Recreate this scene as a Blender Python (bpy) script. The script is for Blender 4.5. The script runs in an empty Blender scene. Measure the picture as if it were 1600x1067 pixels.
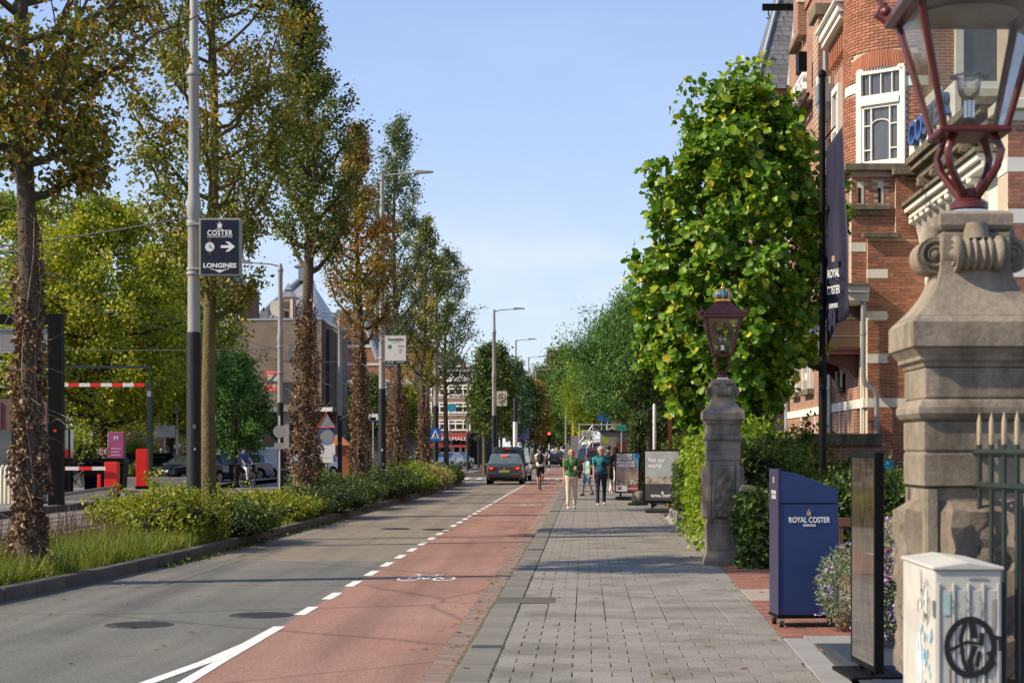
import bpy, bmesh, math, random
import numpy as np
from mathutils import Vector, Matrix, noise as mnoise

random.seed(7)
R = math.radians
sc = bpy.context.scene
COL = sc.collection

# ------------------------------------------------------------------ camera
# level shift-lens camera, world +Y runs along the street, x = metres to the right
F, VX, VY, CZ = 2800.0, 915.0, 702.0, 1.68        # focal length in photo pixels, vanishing point, eye height
cam_data = bpy.data.cameras.new("camera")
cam = bpy.data.objects.new("camera", cam_data)
COL.objects.link(cam)
cam.location = (0, 0, CZ)
cam.rotation_euler = (R(90), 0, 0)
cam_data.sensor_width = 36
cam_data.lens = F / 1600 * 36
cam_data.shift_x = -(VX - 800) / 1600
cam_data.shift_y = (VY - 533.5) / 1600
cam_data.clip_start = 0.1
cam_data.clip_end = 5000
cam_data.dof.use_dof = True
cam_data.dof.focus_distance = 30
cam_data.dof.aperture_fstop = 6.3
sc.camera = cam

# ------------------------------------------------------------------ sky, sun, exposure
SUN_EL = 37.0
sun_travel = Vector((1.0, 0.27, 0)).normalized()          # horizontal direction the light travels
world = bpy.data.worlds.new("World"); sc.world = world; world.use_nodes = True
wn, wl = world.node_tree.nodes, world.node_tree.links
wn.clear()
w_out = wn.new("ShaderNodeOutputWorld"); w_bg = wn.new("ShaderNodeBackground")
sky = wn.new("ShaderNodeTexSky"); sky.sky_type = 'NISHITA'; sky.sun_disc = False
sky.sun_elevation = R(SUN_EL)
to_sun = Vector((-sun_travel.x, -sun_travel.y, 0))
sky.sun_rotation = math.atan2(to_sun.x, to_sun.y)
sky.air_density = 1.0; sky.dust_density = 0.4; sky.ozone_density = 2.5; sky.altitude = 0
# thin fair-weather cloud: veil low over the horizon with a few soft puffs
tc = wn.new("ShaderNodeTexCoord"); mp = wn.new("ShaderNodeMapping"); mp.inputs['Scale'].default_value = (3.0, 3.0, 9.0)
mp.inputs['Location'].default_value = (2.4, 1.1, 0.55)
nz = wn.new("ShaderNodeTexNoise"); nz.inputs['Scale'].default_value = 2.2; nz.inputs['Detail'].default_value = 7; nz.inputs['Roughness'].default_value = .55
cr = wn.new("ShaderNodeValToRGB"); cr.color_ramp.elements[0].position = .44; cr.color_ramp.elements[1].position = .66
sx = wn.new("ShaderNodeSeparateXYZ"); el = wn.new("ShaderNodeMapRange")
el.inputs['From Min'].default_value = 0.045; el.inputs['From Max'].default_value = 0.14
el.inputs['To Min'].default_value = .95; el.inputs['To Max'].default_value = 0.08
mu = wn.new("ShaderNodeMath"); mu.operation = 'MULTIPLY'
mx = wn.new("ShaderNodeMix"); mx.data_type = 'RGBA'
mx.inputs[7].default_value = (4.0, 4.25, 4.6, 1)
wl.new(tc.outputs['Generated'], mp.inputs['Vector']); wl.new(mp.outputs[0], nz.inputs['Vector'])
wl.new(nz.outputs['Fac'], cr.inputs['Fac']); wl.new(tc.outputs['Generated'], sx.inputs[0])
wl.new(sx.outputs['Z'], el.inputs['Value']); wl.new(cr.outputs['Color'], mu.inputs[0]); wl.new(el.outputs[0], mu.inputs[1])
# hazy late-summer air: pale towards the horizon, the same all round
hz_ = wn.new("ShaderNodeValToRGB"); he = hz_.color_ramp.elements
he[0].position = 0.0; he[0].color = (.300,.345,.400,1); he[1].position = 1.0; he[1].color = (.105,.160,.300,1)
for p_, c_ in ((.10,(.262,.314,.412,1)),(.26,(.172,.238,.412,1)),(.5,(.128,.190,.350,1))):
    q_ = he.new(p_); q_.color = c_
hm = wn.new("ShaderNodeMix"); hm.data_type = 'RGBA'; hm.inputs[0].default_value = .70
gain = wn.new("ShaderNodeMix"); gain.data_type = 'RGBA'; gain.blend_type = 'MULTIPLY'; gain.inputs[0].default_value = 1; gain.inputs[7].default_value = (8.7,8.55,8.75,1)
wl.new(sx.outputs['Z'], hz_.inputs[0]); wl.new(hz_.outputs[0], gain.inputs[6]); wl.new(sky.outputs[0], hm.inputs[6]); wl.new(gain.outputs[2], hm.inputs[7])
wl.new(mu.outputs[0], mx.inputs[0]); wl.new(hm.outputs[2], mx.inputs[6]); wl.new(mx.outputs[2], w_bg.inputs['Color'])
w_bg.inputs['Strength'].default_value = 0.12
wl.new(w_bg.outputs[0], w_out.inputs['Surface'])

sun_data = bpy.data.lights.new("sun", 'SUN'); sun_data.energy = 3.35; sun_data.angle = R(0.8); sun_data.color = (1.0, 0.86, 0.64)
sun = bpy.data.objects.new("sun", sun_data); COL.objects.link(sun)
ld = Vector((sun_travel.x, sun_travel.y, -math.tan(R(SUN_EL)))).normalized()
sun.rotation_euler = ld.to_track_quat('-Z', 'Y').to_euler()
sun.location = (-30, -10, 40)

vs = sc.view_settings
sc.display_settings.display_device = 'sRGB'
vs.view_transform = 'Standard'; vs.look = 'None'; vs.gamma = 1.0; vs.exposure = 1.0
vs.use_curve_mapping = False
cy = sc.cycles
cy.max_bounces = 7; cy.diffuse_bounces = 3; cy.glossy_bounces = 3; cy.transmission_bounces = 5; cy.transparent_max_bounces = 16
cy.use_denoising = True
cy.caustics_reflective = False; cy.caustics_refractive = False

# ------------------------------------------------------------------ helpers
def ground(px, py, z=0.0):
    y = F * (CZ - z) / (py - VY)
    return (px - VX) * y / F, y
def WX(px, y): return (px - VX) * y / F
def WZ(py, y): return CZ + (VY - py) * y / F

class MB:
    """collects simple shapes; build() links them as one mesh object"""
    def __init__(s): s.v, s.f, s.m = [], [], []
    def add(s, vs_, fs, mi=0):
        o = len(s.v); s.v.extend(tuple(p) for p in vs_)
        for f in fs: s.f.append(tuple(i + o for i in f)); s.m.append(mi)
        return s
    def box(s, x0, x1, y0, y1, z0, z1, mi=0):
        return s.add([(x0,y0,z0),(x1,y0,z0),(x1,y1,z0),(x0,y1,z0),(x0,y0,z1),(x1,y0,z1),(x1,y1,z1),(x0,y1,z1)],
                     [(0,3,2,1),(4,5,6,7),(0,1,5,4),(1,2,6,5),(2,3,7,6),(3,0,4,7)], mi)
    def obox(s, c, size, mat=None, mi=0):
        hx, hy, hz = size[0]/2, size[1]/2, size[2]/2
        c = Vector(c); mat = mat or Matrix.Identity(3)
        pts = [c + mat @ Vector(p) for p in [(-hx,-hy,-hz),(hx,-hy,-hz),(hx,hy,-hz),(-hx,hy,-hz),(-hx,-hy,hz),(hx,-hy,hz),(hx,hy,hz),(-hx,hy,hz)]]
        return s.add(pts, [(0,3,2,1),(4,5,6,7),(0,1,5,4),(1,2,6,5),(2,3,7,6),(3,0,4,7)], mi)
    def tube(s, pts, radii, n=8, mi=0, cap=True):
        pts = [Vector(p) for p in pts]
        if not hasattr(radii, '__len__'): radii = [radii] * len(pts)
        rings = []; up = None
        for i, p in enumerate(pts):
            d = (pts[min(i+1, len(pts)-1)] - pts[max(i-1, 0)])
            d = d.normalized() if d.length > 1e-9 else Vector((0,0,1))
            if up is None: up = Vector((0,0,1)) if abs(d.z) < .9 else Vector((1,0,0))
            a = d.cross(up)
            if a.length < 1e-6: a = d.cross(Vector((0,1,0)))
            a.normalize(); b = a.cross(d).normalized(); up = b
            rings.append([p + (a*math.cos(2*math.pi*k/n) + b*math.sin(2*math.pi*k/n))*radii[i] for k in range(n)])
        vs_ = [q for r in rings for q in r]; fs = []
        for i in range(len(pts)-1):
            for k in range(n):
                k2 = (k+1) % n
                fs.append((i*n+k, (i+1)*n+k, (i+1)*n+k2, i*n+k2))
        if cap:
            fs.append(tuple(range(n))); fs.append(tuple((len(pts)-1)*n + k for k in reversed(range(n))))
        return s.add(vs_, fs, mi)
    def lathe(s, prof, n=24, c=(0,0,0), mi=0, ph=0.0, caps=True, sx=1, sy=1):
        vs_, fs = [], []
        for r, z in prof:
            for k in range(n):
                a = 2*math.pi*k/n + ph
                vs_.append((c[0]+r*math.cos(a)*sx, c[1]+r*math.sin(a)*sy, c[2]+z))
        for i in range(len(prof)-1):
            for k in range(n):
                k2 = (k+1) % n
                fs.append((i*n+k, i*n+k2, (i+1)*n+k2, (i+1)*n+k))
        if caps:
            fs.append(tuple(reversed(range(n)))); fs.append(tuple((len(prof)-1)*n+k for k in range(n)))
        return s.add(vs_, fs, mi)
    def sq(s, prof, c=(0,0,0), mi=0, caps=True):          # square section stack: (half width, z)
        return s.lathe([(h*math.sqrt(2), z) for h, z in prof], 4, c, mi, math.pi/4, caps)
    def prism(s, poly, axis, lo, hi, mi=0):
        n = len(poly)
        def P(a, b, t): return {'x': (t,a,b), 'y': (a,t,b), 'z': (a,b,t)}[axis]
        vs_ = [P(a,b,lo) for a,b in poly] + [P(a,b,hi) for a,b in poly]
        fs = [tuple(range(n)), tuple(reversed(range(n,2*n)))] + [(i, n+i, n+(i+1)%n, (i+1)%n) for i in range(n)]
        return s.add(vs_, fs, mi)
    def ball(s, c, r, nu=12, nv=8, mi=0):
        if not hasattr(r, '__len__'): r = (r, r, r)
        vs_, fs = [(c[0],c[1],c[2]-r[2])], []
        for j in range(1, nv):
            t = -math.pi/2 + math.pi*j/nv
            for k in range(nu):
                a = 2*math.pi*k/nu
                vs_.append((c[0]+r[0]*math.cos(t)*math.cos(a), c[1]+r[1]*math.cos(t)*math.sin(a), c[2]+r[2]*math.sin(t)))
        vs_.append((c[0],c[1],c[2]+r[2])); top = len(vs_)-1
        for k in range(nu):
            k2 = (k+1) % nu
            fs.append((0, 1+k2, 1+k)); fs.append((top, 1+(nv-2)*nu+k, 1+(nv-2)*nu+k2))
            for j in range(nv-2): fs.append((1+j*nu+k, 1+j*nu+k2, 1+(j+1)*nu+k2, 1+(j+1)*nu+k))
        return s.add(vs_, fs, mi)
    def torus(s, c, Rm, r, axis='x', n=28, m=6, mi=0):
        vs_, fs = [], []
        for i in range(n):
            a = 2*math.pi*i/n
            for j in range(m):
                b = 2*math.pi*j/m
                q = Rm + r*math.cos(b); u, v, w = q*math.cos(a), q*math.sin(a), r*math.sin(b)
                p = {'x': (w,u,v), 'y': (u,w,v), 'z': (u,v,w)}[axis]
                vs_.append((c[0]+p[0], c[1]+p[1], c[2]+p[2]))
        for i in range(n):
            for j in range(m):
                fs.append((i*m+j, ((i+1)%n)*m+j, ((i+1)%n)*m+(j+1)%m, i*m+(j+1)%m))
        return s.add(vs_, fs, mi)
    def mesh(s, name, mats, smooth=None):
        me = bpy.data.meshes.new(name); me.from_pydata(s.v, [], s.f)
        if not isinstance(mats, (list, tuple)): mats = [mats]
        for m in mats: me.materials.append(MAT[m] if isinstance(m, str) else m)
        if len(mats) > 1: me.polygons.foreach_set("material_index", s.m)
        bm = bmesh.new(); bm.from_mesh(me); bmesh.ops.recalc_face_normals(bm, faces=bm.faces); bm.to_mesh(me); bm.free()
        if smooth is not None:
            me.polygons.foreach_set("use_smooth", [True]*len(me.polygons)); me.set_sharp_from_angle(angle=R(smooth))
        me.update(); return me
    def build(s, name, mats, parent=None, smooth=None, bev=0, loc=None, rot=None, seg=2):
        o = bpy.data.objects.new(name, s.mesh(name, mats, smooth)); COL.objects.link(o)
        if parent is not None: o.parent = parent
        if loc is not None: o.location = loc
        if rot is not None: o.rotation_euler = rot
        if bev:
            b = o.modifiers.new("bevel", 'BEVEL'); b.width = bev; b.segments = seg; b.limit_method = 'ANGLE'; b.angle_limit = R(40)
            b.harden_normals = False
        return o

def linkmesh(name, me, parent=None, loc=None, rot=None, scale=None):
    o = bpy.data.objects.new(name, me); COL.objects.link(o)
    if parent is not None: o.parent = parent
    if loc is not None: o.location = loc
    if rot is not None: o.rotation_euler = rot
    if scale is not None: o.scale = scale
    return o

def np_mesh(name, V, Fc, mat, smooth=False):
    """V (n,3), Fc (m,k) numpy -> mesh"""
    me = bpy.data.meshes.new(name); V = np.asarray(V, np.float32); Fc = np.asarray(Fc, np.int32)
    m, k = Fc.shape
    me.vertices.add(len(V)); me.vertices.foreach_set("co", V.ravel())
    me.loops.add(m*k); me.loops.foreach_set("vertex_index", Fc.ravel())
    me.polygons.add(m); me.polygons.foreach_set("loop_start", np.arange(0, m*k, k, dtype=np.int32))
    if smooth: me.polygons.foreach_set("use_smooth", np.ones(m, bool))
    me.materials.append(MAT[mat] if isinstance(mat, str) else mat)
    me.update(calc_edges=True); me.validate(); return me

def tag(o, label=None, cat=None, group=None, kind=None):
    if label: o["label"] = label
    if cat: o["category"] = cat
    if group: o["group"] = group
    if kind: o["kind"] = kind
    return o
def thing(name, label, cat, loc=(0,0,0), rz=0.0, group=None, scale=1.0):
    o = bpy.data.objects.new(name, None); COL.objects.link(o); o.empty_display_size = .2
    o.location = loc; o.rotation_euler = (0,0,rz); o.scale = (scale,)*3
    return tag(o, label, cat, group)
def copy_tree(o, parent=None):
    c = o.copy(); COL.objects.link(c)
    if parent is not None: c.parent = parent
    for ch in [x for x in o.children]: copy_tree(ch, c)
    return c
def dup(o, loc, rz, label, scale=None):
    c = copy_tree(o); c.location = loc; c.rotation_euler = (0,0,rz); c["label"] = label
    if scale: c.scale = (scale,)*3
    return c
def struct(o): o["kind"] = "structure"; return o
def stuff(o): o["kind"] = "stuff"; return o

def text_mesh(body, size, mat, extrude=0.002, align='CENTER', shear=0.0, spacing=1.0, offset=0.0):
    cu = bpy.data.curves.new("lettering", 'FONT'); cu.body = body; cu.size = size; cu.extrude = extrude
    cu.align_x = align; cu.align_y = 'CENTER'; cu.shear = shear; cu.space_character = spacing; cu.offset = offset
    cu.resolution_u = 3
    o = bpy.data.objects.new("tmp", cu); COL.objects.link(o)
    dg = bpy.context.evaluated_depsgraph_get(); me = bpy.data.meshes.new_from_object(o.evaluated_get(dg))
    bpy.data.objects.remove(o); me.materials.clear(); me.materials.append(MAT[mat]); me.name = "lettering"
    return me
def text(body, size, mat, parent, loc, rot=(R(90),0,0), width=None, name="lettering", **k):
    me = text_mesh(body, size, mat, **k)
    o = linkmesh(name, me, parent, loc, rot)
    if width:
        xs = [v.co.x for v in me.vertices]; w = max(xs)-min(xs)
        if w > 0: o.scale = (width/w, 1, 1)
    return o

# ------------------------------------------------------------------ materials
MAT = {}
def nodes(name):
    m = bpy.data.materials.new(name); m.use_nodes = True; nt = m.node_tree; nt.nodes.clear(); MAT[name] = m
    return m, nt.nodes, nt.links
def c4(c): return (c[0], c[1], c[2], 1)
def scl(c, k): return tuple(max(0, min(1, x*k)) for x in c)
def noise_node(n, l, scale, detail=4, rough=.55, coord='Object', stretch=None):
    t = n.new("ShaderNodeTexCoord"); z = n.new("ShaderNodeTexNoise")
    z.inputs['Scale'].default_value = scale; z.inputs['Detail'].default_value = detail; z.inputs['Roughness'].default_value = rough
    src = t.outputs[coord]
    if coord == 'World':
        pass
    if stretch:
        mpn = n.new("ShaderNodeMapping"); mpn.inputs['Scale'].default_value = stretch; l.new(src, mpn.inputs[0]); src = mpn.outputs[0]
    l.new(src, z.inputs['Vector']); return z
def ramp(n, stops):
    r = n.new("ShaderNodeValToRGB"); e = r.color_ramp.elements
    while len(e) > 1: e.remove(e[-1])
    e[0].position = stops[0][0]; e[0].color = c4(stops[0][1])
    for p, c in stops[1:]:
        q = e.new(p); q.color = c4(c)
    return r
def mix(n, l, fac, a, b, mode='MIX'):
    x = n.new("ShaderNodeMix"); x.data_type = 'RGBA'; x.blend_type = mode
    for s_, val in ((0, fac), (6, a), (7, b)):
        if hasattr(val, 'is_output'): l.new(val, x.inputs[s_])
        else: x.inputs[s_].default_value = val if s_ == 0 else c4(val)
    return x.outputs[2]
def rand_island(n, l):
    g = n.new("ShaderNodeNewGeometry"); o = n.new("ShaderNodeObjectInfo"); a = n.new("ShaderNodeMath"); a.operation = 'ADD'
    l.new(g.outputs['Random Per Island'], a.inputs[0]); l.new(o.outputs['Random'], a.inputs[1])
    f = n.new("ShaderNodeMath"); f.operation = 'FRACT'; l.new(a.outputs[0], f.inputs[0]); return f.outputs[0]
def finish(m, n, l, col, rough=.7, bump=None, bstr=.3, bdist=.02, metal=0, spec=.4, coat=0, emit=None, alpha=None, rsrc=None):
    b = n.new("ShaderNodeBsdfPrincipled"); o = n.new("ShaderNodeOutputMaterial")
    if hasattr(col, 'is_output'): l.new(col, b.inputs['Base Color'])
    else: b.inputs['Base Color'].default_value = c4(col)
    b.inputs['Roughness'].default_value = rough; b.inputs['Metallic'].default_value = metal
    b.inputs['Specular IOR Level'].default_value = spec; b.inputs['Coat Weight'].default_value = coat
    if rsrc is not None: l.new(rsrc, b.inputs['Roughness'])
    if emit: b.inputs['Emission Color'].default_value = c4(emit[0]); b.inputs['Emission Strength'].default_value = emit[1]
    if bump is not None:
        bp = n.new("ShaderNodeBump"); bp.inputs['Strength'].default_value = bstr; bp.inputs['Distance'].default_value = bdist
        l.new(bump, bp.inputs['Height']); l.new(bp.outputs[0], b.inputs['Normal'])
    l.new(b.outputs[0], o.inputs[0]); return m
def plain(name, col, rough=.6, var=.12, scale=6, bump=0, bscale=None, metal=0, spec=.4, coat=0, grime=0, coord='Object', island=0, bdist=.01, stretch=None):
    m, n, l = nodes(name)
    z = noise_node(n, l, scale, coord=coord, stretch=stretch)
    rp = ramp(n, [(.25, scl(col, 1-var)), (.55, col), (.8, scl(col, 1+var))]); l.new(z.outputs['Fac'], rp.inputs[0]); c = rp.outputs[0]
    if island:
        ri = rand_island(n, l); r2 = ramp(n, [(0, (1-island,)*3), (1, (1+island,)*3)]); l.new(ri, r2.inputs[0])
        c = mix(n, l, 1.0, c, r2.outputs[0], 'MULTIPLY')
    if grime:
        g = noise_node(n, l, scale*.35, 6, .65, coord); gr = ramp(n, [(.42, (0,0,0)), (.68, (1,1,1))]); l.new(g.outputs['Fac'], gr.inputs[0])
        gm = n.new("ShaderNodeMath"); gm.operation = 'MULTIPLY'; gm.inputs[1].default_value = grime; l.new(gr.outputs[0], gm.inputs[0])
        c = mix(n, l, gm.outputs[0], c, scl(col, .35))
    bz = None
    if bump:
        bz = noise_node(n, l, bscale or scale*6, 5, .6, coord).outputs['Fac']
    return finish(m, n, l, c, rough, bz, bump, bdist, metal, spec, coat)
def leaf_mat(name, stops, trans=.35, rough=.5, patch=None):
    """per-leaf random colour from a ramp, slightly translucent"""
    gn = 1.0 if name in ("lf_dead","lf_seed","lf_straw","lf_fallen","lf_grey","lf_goldvar","lf_grass") or name.startswith("petal") else 1.5
    tn = (1,1,1) if gn == 1 or name in ('lf_poplar','lf_fresh') else (1.02,1.08,.60) if name in ('lf_plane','lf_tulip','lf_yellowish') else (1.18,1.05,.62); gn *= 1.38 if name.startswith('lf_median') or name in ('lf_plane','lf_orange','lf_poplar') else 1.22 if name == 'lf_tulip' else 1.0
    tint = lambda c: tuple(a*b for a, b in zip(scl(c, gn), tn))
    stops = [(p, tint(c)) for p, c in stops]
    if patch: patch = ([(p, tint(c)) for p, c in patch[0]], patch[1], patch[2])
    m, n, l = nodes(name)
    ri = rand_island(n, l); rp = ramp(n, stops); l.new(ri, rp.inputs[0]); c = rp.outputs[0]
    if patch:
        z = noise_node(n, l, patch[1], 3, .5); pr = ramp(n, [(patch[2], (0,0,0)), (patch[2]+.16, (1,1,1))]); l.new(z.outputs['Fac'], pr.inputs[0])
        rp2 = ramp(n, patch[0]); l.new(ri, rp2.inputs[0]); c = mix(n, l, pr.outputs[0], c, rp2.outputs[0])
    b = n.new("ShaderNodeBsdfPrincipled"); l.new(c, b.inputs['Base Color']); b.inputs['Roughness'].default_value = rough; b.inputs['Specular IOR Level'].default_value = .35
    t = n.new("ShaderNodeBsdfTranslucent"); l.new(c, t.inputs['Color']); ms = n.new("ShaderNodeMixShader"); ms.inputs[0].default_value = trans
    o = n.new("ShaderNodeOutputMaterial"); l.new(b.outputs[0], ms.inputs[1]); l.new(t.outputs[0], ms.inputs[2]); l.new(ms.outputs[0], o.inputs[0]); return m
def brick_tex(name, plane, c1, c2, mortar, bw=.21, bh=.0625, msize=.010, coord='Object'):
    """brickwork for walls too oblique or far to tell bricks apart; plane 'x' (wall faces x) or 'y'"""
    m, n, l = nodes(name)
    t = n.new("ShaderNodeTexCoord"); s = n.new("ShaderNodeSeparateXYZ"); cb = n.new("ShaderNodeCombineXYZ")
    l.new(t.outputs[coord], s.inputs[0]); l.new(s.outputs['Y' if plane == 'x' else 'X'], cb.inputs[0]); l.new(s.outputs['Z'], cb.inputs[1])
    b = n.new("ShaderNodeTexBrick"); l.new(cb.outputs[0], b.inputs['Vector'])
    b.inputs['Scale'].default_value = 1; b.inputs['Brick Width'].default_value = bw; b.inputs['Row Height'].default_value = bh
    b.inputs['Mortar Size'].default_value = msize; b.inputs['Mortar Smooth'].default_value = .3; b.inputs['Bias'].default_value = 0
    b.inputs['Color1'].default_value = c4(c1); b.inputs['Color2'].default_value = c4(c2); b.inputs['Mortar'].default_value = c4(mortar)
    z = noise_node(n, l, 1.1, 6, .6); rp = ramp(n, [(.3, (.72,.72,.74)), (.7, (1.15,1.12,1.1))]); l.new(z.outputs['Fac'], rp.inputs[0])
    c = mix(n, l, 1.0, b.outputs['Color'], rp.outputs[0], 'MULTIPLY')
    inv = n.new("ShaderNodeMath"); inv.operation = 'SUBTRACT'; inv.inputs[0].default_value = 1; l.new(b.outputs['Fac'], inv.inputs[1])
    return finish(m, n, l, c, .85, inv.outputs[0], .6, .008, spec=.25)
def glass_mat(name, tint=(.9,.93,.93), refl=.12, rough=.02, opac=.06):
    m, n, l = nodes(name)
    tr = n.new("ShaderNodeBsdfTransparent"); tr.inputs[0].default_value = c4(tint)
    gl = n.new("ShaderNodeBsdfGlossy"); gl.inputs['Roughness'].default_value = rough
    df = n.new("ShaderNodeBsdfDiffuse"); df.inputs[0].default_value = (.5,.48,.42,1)
    lw = n.new("ShaderNodeLayerWeight"); lw.inputs['Blend'].default_value = refl + .1
    z = noise_node(n, l, 4, 5); rp = ramp(n, [(.4, (0,0,0)), (.8, (opac*3,)*3)]); l.new(z.outputs['Fac'], rp.inputs[0])
    m0 = n.new("ShaderNodeMixShader"); l.new(rp.outputs[0], m0.inputs[0]); l.new(tr.outputs[0], m0.inputs[1]); l.new(df.outputs[0], m0.inputs[2])
    a = n.new("ShaderNodeMath"); a.operation = 'MULTIPLY_ADD'; a.inputs[1].default_value = .8; a.inputs[2].default_value = refl*.4; l.new(lw.outputs['Fresnel'], a.inputs[0])
    m1 = n.new("ShaderNodeMixShader"); l.new(a.outputs[0], m1.inputs[0]); l.new(m0.outputs[0], m1.inputs[1]); l.new(gl.outputs[0], m1.inputs[2])
    o = n.new("ShaderNodeOutputMaterial"); l.new(m1.outputs[0], o.inputs[0]); return m

# --- ground surfaces
def asphalt(name, ca, cb, cc, patch_scale=.35):
    m, n, l = nodes(name)
    big = noise_node(n, l, patch_scale, 5, .6); rp = ramp(n, [(.3, ca), (.5, cb), (.72, cc)]); l.new(big.outputs['Fac'], rp.inputs[0])
    sp = noise_node(n, l, 55, 3, .8); r2 = ramp(n, [(.33, (.62,.62,.62)), (.5, (1,1,1)), (.68, (1.5,1.48,1.44))]); l.new(sp.outputs['Fac'], r2.inputs[0])
    c = mix(n, l, 1.0, rp.outputs[0], r2.outputs[0], 'MULTIPLY')
    st = noise_node(n, l, .8, 4, .6, stretch=(2.2, .10, 1)); r3 = ramp(n, [(.36, (.78,.77,.76)), (.5,(.97,.97,.97)), (.64, (1.10,1.09,1.07))]); l.new(st.outputs['Fac'], r3.inputs[0])
    c = mix(n, l, 1.0, c, r3.outputs[0], 'MULTIPLY')
    # hairline cracks and oily drips
    cd = n.new("ShaderNodeTexCoord"); vo = n.new("ShaderNodeTexVoronoi"); vo.feature = 'DISTANCE_TO_EDGE'; vo.inputs['Scale'].default_value = .22
    wz = noise_node(n, l, 1.5, 4); ad = n.new("ShaderNodeMix"); ad.data_type = 'VECTOR'; ad.inputs[0].default_value = .12
    l.new(cd.outputs['Object'], ad.inputs[4]); l.new(wz.outputs['Color'], ad.inputs[5]); l.new(ad.outputs[1], vo.inputs['Vector'])
    ov = n.new('ShaderNodeTexVoronoi'); ov.inputs['Scale'].default_value = 1.1; l.new(cd.outputs['Object'], ov.inputs['Vector']); orr = ramp(n, [(.02, (.55,.54,.53)), (.09, (1,1,1))]); l.new(ov.outputs['Distance'], orr.inputs[0]); c = mix(n, l, .75, c, orr.outputs[0], 'MULTIPLY')
    cr_ = ramp(n, [(0, (.35,.35,.35)), (.009, (1,1,1))]); l.new(vo.outputs['Distance'], cr_.inputs[0]); c = mix(n, l, .6, c, cr_.outputs[0], 'MULTIPLY')
    return finish(m, n, l, c, .85, sp.outputs['Fac'], .35, .01, spec=.3)
asphalt('asphalt_new', (.112,.112,.102), (.136,.134,.118), (.162,.150,.126))
asphalt('asphalt_old', (.165,.142,.108), (.196,.168,.128), (.220,.190,.148))
asphalt('asphalt_red', (.238,.128,.094), (.274,.152,.112), (.300,.176,.134))
asphalt('tram_bed', (.12,.10,.085), (.16,.135,.11), (.19,.165,.14), .8)
asphalt('paving_far', (.15,.145,.14), (.185,.175,.165), (.21,.20,.19), .9)
def paver_mat():
    m, n, l = nodes('paver'); ri = rand_island(n, l); r1 = ramp(n, [(0,(.212,.198,.176)),(.5,(.232,.217,.193)),(1,(.250,.233,.206))]); l.new(ri, r1.inputs[0])
    f = noise_node(n, l, 60, 4, .8); r2 = ramp(n, [(.34,(.66,.66,.66)),(.5,(1,1,1)),(.68,(1.38,1.37,1.35))]); l.new(f.outputs['Fac'], r2.inputs[0]); c = mix(n, l, 1.0, r1.outputs[0], r2.outputs[0], 'MULTIPLY')
    g_ = n.new("ShaderNodeNewGeometry"); sz = n.new("ShaderNodeTexNoise"); sz.inputs['Scale'].default_value = 1.3; sz.inputs['Detail'].default_value = 7; sz.inputs['Roughness'].default_value = .65; l.new(g_.outputs['Position'], sz.inputs['Vector'])
    r3 = ramp(n, [(.36,(.70,.69,.66)),(.52,(1,1,1)),(.72,(1.10,1.09,1.07))]); l.new(sz.outputs['Fac'], r3.inputs[0]); c = mix(n, l, 1.0, c, r3.outputs[0], 'MULTIPLY')
    v = n.new("ShaderNodeTexVoronoi"); v.inputs['Scale'].default_value = 2.3; l.new(g_.outputs['Position'], v.inputs['Vector']); r4 = ramp(n, [(.03,(.55,.54,.52)),(.055,(1,1,1))]); l.new(v.outputs['Distance'], r4.inputs[0]); c = mix(n, l, .8, c, r4.outputs[0], 'MULTIPLY')
    return finish(m, n, l, c, .85, f.outputs['Fac'], .35, .01, spec=.25)
paver_mat()
plain('kerb_stone', (.182,.168,.140), .85, .18, 3.5, .35, 60, island=.10, grime=.35)
plain('kerb_dark', (.105,.090,.072), .9, .22, 3.0, .4, 50, island=.14, grime=.4)
plain('joint_sand', (.125,.115,.080), .95, .3, 8, .3, 60)
plain('clinker', (.235,.165,.130), .85, .18, 6, .3, 60, island=.20)
plain('paving_brick', (.240,.105,.072), .85, .18, 6, .3, 60, island=.26, grime=.15)
plain('slab', (.33,.275,.23), .85, .10, 4, .25, 60, island=.06, grime=.15)
plain('slab_grey', (.27,.26,.245), .85, .10, 4, .25, 60, grime=.2)
def paint():
    m, n, l = nodes('road_paint'); z = noise_node(n, l, 14, 6, .7); rp = ramp(n, [(.30, (.42,.38,.34)), (.46, (.72,.70,.66)), (.8, (.82,.81,.78))]); l.new(z.outputs['Fac'], rp.inputs[0])
    return finish(m, n, l, rp.outputs[0], .7, z.outputs['Fac'], .2, .004)
paint()
plain('soil', (.060,.045,.030), .95, .3, 6, .6, 30, bdist=.04)
plain('cast_iron', (.085,.075,.070), .6, .25, 20, .6, 60, metal=.5)
plain('steel_rail', (.16,.14,.13), .35, .2, 10, metal=.9)
# --- masonry
BR1, BR2 = (.290,.122,.076), (.370,.172,.110)
plain('brick', (.345,.146,.090), .85, .16, 9, .3, 90, island=.24, spec=.25)
plain('brick_rub', (.37,.145,.085), .85, .14, 9, .3, 90, island=.14, spec=.25)
plain('mortar', (.50,.42,.33), .95, .15, 20, .3, 90)
brick_tex('brick_side', 'x', BR1, BR2, (.42,.34,.27))
brick_tex('brick_front', 'y', BR1, BR2, (.42,.34,.27))
brick_tex('brick_brown_y', 'y', (.21,.125,.075), (.27,.165,.10), (.27,.20,.15), .22, .065)
brick_tex('brick_brown_x', 'x', (.21,.125,.075), (.27,.165,.10), (.27,.20,.15), .22, .065)
brick_tex('brick_dark_y', 'y', (.17,.075,.055), (.21,.10,.07), (.2,.15,.12), .22, .065)
brick_tex('brick_orange_y', 'y', (.38,.13,.062), (.44,.17,.085), (.36,.25,.18), .22, .065)
brick_tex('brick_taupe_y', 'y', (.195,.152,.115), (.228,.18,.138), (.18,.145,.112), .24, .07)
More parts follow.
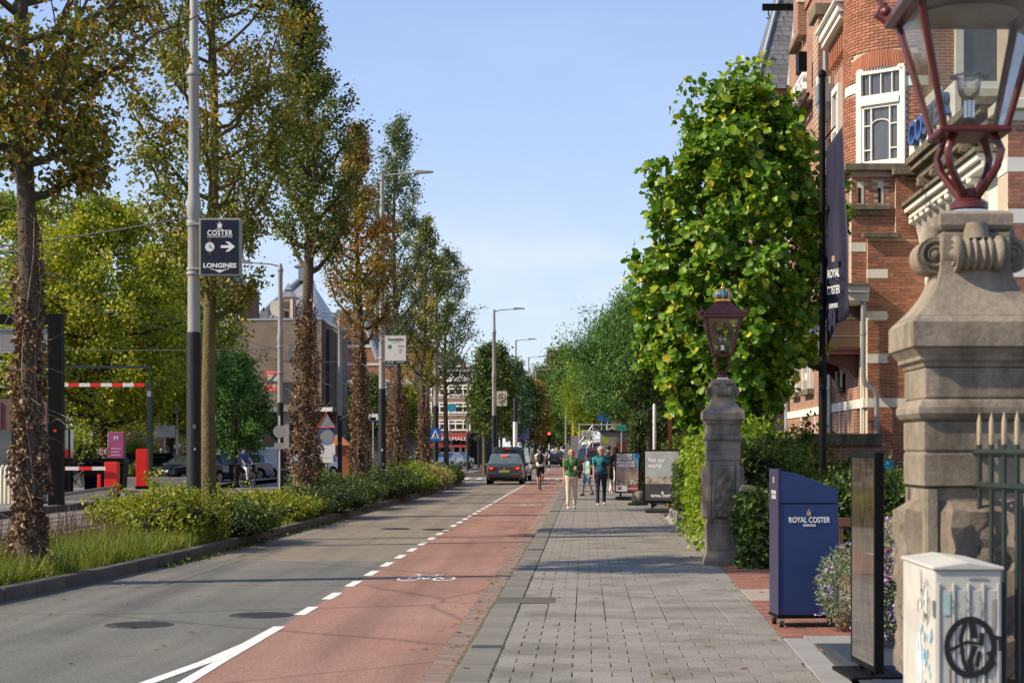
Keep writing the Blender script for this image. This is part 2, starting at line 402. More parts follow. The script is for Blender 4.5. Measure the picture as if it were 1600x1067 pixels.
brick_tex('brick_taupe_x', 'x', (.225,.19,.158), (.26,.222,.188), (.21,.18,.15), .24, .07)
def stone(name, c, dark, streak=.5):
    m, n, l = nodes(name)
    z = noise_node(n, l, 5, 8, .68); rp = ramp(n, [(.28, scl(c,.66)), (.5, c), (.75, scl(c,1.22))]); l.new(z.outputs['Fac'], rp.inputs[0])
    d = noise_node(n, l, 2.0, 7, .62, stretch=(2.2,2.2,.55)); dr = ramp(n, [(.45, (0,0,0)), (.72, (streak,)*3)]); l.new(d.outputs['Fac'], dr.inputs[0])
    cc = mix(n, l, dr.outputs[0], rp.outputs[0], dark)
    f = noise_node(n, l, 42, 6, .75); r3 = ramp(n, [(.35, (.8,.8,.8)), (.65, (1.12,1.12,1.12))]); l.new(f.outputs['Fac'], r3.inputs[0])
    cc = mix(n, l, 1.0, cc, r3.outputs[0], 'MULTIPLY')
    return finish(m, n, l, cc, .88, f.outputs['Fac'], .55, .012, spec=.25)
stone('sandstone', (.285,.240,.185), (.070,.058,.046), .95)
stone('sandstone_rock', (.225,.182,.142), (.070,.055,.044), .85)
stone('stone_mossy', (.20,.175,.125), (.05,.045,.035), .9)
plain('white_stone', (.74,.70,.62), .75, .08, 4, .15, 50, grime=.15)
plain('white_paint', (.76,.73,.66), .45, .06, 5, .05, 40, grime=.10)
plain('cream_paint', (.66,.60,.48), .5, .08, 5, .1, 40, grime=.3)
plain('slate', (.17,.17,.175), .6, .22, 7, .3, 50, island=.22)
plain('zinc', (.34,.36,.38), .42, .14, 5, .1, 30, metal=.45, grime=.15)
plain('lead_grey', (.24,.25,.27), .5, .14, 5, metal=.35)
plain('roof_metal', (.36,.385,.40), .45, .16, 1.2, .1, 20, metal=.3, grime=.25)
plain('roof_tile_dark', (.05,.028,.026), .4, .25, 9, .2, 50, island=.2)
plain('window_dark', (.035,.036,.038), .08, .3, 2.5, spec=.9, coat=.4)
plain('window_curtain', (.075,.073,.070), .12, .35, 3.5, spec=.9, coat=.6, stretch=(9,9,1))
plain('interior_dark', (.012,.010,.010), .8)
# --- metals, plastics
plain('pole_grey', (.33,.325,.305), .45, .08, 3, .03, 30, grime=.15)
plain('pole_dark', (.020,.021,.021), .5, .15, 4, .05, 40, grime=.1, spec=.2)
plain('lantern_red', (.095,.016,.014), .32, .2, 10, .06, 60, coat=.25)
plain('gold', (.72,.44,.10), .3, .15, 20, metal=.85)
plain('orb_blue', (.05,.23,.42), .3, .1, 20)
plain('reflector', (.45,.39,.27), .4, .12, 30, .3, 60)
plain('chrome', (.70,.70,.70), .18, .1, 10, metal=1)
plain('fence_green', (.020,.032,.027), .42, .2, 10, .1, 50)
plain('spear_gold', (.36,.28,.18), .5, .15, 14, .1, 50)
plain('cabinet_white', (.58,.56,.51), .5, .10, 6, .10, 60, grime=.38)
plain('spray_black', (.012,.012,.013), .6, .2, 30)
plain('sticker_blue', (.22,.47,.66), .6, .3, 18)
plain('sticker_white', (.72,.72,.70), .6, .08, 20)
plain('sticker_grey', (.34,.32,.30), .6, .3, 20)
plain('sticker_teal', (.38,.55,.52), .6, .15, 20)
plain('podium_blue', (.020,.040,.130), .45, .10, 2.5, .03, 80, grime=.12)
plain('podium_edge', (.034,.030,.072), .4, .06, 2)
plain('black', (.006,.006,.006), .5, .2, 8, spec=.10)
plain('rubber', (.022,.022,.022), .75, .2, 10, .1, 60)
plain('letter_white', (.80,.80,.79), .5, .03, 10)
plain('letter_grey', (.42,.42,.42), .5, .03, 10)
plain('letter_gold', (.47,.34,.22), .4, .1, 10, metal=.3)
plain('letter_blue', (.035,.085,.27), .35, .1, 10)
plain('banner_navy', (.019,.019,.048), .6, .45, 2.4, stretch=(2,2,.35))
plain('awning_brown', (.115,.070,.050), .5, .12, 5, .05, 40, grime=.2)
plain('timber_maroon', (.085,.028,.022), .45, .15, 6)
plain('bench_wood', (.120,.058,.036), .6, .25, 6, .2, 40, stretch=(1,1,8))
plain('mat_blue', (.022,.036,.060), .95, .35, 60, .6, 120)
plain('planter_grey', (.050,.055,.066), .5, .1, 5)
plain('sign_navy', (.012,.015,.030), .30, .25, 3, grime=.1)
plain('sign_back', (.26,.26,.25), .5, .1, 5)
plain('sign_blue', (.012,.115,.46), .4, .05, 10)
plain('sign_cream', (.62,.56,.44), .5, .08, 8)
plain('sign_paper', (.70,.68,.63), .5, .06, 8)
plain('sign_red', (.52,.030,.020), .5, .1, 6)
plain('signal_red', (.72,.022,.014), .42, .06, 4)
plain('bar_white', (.74,.72,.68), .5, .05, 5)
plain('perforated', (.38,.37,.34), .5, .1, 8)
plain('concrete', (.25,.235,.215), .9, .16, 3, .35, 40, grime=.3)
plain('pink', (.34,.07,.16), .6, .1, 3)
plain('pink_pale', (.66,.40,.50), .6, .1, 3)
plain('corten', (.33,.10,.030), .7, .2, 8, .2, 40)
plain('steel_light', (.50,.51,.52), .4, .08, 5, metal=.4)
plain('crane_yellow', (.78,.50,.03), .45, .15, 5)
plain('scaffold', (.55,.56,.57), .4, .1, 5, metal=.5)
plain('hiviz', (.62,.72,.06), .5, .1, 5)
plain('teal_sign', (.03,.30,.42), .5, .1, 5)
plain('green_sign', (.02,.22,.17), .5, .1, 5)
plain('awning_red', (.21,.026,.032), .6, .15, 3)
plain('purple_screen', (.08,.06,.28), .5, .2, 3)
plain('wire', (.08,.08,.085), .5)
plain('blue_crate', (.03,.36,.62), .5, .08, 5)
# --- plants
plain('bark', (.095,.070,.048), .9, .35, 5, .9, 16, bdist=.05, stretch=(4,4,.7))
plain('bark_moss', (.150,.112,.045), .9, .35, 6, .9, 18, bdist=.04, grime=.35, stretch=(2,2,.8))
plain('bark_dark', (.045,.034,.026), .9, .3, 5, .9, 18, bdist=.04, stretch=(3,3,.8))
plain('twig_dry', (.26,.20,.15), .85, .2, 10)
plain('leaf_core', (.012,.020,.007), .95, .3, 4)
G = lambda *a: list(a)
leaf_mat('lf_median_a', G((0,(.040,.058,.012)), (.45,(.070,.085,.018)), (.8,(.135,.120,.022)), (1,(.22,.120,.030))), .30,
         patch=(G((0,(.10,.040,.012)), (.6,(.20,.085,.020)), (1,(.30,.16,.04))), .55, .57))
leaf_mat('lf_median_b', G((0,(.036,.056,.012)), (.5,(.062,.085,.018)), (1,(.13,.135,.025))), .30,
         patch=(G((0,(.14,.11,.02)), (1,(.26,.19,.03))), .6, .52))
leaf_mat('lf_median_dark', G((0,(.026,.045,.012)), (.6,(.045,.070,.018)), (1,(.09,.105,.025))), .28,
         patch=(G((0,(.10,.08,.02)), (1,(.17,.12,.03))), .5, .63))
leaf_mat('lf_orange', G((0,(.085,.042,.012)), (.4,(.135,.072,.018)), (.7,(.18,.11,.025)), (1,(.085,.085,.018))), .32,
         patch=(G((0,(.065,.072,.014)), (1,(.15,.14,.024))), .5, .46))
leaf_mat('lf_poplar', G((0,(.036,.060,.026)), (.6,(.060,.090,.036)), (1,(.12,.14,.055))), .25)
leaf_mat('lf_plane', G((0,(.080,.110,.010)), (.5,(.15,.17,.014)), (.85,(.25,.225,.018)), (1,(.30,.19,.03))), .38,
         patch=(G((0,(.05,.075,.012)), (1,(.11,.13,.02))), .35, .5))
leaf_mat('lf_tulip', G((0,(.038,.082,.010)), (.5,(.066,.125,.014)), (.82,(.110,.165,.018)), (.95,(.22,.22,.022)), (1,(.32,.25,.03))), .34, .38)
leaf_mat('lf_fresh', G((0,(.042,.105,.020)), (.6,(.070,.150,.028)), (1,(.12,.20,.04))), .35)
leaf_mat('lf_deep', G((0,(.020,.045,.014)), (.6,(.034,.066,.020)), (1,(.065,.100,.03))), .22)
leaf_mat('lf_ivy', G((0,(.018,.042,.012)), (.6,(.032,.066,.018)), (.9,(.07,.12,.03)), (1,(.12,.17,.05))), .18, .35)
leaf_mat('lf_hedge', G((0,(.026,.052,.012)), (.6,(.050,.085,.018)), (1,(.10,.14,.03))), .25)
leaf_mat('lf_bright', G((0,(.075,.14,.012)), (.6,(.12,.20,.018)), (1,(.20,.27,.03))), .38)
leaf_mat('lf_yellowish', G((0,(.090,.115,.012)), (.5,(.15,.165,.018)), (.85,(.24,.22,.025)), (1,(.30,.26,.05))), .33)
leaf_mat('lf_goldvar', G((0,(.20,.20,.04)), (.6,(.34,.31,.07)), (1,(.46,.42,.14))), .33)
leaf_mat('lf_grass', G((0,(.085,.125,.012)), (.5,(.17,.225,.018)), (.82,(.26,.29,.03)), (1,(.38,.31,.10))), .38, patch=(G((0,(.18,.16,.03)), (1,(.36,.28,.09))), .9, .60))
leaf_mat('lf_straw', G((0,(.17,.10,.05)), (.6,(.26,.175,.09)), (1,(.34,.26,.15))), .3)
leaf_mat('lf_seed', G((0,(.065,.035,.028)), (.6,(.12,.066,.048)), (1,(.19,.12,.08))), .2)
leaf_mat('lf_dead', G((0,(.065,.033,.017)), (.45,(.155,.080,.040)), (.8,(.28,.165,.085)), (1,(.44,.31,.18))), .15, .6)
leaf_mat('lf_grey', G((0,(.16,.20,.10)), (.6,(.26,.30,.16)), (1,(.38,.41,.26))), .25)
leaf_mat('lf_fallen', G((0,(.30,.12,.02)), (.6,(.42,.22,.04)), (1,(.22,.13,.06))), .1)
leaf_mat('petal_lilac', G((0,(.42,.28,.60)), (1,(.62,.48,.74))), .3)
leaf_mat('petal_violet', G((0,(.16,.05,.36)), (1,(.28,.10,.50))), .3)
leaf_mat('petal_pink', G((0,(.66,.04,.16)), (1,(.75,.16,.24))), .3)
plain('hill_far', (.05,.075,.05), .9, .3, .02)
# --- people, vehicles
for nm, c in dict(skin=(.48,.27,.19), skin_dark=(.16,.085,.055), hair_blond=(.48,.27,.10), hair_grey=(.44,.41,.42), hair_dark=(.022,.015,.012), hair_red=(.25,.085,.030),
                  cloth_green=(.075,.190,.060), cloth_cream=(.70,.55,.40), cloth_navy=(.014,.018,.040), cloth_mint=(.40,.66,.50), denim=(.12,.21,.32),
                  cloth_white=(.72,.71,.70), cloth_black=(.013,.013,.015), cloth_blue=(.045,.075,.19), cloth_grey=(.17,.17,.18), cloth_brown=(.085,.035,.026),
                  cloth_pale=(.50,.49,.46), bag_blue=(.030,.065,.14), cloth_sky=(.18,.32,.52), cloth_rust=(.34,.14,.07)).items():
    plain(nm, c, .75 if 'skin' not in nm else .5, .14, 12, .12, 40)
def teal_print():
    m, n, l = nodes('cloth_teal'); t = n.new("ShaderNodeTexCoord"); v = n.new("ShaderNodeTexVoronoi"); v.inputs['Scale'].default_value = 14; l.new(t.outputs['Object'], v.inputs['Vector'])
    rp = ramp(n, [(0, (.010,.018,.05)), (.42, (.012,.045,.085)), (.58, (.012,.20,.21)), (.8, (.02,.30,.28))]); l.new(v.outputs['Color'], rp.inputs[0])
    return finish(m, n, l, rp.outputs[0], .7)
teal_print()
plain('shoe_pale', (.62,.52,.46), .6, .1, 20)
plain('shoe_dark', (.02,.02,.022), .6, .1, 20)
def carpaint(name, c, metal=.5, rough=.3): plain(name, c, rough, .05, 3, metal=metal, coat=.7, grime=.06)
carpaint('car_grey', (.085,.090,.098)); carpaint('car_black', (.010,.011,.013), .2, .25); carpaint('car_silver', (.42,.43,.45)); carpaint('car_white', (.66,.66,.65), 0); carpaint('car_blue', (.045,.075,.12))
plain('car_glass', (.020,.024,.026), .05, .2, 2, spec=1.0, coat=.6)
plain('car_glass_pale', (.10,.135,.135), .08, .25, 2, spec=1.0, coat=.6)
plain('tail_red', (.42,.012,.008), .2, .1, 10, coat=.5)
plain('plate_yellow', (.44,.31,.06), .5, .06, 10)
plain('wheel_alloy', (.30,.30,.31), .35, .1, 10, metal=.8)
plain('bike_black', (.016,.016,.018), .4, .1, 10)
m_, n_, l_ = nodes('brake_glow'); finish(m_, n_, l_, (.6,.03,.01), .3, emit=((1,.10,.03), 1.2))
m_, n_, l_ = nodes('signal_glow'); finish(m_, n_, l_, (.6,.02,.01), .3, emit=((1,.05,.03), 3))
glass_mat('lantern_glass', (.90,.91,.88), .2, .05, .10)
glass_mat('bulb_glass', (.95,.95,.94), .3, .02, .02)
# ------------------------------------------------------------------ plant helpers (numpy)
def unit(a): return a / np.maximum(np.linalg.norm(a, axis=-1, keepdims=True), 1e-9)
LEAF = {  # outline in (across, along, lift) with faces
 'rhomb': (np.array([(0,0,0),(-.30,.45,.09),(0,1,-.05),(.30,.45,.09)], np.float32), [(0,2,1),(0,3,2)]),
 'blade': (np.array([(-.5,0,0),(.5,0,0),(.12,1,.18),(-.12,1,.18)], np.float32), [(0,1,2),(0,2,3)]),
 'narrow': (np.array([(0,0,0),(-.14,.5,.05),(0,1,-.04),(.14,.5,.05)], np.float32), [(0,2,1),(0,3,2)]),
 'lobed': (np.array([(0,0,0),(-.34,.10,.13),(-.38,.32,.09),(-.54,.50,.19),(-.42,.66,.08),(-.26,.96,-.04),(0,.90,-.10),(.26,.96,-.04),(.42,.66,.08),(.54,.50,.19),(.38,.32,.09),(.34,.10,.13),(0,.45,-.04)], np.float32),
           [(12,i,i+1) for i in range(0,11)] + [(12,11,0)]),
}
def leaves_arrays(P, D, N, S, shape):
    T, fs = LEAF[shape]; D = unit(D); X = unit(np.cross(D, N)); Z = np.cross(X, D)
    V = P[:,None,:] + S[:,None,None]*(T[None,:,0:1]*X[:,None,:] + T[None,:,1:2]*D[:,None,:] + T[None,:,2:3]*Z[:,None,:])
    k = len(T); Fc = np.array(fs, np.int32)[None] + (np.arange(len(P), dtype=np.int32)*k)[:,None,None]
    return V.reshape(-1,3), Fc.reshape(-1,3)
def leaf_frames(g, n, out=None, up=.5, droop=.25):
    N = g.normal(size=(n,3)); N = unit(N); N[:,2] += up
    if out is not None: N += out*.6
    N = unit(N); D = g.normal(size=(n,3)); D[:,2] -= droop
    if out is not None: D += out*.5
    return D, N
def leaf_cloud(name, P, size, mat, parent, g, shape='rhomb', out=None, up=.5, droop=.25, jitter=.35):
    n = len(P); D, N = leaf_frames(g, n, out, up, droop)
    S = size*(1 + jitter*g.uniform(-1, 1, n))
    V, Fc = leaves_arrays(np.asarray(P, np.float32), D, N, S, shape)
    return linkmesh(name, np_mesh(name, V, Fc, mat), parent)
def prof_r(prof, z):
    zs = [p[0] for p in prof]; rs = [p[1] for p in prof]; return float(np.interp(z, zs, rs))
def make_tree(name, label, loc, H, prof, trunk_r, first, mats, nb=34, tw=9, lv=26, leaf=.085, seed=1, group=None, rise=1.0, spread=.32,
              shape='rhomb', cat='tree', lean=(0,0), droop=.25, stop=.96, twig_tubes=True, keep=None, base_z=None, limb_r=.35):
    """trunk + limbs curving up to an envelope; leaves in sprays along the twigs"""
    g = np.random.default_rng(seed); t = thing(name, label, cat, loc, 0, group)
    bark, leafm = mats
    tb = MB(); n = 14; path = []
    ph = g.uniform(0, 6)
    for i in range(n):
        u = i/(n-1); z = u*H*stop
        path.append((lean[0]*u + .012*H*math.sin(u*7+ph)*u, lean[1]*u + .010*H*math.cos(u*6+ph)*u, z - (.15 if i == 0 else 0)))
    rad = [trunk_r*((1-.93*(i/(n-1)))**.85)*(1.35 if i == 0 else 1.06 if i == 1 else 1) for i in range(n)]
    tb.tube(path, rad, 10)
    tb.build('trunk', bark, t, smooth=60)
    pa = np.array(path)
    def trunk_at(z): return np.array([np.interp(z, pa[:,2], pa[:,0]), np.interp(z, pa[:,2], pa[:,1]), z])
    lb = MB(); pts, outs = [], []
    for i in range(nb):
        u = (i+.5)/nb; z0 = first + (H*.93-first)*u**1.05; a = i*2.399963 + g.uniform(-.35,.35)
        p0 = trunk_at(z0)
        rr = max(prof_r(prof, min(H, z0 + .5*rise)), .12)
        rch = rr*g.uniform(.78,1.05); zr = rise*g.uniform(.6,1.3)*(1-.45*u)*max(rch,.35)
        dirv = np.array([math.cos(a), math.sin(a), 0])
        rt = trunk_r*limb_r*(1-u)**.8 + .008
        q = []; m_ = 6
        for k in range(m_):
            s = k/(m_-1); q.append(p0 + dirv*rch*(s**.85) + np.array([0,0,zr*s**1.5]) + g.normal(size=3)*.05*rch*s)
        lb.tube(q, [rt*(1-.85*k/(m_-1))+.003 for k in range(m_)], 5, cap=False)
        q = np.array(q)
        for j in range(tw):
            s = g.uniform(.18,1.02)**.75; k = min(int(s*(m_-1)), m_-2); f = s*(m_-1)-k
            c = q[k]*(1-f)+q[k+1]*f; off = unit(g.normal(size=3)); off[2] += .35; ln = spread*(.5+rr*.55)*g.uniform(.5,1.2)
            e = c + unit(off)*ln
            er = math.hypot(e[0]-pa[0,0], e[1]-pa[0,1])
            if twig_tubes and g.random() < .75: lb.tube([c, (c+e)/2+np.array([0,0,.03]), e], [.012,.009,.004], 3, cap=False)
            nl = int(lv*g.uniform(.55,1.45)); s2 = g.uniform(0,1.1,(nl,1)); cc = c*(1-s2)+e*s2 + g.normal(size=(nl,3))*leaf*1.15
            pts.append(cc); outs.append(np.repeat(unit((e-trunk_at(e[2]))[None]), nl, 0))
    lb.build('branches', bark, t, smooth=60)
    P = np.concatenate(pts); O = np.concatenate(outs)
    if keep is not None:
        k = keep(P, g); P, O = P[k], O[k]
    leaf_cloud('crown', P, leaf, leafm, t, g, shape, O, .45, droop)
    return t
def ivy_sleeve(t, z0, z1, r0, r1, n, seed, leaf=.075, twigs=40):
    """withered ivy wrapped round a trunk, with loose runners"""
    g = np.random.default_rng(seed); n = int(n*2.2); z = g.uniform(z0, z1, n); a = g.uniform(0, 2*np.pi, n)
    u = (z-z0)/(z1-z0); r = (r0 + (r1-r0)*u)*(1 + .22*np.sin(z*5.1+a*2)+.12*np.sin(z*11+a*3)) * g.uniform(.78,1.12,n)
    kp = (g.random(n) > np.clip((u-.6)/.4, 0, 1)**2.2) & (np.sin(z*4.3+2*np.sin(a*2)+seed)+np.sin(a*3+z*1.7+seed)*.8 + g.normal(size=n)*.5 > -.95); z, a, u, r = z[kp], a[kp], u[kp], r[kp]*(1-.35*u[kp]**4); n = len(z)
    x, y = r*np.cos(a), r*np.sin(a); P = np.stack([x,y,z],1); O = np.stack([np.cos(a),np.sin(a),np.zeros(n)],1)
    leaf_cloud('dead_ivy', P, leaf*.80, 'lf_dead', t, g, 'rhomb', O*1.3, -.1, .9, .5)
    b = MB()
    for k in range(twigs):
        zz = g.uniform(z0+.4, z1); aa = g.uniform(0, 6.28); rr = r0+(r1-r0)*(zz-z0)/(z1-z0); p = np.array([rr*math.cos(aa), rr*math.sin(aa), zz]); d = np.array([math.cos(aa), math.sin(aa), g.uniform(-.2,.7)])
        q = [p]; 
        for s in range(4):
            d = d + g.normal(size=3)*.45; d[2] -= .08*s; p = p + unit(d)*g.uniform(.08,.19); q.append(p)
        b.tube(q, [.007,.006,.005,.004,.003], 3, cap=False)
    for k in range(2):
        aa = g.uniform(0, 6.28); q = [((r0*.80)*math.cos(aa+.5*math.sin(s*.9)), (r0*.85)*math.sin(aa+.5*math.sin(s*.9)), z0+(z1-z0)*s/9) for s in range(10)]
        b.tube(q, .008, 4, cap=False)
    b.build('ivy_runners', 'twig_dry', t)
def make_shrub(name, label, loc, r, h, mat, n, leaf=.06, seed=1, group=None, shape='rhomb', cat='shrub', core=True, up=.5, lumps=9):
    """dome of overlapping leafy lumps with a few stems; r may be (rx, ry)"""
    g = np.random.default_rng(seed); t = thing(name, label, cat, loc, 0, group)
    rx, ry = r if hasattr(r, '__len__') else (r, r)
    cs = []
    for k in range(lumps):
        a = k*2.4 + g.uniform(-.3,.3); q = math.sqrt((k+.3)/lumps)*.72
        hz = h*(1-.55*q*q)*g.uniform(.78,1.06); s = g.uniform(.30,.46)
        cs.append((rx*q*math.cos(a), ry*q*math.sin(a), hz*.62, s*rx*1.15, s*ry*1.15, hz*.44))
    cs = np.array(cs); idx = g.integers(0, lumps, n); d = unit(g.normal(size=(n,3))); rad = 1 - .35*g.random(n)**2.2 + .10*g.normal(size=n)
    P = cs[idx,:3] + d*cs[idx,3:]*rad[:,None]; k = P[:,2] > .02; P, d = P[k], d[k]
    sh = MB(); Q = []
    for k in range(int(14+10*rx*ry)):
        q = cs[g.integers(0, lumps)]; dd = unit(g.normal(size=3)*np.array([1,1,.4])+np.array([0,0,.8])); a0 = q[:3]+dd*q[3:]*.8; ln = g.uniform(.22,.55)*min(1.0,h); a1 = a0+dd*ln*.6; a2 = a1+unit(dd+g.normal(size=3)*.5)*ln*.5
        sh.tube([a0,a1,a2], [.005,.004,.002], 3, cap=False); m = int(10+ln*46); s = g.random((m,1)); Q.append(np.where(s < .55, a0+(a1-a0)*s/.55, a1+(a2-a1)*(s-.55)/.45)+g.normal(size=(m,3))*leaf*.45)
    stuff(sh.build('shoots', 'bark_dark', t)); Q = np.concatenate(Q); P = np.concatenate([P,Q]); d = np.concatenate([d, unit(g.normal(size=Q.shape))])
    leaf_cloud('foliage', P, leaf, mat, t, g, shape, d, up, .1)
    b = MB()
    for k in range(8):
        a = g.uniform(0,6.28); q = cs[k % lumps]; b.tube([(rx*.15*math.cos(a), ry*.15*math.sin(a), -.05), (q[0]*.6, q[1]*.6, q[2]*.6), (q[0], q[1], q[2]+q[5]*.5)], [.016,.011,.005], 4, cap=False)
    b.build('stems', 'bark_dark', t)
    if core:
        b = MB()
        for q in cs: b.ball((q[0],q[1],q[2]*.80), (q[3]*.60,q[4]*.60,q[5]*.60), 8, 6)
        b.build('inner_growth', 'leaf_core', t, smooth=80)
    return t
def make_hedge(name, label, box, mat, dens, leaf, seed=1, cat='hedge', rough=.06, group=None, core='leaf_core', shape='rhomb', up=.3):
    x0,x1,y0,y1,z0,z1 = box; g = np.random.default_rng(seed)
    t = thing(name, label, cat, ((x0+x1)/2, (y0+y1)/2, z0), 0, group); hx, hy, h = (x1-x0)/2, (y1-y0)/2, z1-z0
    Ps, Os = [], []
    for (ax, sgn, A) in (('x',-1,2*hy*h),('x',1,2*hy*h),('y',-1,2*hx*h),('y',1,2*hx*h),('z',1,4*hx*hy)):
        n = int(A*dens)
        if n < 1: continue
        u, v = g.uniform(-1,1,n), g.uniform(0,1,n); o = np.zeros((n,3)); dd = np.abs(g.normal(size=n))*rough
        if ax == 'x': P = np.stack([np.full(n, sgn*hx), u*hy, v*h],1); o[:,0] = sgn
        elif ax == 'y': P = np.stack([u*hx, np.full(n, sgn*hy), v*h],1); o[:,1] = sgn
        else: P = np.stack([u*hx, g.uniform(-1,1,n)*hy, np.full(n, h)],1); o[:,2] = 1
        w = np.sin(P[:,1]*3.1+P[:,2]*2.3)*np.sin(P[:,0]*3.7+P[:,2]*4.1)
        P = P + o*(g.normal(size=n)*rough*.7 + w*rough*1.3)[:,None]; Ps.append(P); Os.append(o)
    leaf_cloud('foliage', np.concatenate(Ps), leaf, mat, t, g, shape, np.concatenate(Os)*1.1, up, .5)
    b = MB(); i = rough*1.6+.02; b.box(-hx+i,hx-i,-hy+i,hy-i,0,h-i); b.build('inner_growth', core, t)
    return t
# ================================================================== large structure: ground, road, pavements
def rnd(a, b): return random.uniform(a, b)
def chamfer_mesh(name, sx, sy, sz, ch, mat):
    """block with chamfered top edges, origin at bottom centre"""
    def ring(x, y, z): return [(-x,-y,z),(x,-y,z),(x,y,z),(-x,y,z)]
    b = MB(); v = ring(sx/2,sy/2,0)+ring(sx/2,sy/2,sz-ch)+ring(sx/2-ch,sy/2-ch,sz)
    f = [(i,(i+1)%4,4+(i+1)%4,4+i) for i in range(4)]+[(4+i,4+(i+1)%4,8+(i+1)%4,8+i) for i in range(4)]+[(8,9,10,11)]
    b.add(v, f); return b.mesh(name, mat)
def merge_items(me, items, name, mat):
    nv = len(me.vertices); V = np.empty(nv*3, np.float32); me.vertices.foreach_get("co", V); V = V.reshape(-1,3)
    polys = [tuple(p.vertices) for p in me.polygons]; tri = []
    for p in polys:
        tri += [p] if len(p) == 4 else [p + (p[-1],)] if len(p) == 3 else [(p[0],p[i],p[i+1],p[i+1]) for i in range(1,len(p)-1)]
    b = bpy.data.meshes.new(name)
    out, fs = [], []
    for k, (loc, rot, s) in enumerate(items):
        mt = Matrix.LocRotScale(Vector(loc), __import__('mathutils').Euler(rot), Vector(s)); A = np.array(mt)
        out.append(V @ A[:3,:3].T + A[:3,3]); fs += [tuple(i + k*nv for i in p) for p in polys]
    b.from_pydata(np.concatenate(out).tolist(), [], fs); b.materials.append(MAT[mat] if isinstance(mat, str) else mat); b.update(); return b
def pieces(parent, name, items, me, mat, n=300, rest=None, label=None):
    """alike pieces: the n nearest the camera as objects that share one mesh, the others joined"""
    items = sorted(items, key=lambda it: (it[0][0]**2 + it[0][1]**2))
    for loc, rot, s in items[:n]: linkmesh(name, me, parent, loc, rot, s)
    if items[n:]:
        o = linkmesh(rest or name + "_field", merge_items(me, items[n:], name, mat), parent); stuff(o)

RZ = -0.10                                                   # road level, pavement top is z = 0
def sheet(name, pts, z, mat, parent=None):
    b = MB(); b.add([(x,y,z) for x,y in pts], [tuple(range(len(pts)))]); return b.build(name, mat, parent)
struct(sheet('ground', [(-1500,-60),(1500,-60),(1500,3000),(-1500,3000)], -.16, 'paving_far'))
road = struct(sheet('road', [(-9.8,-5),(-1.0,-5),(-1.0,500),(-9.8,500)], RZ-.006, 'asphalt_old'))
struct(sheet('road_patch', [(-9.0,-5),(-3.075,-5),(-3.075,28.6),(-9.0,28.4)], RZ, 'asphalt_new'))
lane = struct(sheet('cycle_lane', [(-3.075,-5),(-1.28,-5),(-1.28,330),(-3.075,330)], RZ+.0005, 'asphalt_red'))
# second patch where old meets new: darker utility trench strip
# --- road markings (painted sheets)
mk = struct(bpy.data.objects.new('road_markings', None)); COL.objects.link(mk)
def mark(pts, name='dash'): return sheet(name, pts, RZ+.005, 'road_paint', mk)
y = 19.25
while y < 96:
    mark([(-3.135,y),(-3.015,y),(-3.015,y+1.0),(-3.135,y+1.0)]); y += 2.0
mark([(-3.015,15.9),(-3.015,18.0),(-3.135,18.0),(-3.15,16.4),(-3.24,15.0),(-3.40,13.65),(-3.70,12.0),(-4.3,9.5),(-4.17,9.5),(-3.58,12.0),(-3.285,13.65),(-3.12,15.0)], 'curved_line')
mark([(-3.015,15.88),(-3.115,15.0),(-3.115,9.0),(-2.99,9.0),(-3.0,13.65),(-3.015,15.0)], 'lane_line')
for k in range(7): mark([(-3.3-k*.75, 107.0),(-3.62-k*.75,107.0),(-3.62-k*.75,111.0),(-3.3-k*.75,111.0)], 'crossing_bar')
for k in range(3): mark([(-1.45-k*.55,104.5),(-1.85-k*.55,104.5),(-1.65-k*.55,106.6)], 'yield_tooth')
mark([(-3.0,109.5),(-1.35,109.5),(-1.35,111.0),(-3.0,111.0)], 'crossing_bar')
mark([(-5.3,103),(-5.6,103),(-5.6,104.8),(-5.85,104.8),(-5.45,106.6),(-5.05,104.8),(-5.3,104.8)], 'turn_arrow')
# bicycle symbol, drawn long in the direction of travel
def bike_symbol(cx, cy_, s=1.0):
    b = MB(); z = RZ+.006; H = 1.55*s
    def ell(ox, oy, rx, ry, w):
        n = 28; o = [(cx+ox+rx*math.cos(2*math.pi*i/n), cy_+oy+ry*math.sin(2*math.pi*i/n), z) for i in range(n)]
        inn = [(cx+ox+(rx-w)*math.cos(2*math.pi*i/n), cy_+oy+(ry-w*2.6)*math.sin(2*math.pi*i/n), z) for i in range(n)]
        b.add(o+inn, [(i,(i+1)%n,n+(i+1)%n,n+i) for i in range(n)])
    def bar(x0,y0,x1,y1,w=.034):
        d = Vector((x1-x0,(y1-y0)*.4)); d.normalize(); nx, ny = -d.y*w/2, d.x*w/2*2.5
        b.add([(cx+x0+nx,cy_+y0+ny,z),(cx+x1+nx,cy_+y1+ny,z),(cx+x1-nx,cy_+y1-ny,z),(cx+x0-nx,cy_+y0-ny,z)], [(0,1,2,3)]); 
    ell(-.25,-.32,.155,.40,.03); ell(.24,-.32,.155,.40,.03)
    for q in ((-.25,-.32,-.15,.50),(-.15,.50,-.24,.56),(-.18,.22,.06,.22),(-.18,.22,-.02,-.34),(-.02,-.34,.24,-.32),(.10,.42,-.02,-.34),(.06,.22,.24,-.32),(.04,.44,.17,.44)):
        bar(*q)
    for i, vv in enumerate(b.v): b.v[i] = (vv[0], vv[1], z + .0004*(i % 9))
    return b.build('bicycle_symbol', 'road_paint', mk)
bike_symbol(*ground(670, 902, RZ))
bike_symbol(*ground(826, 789, RZ), .9)
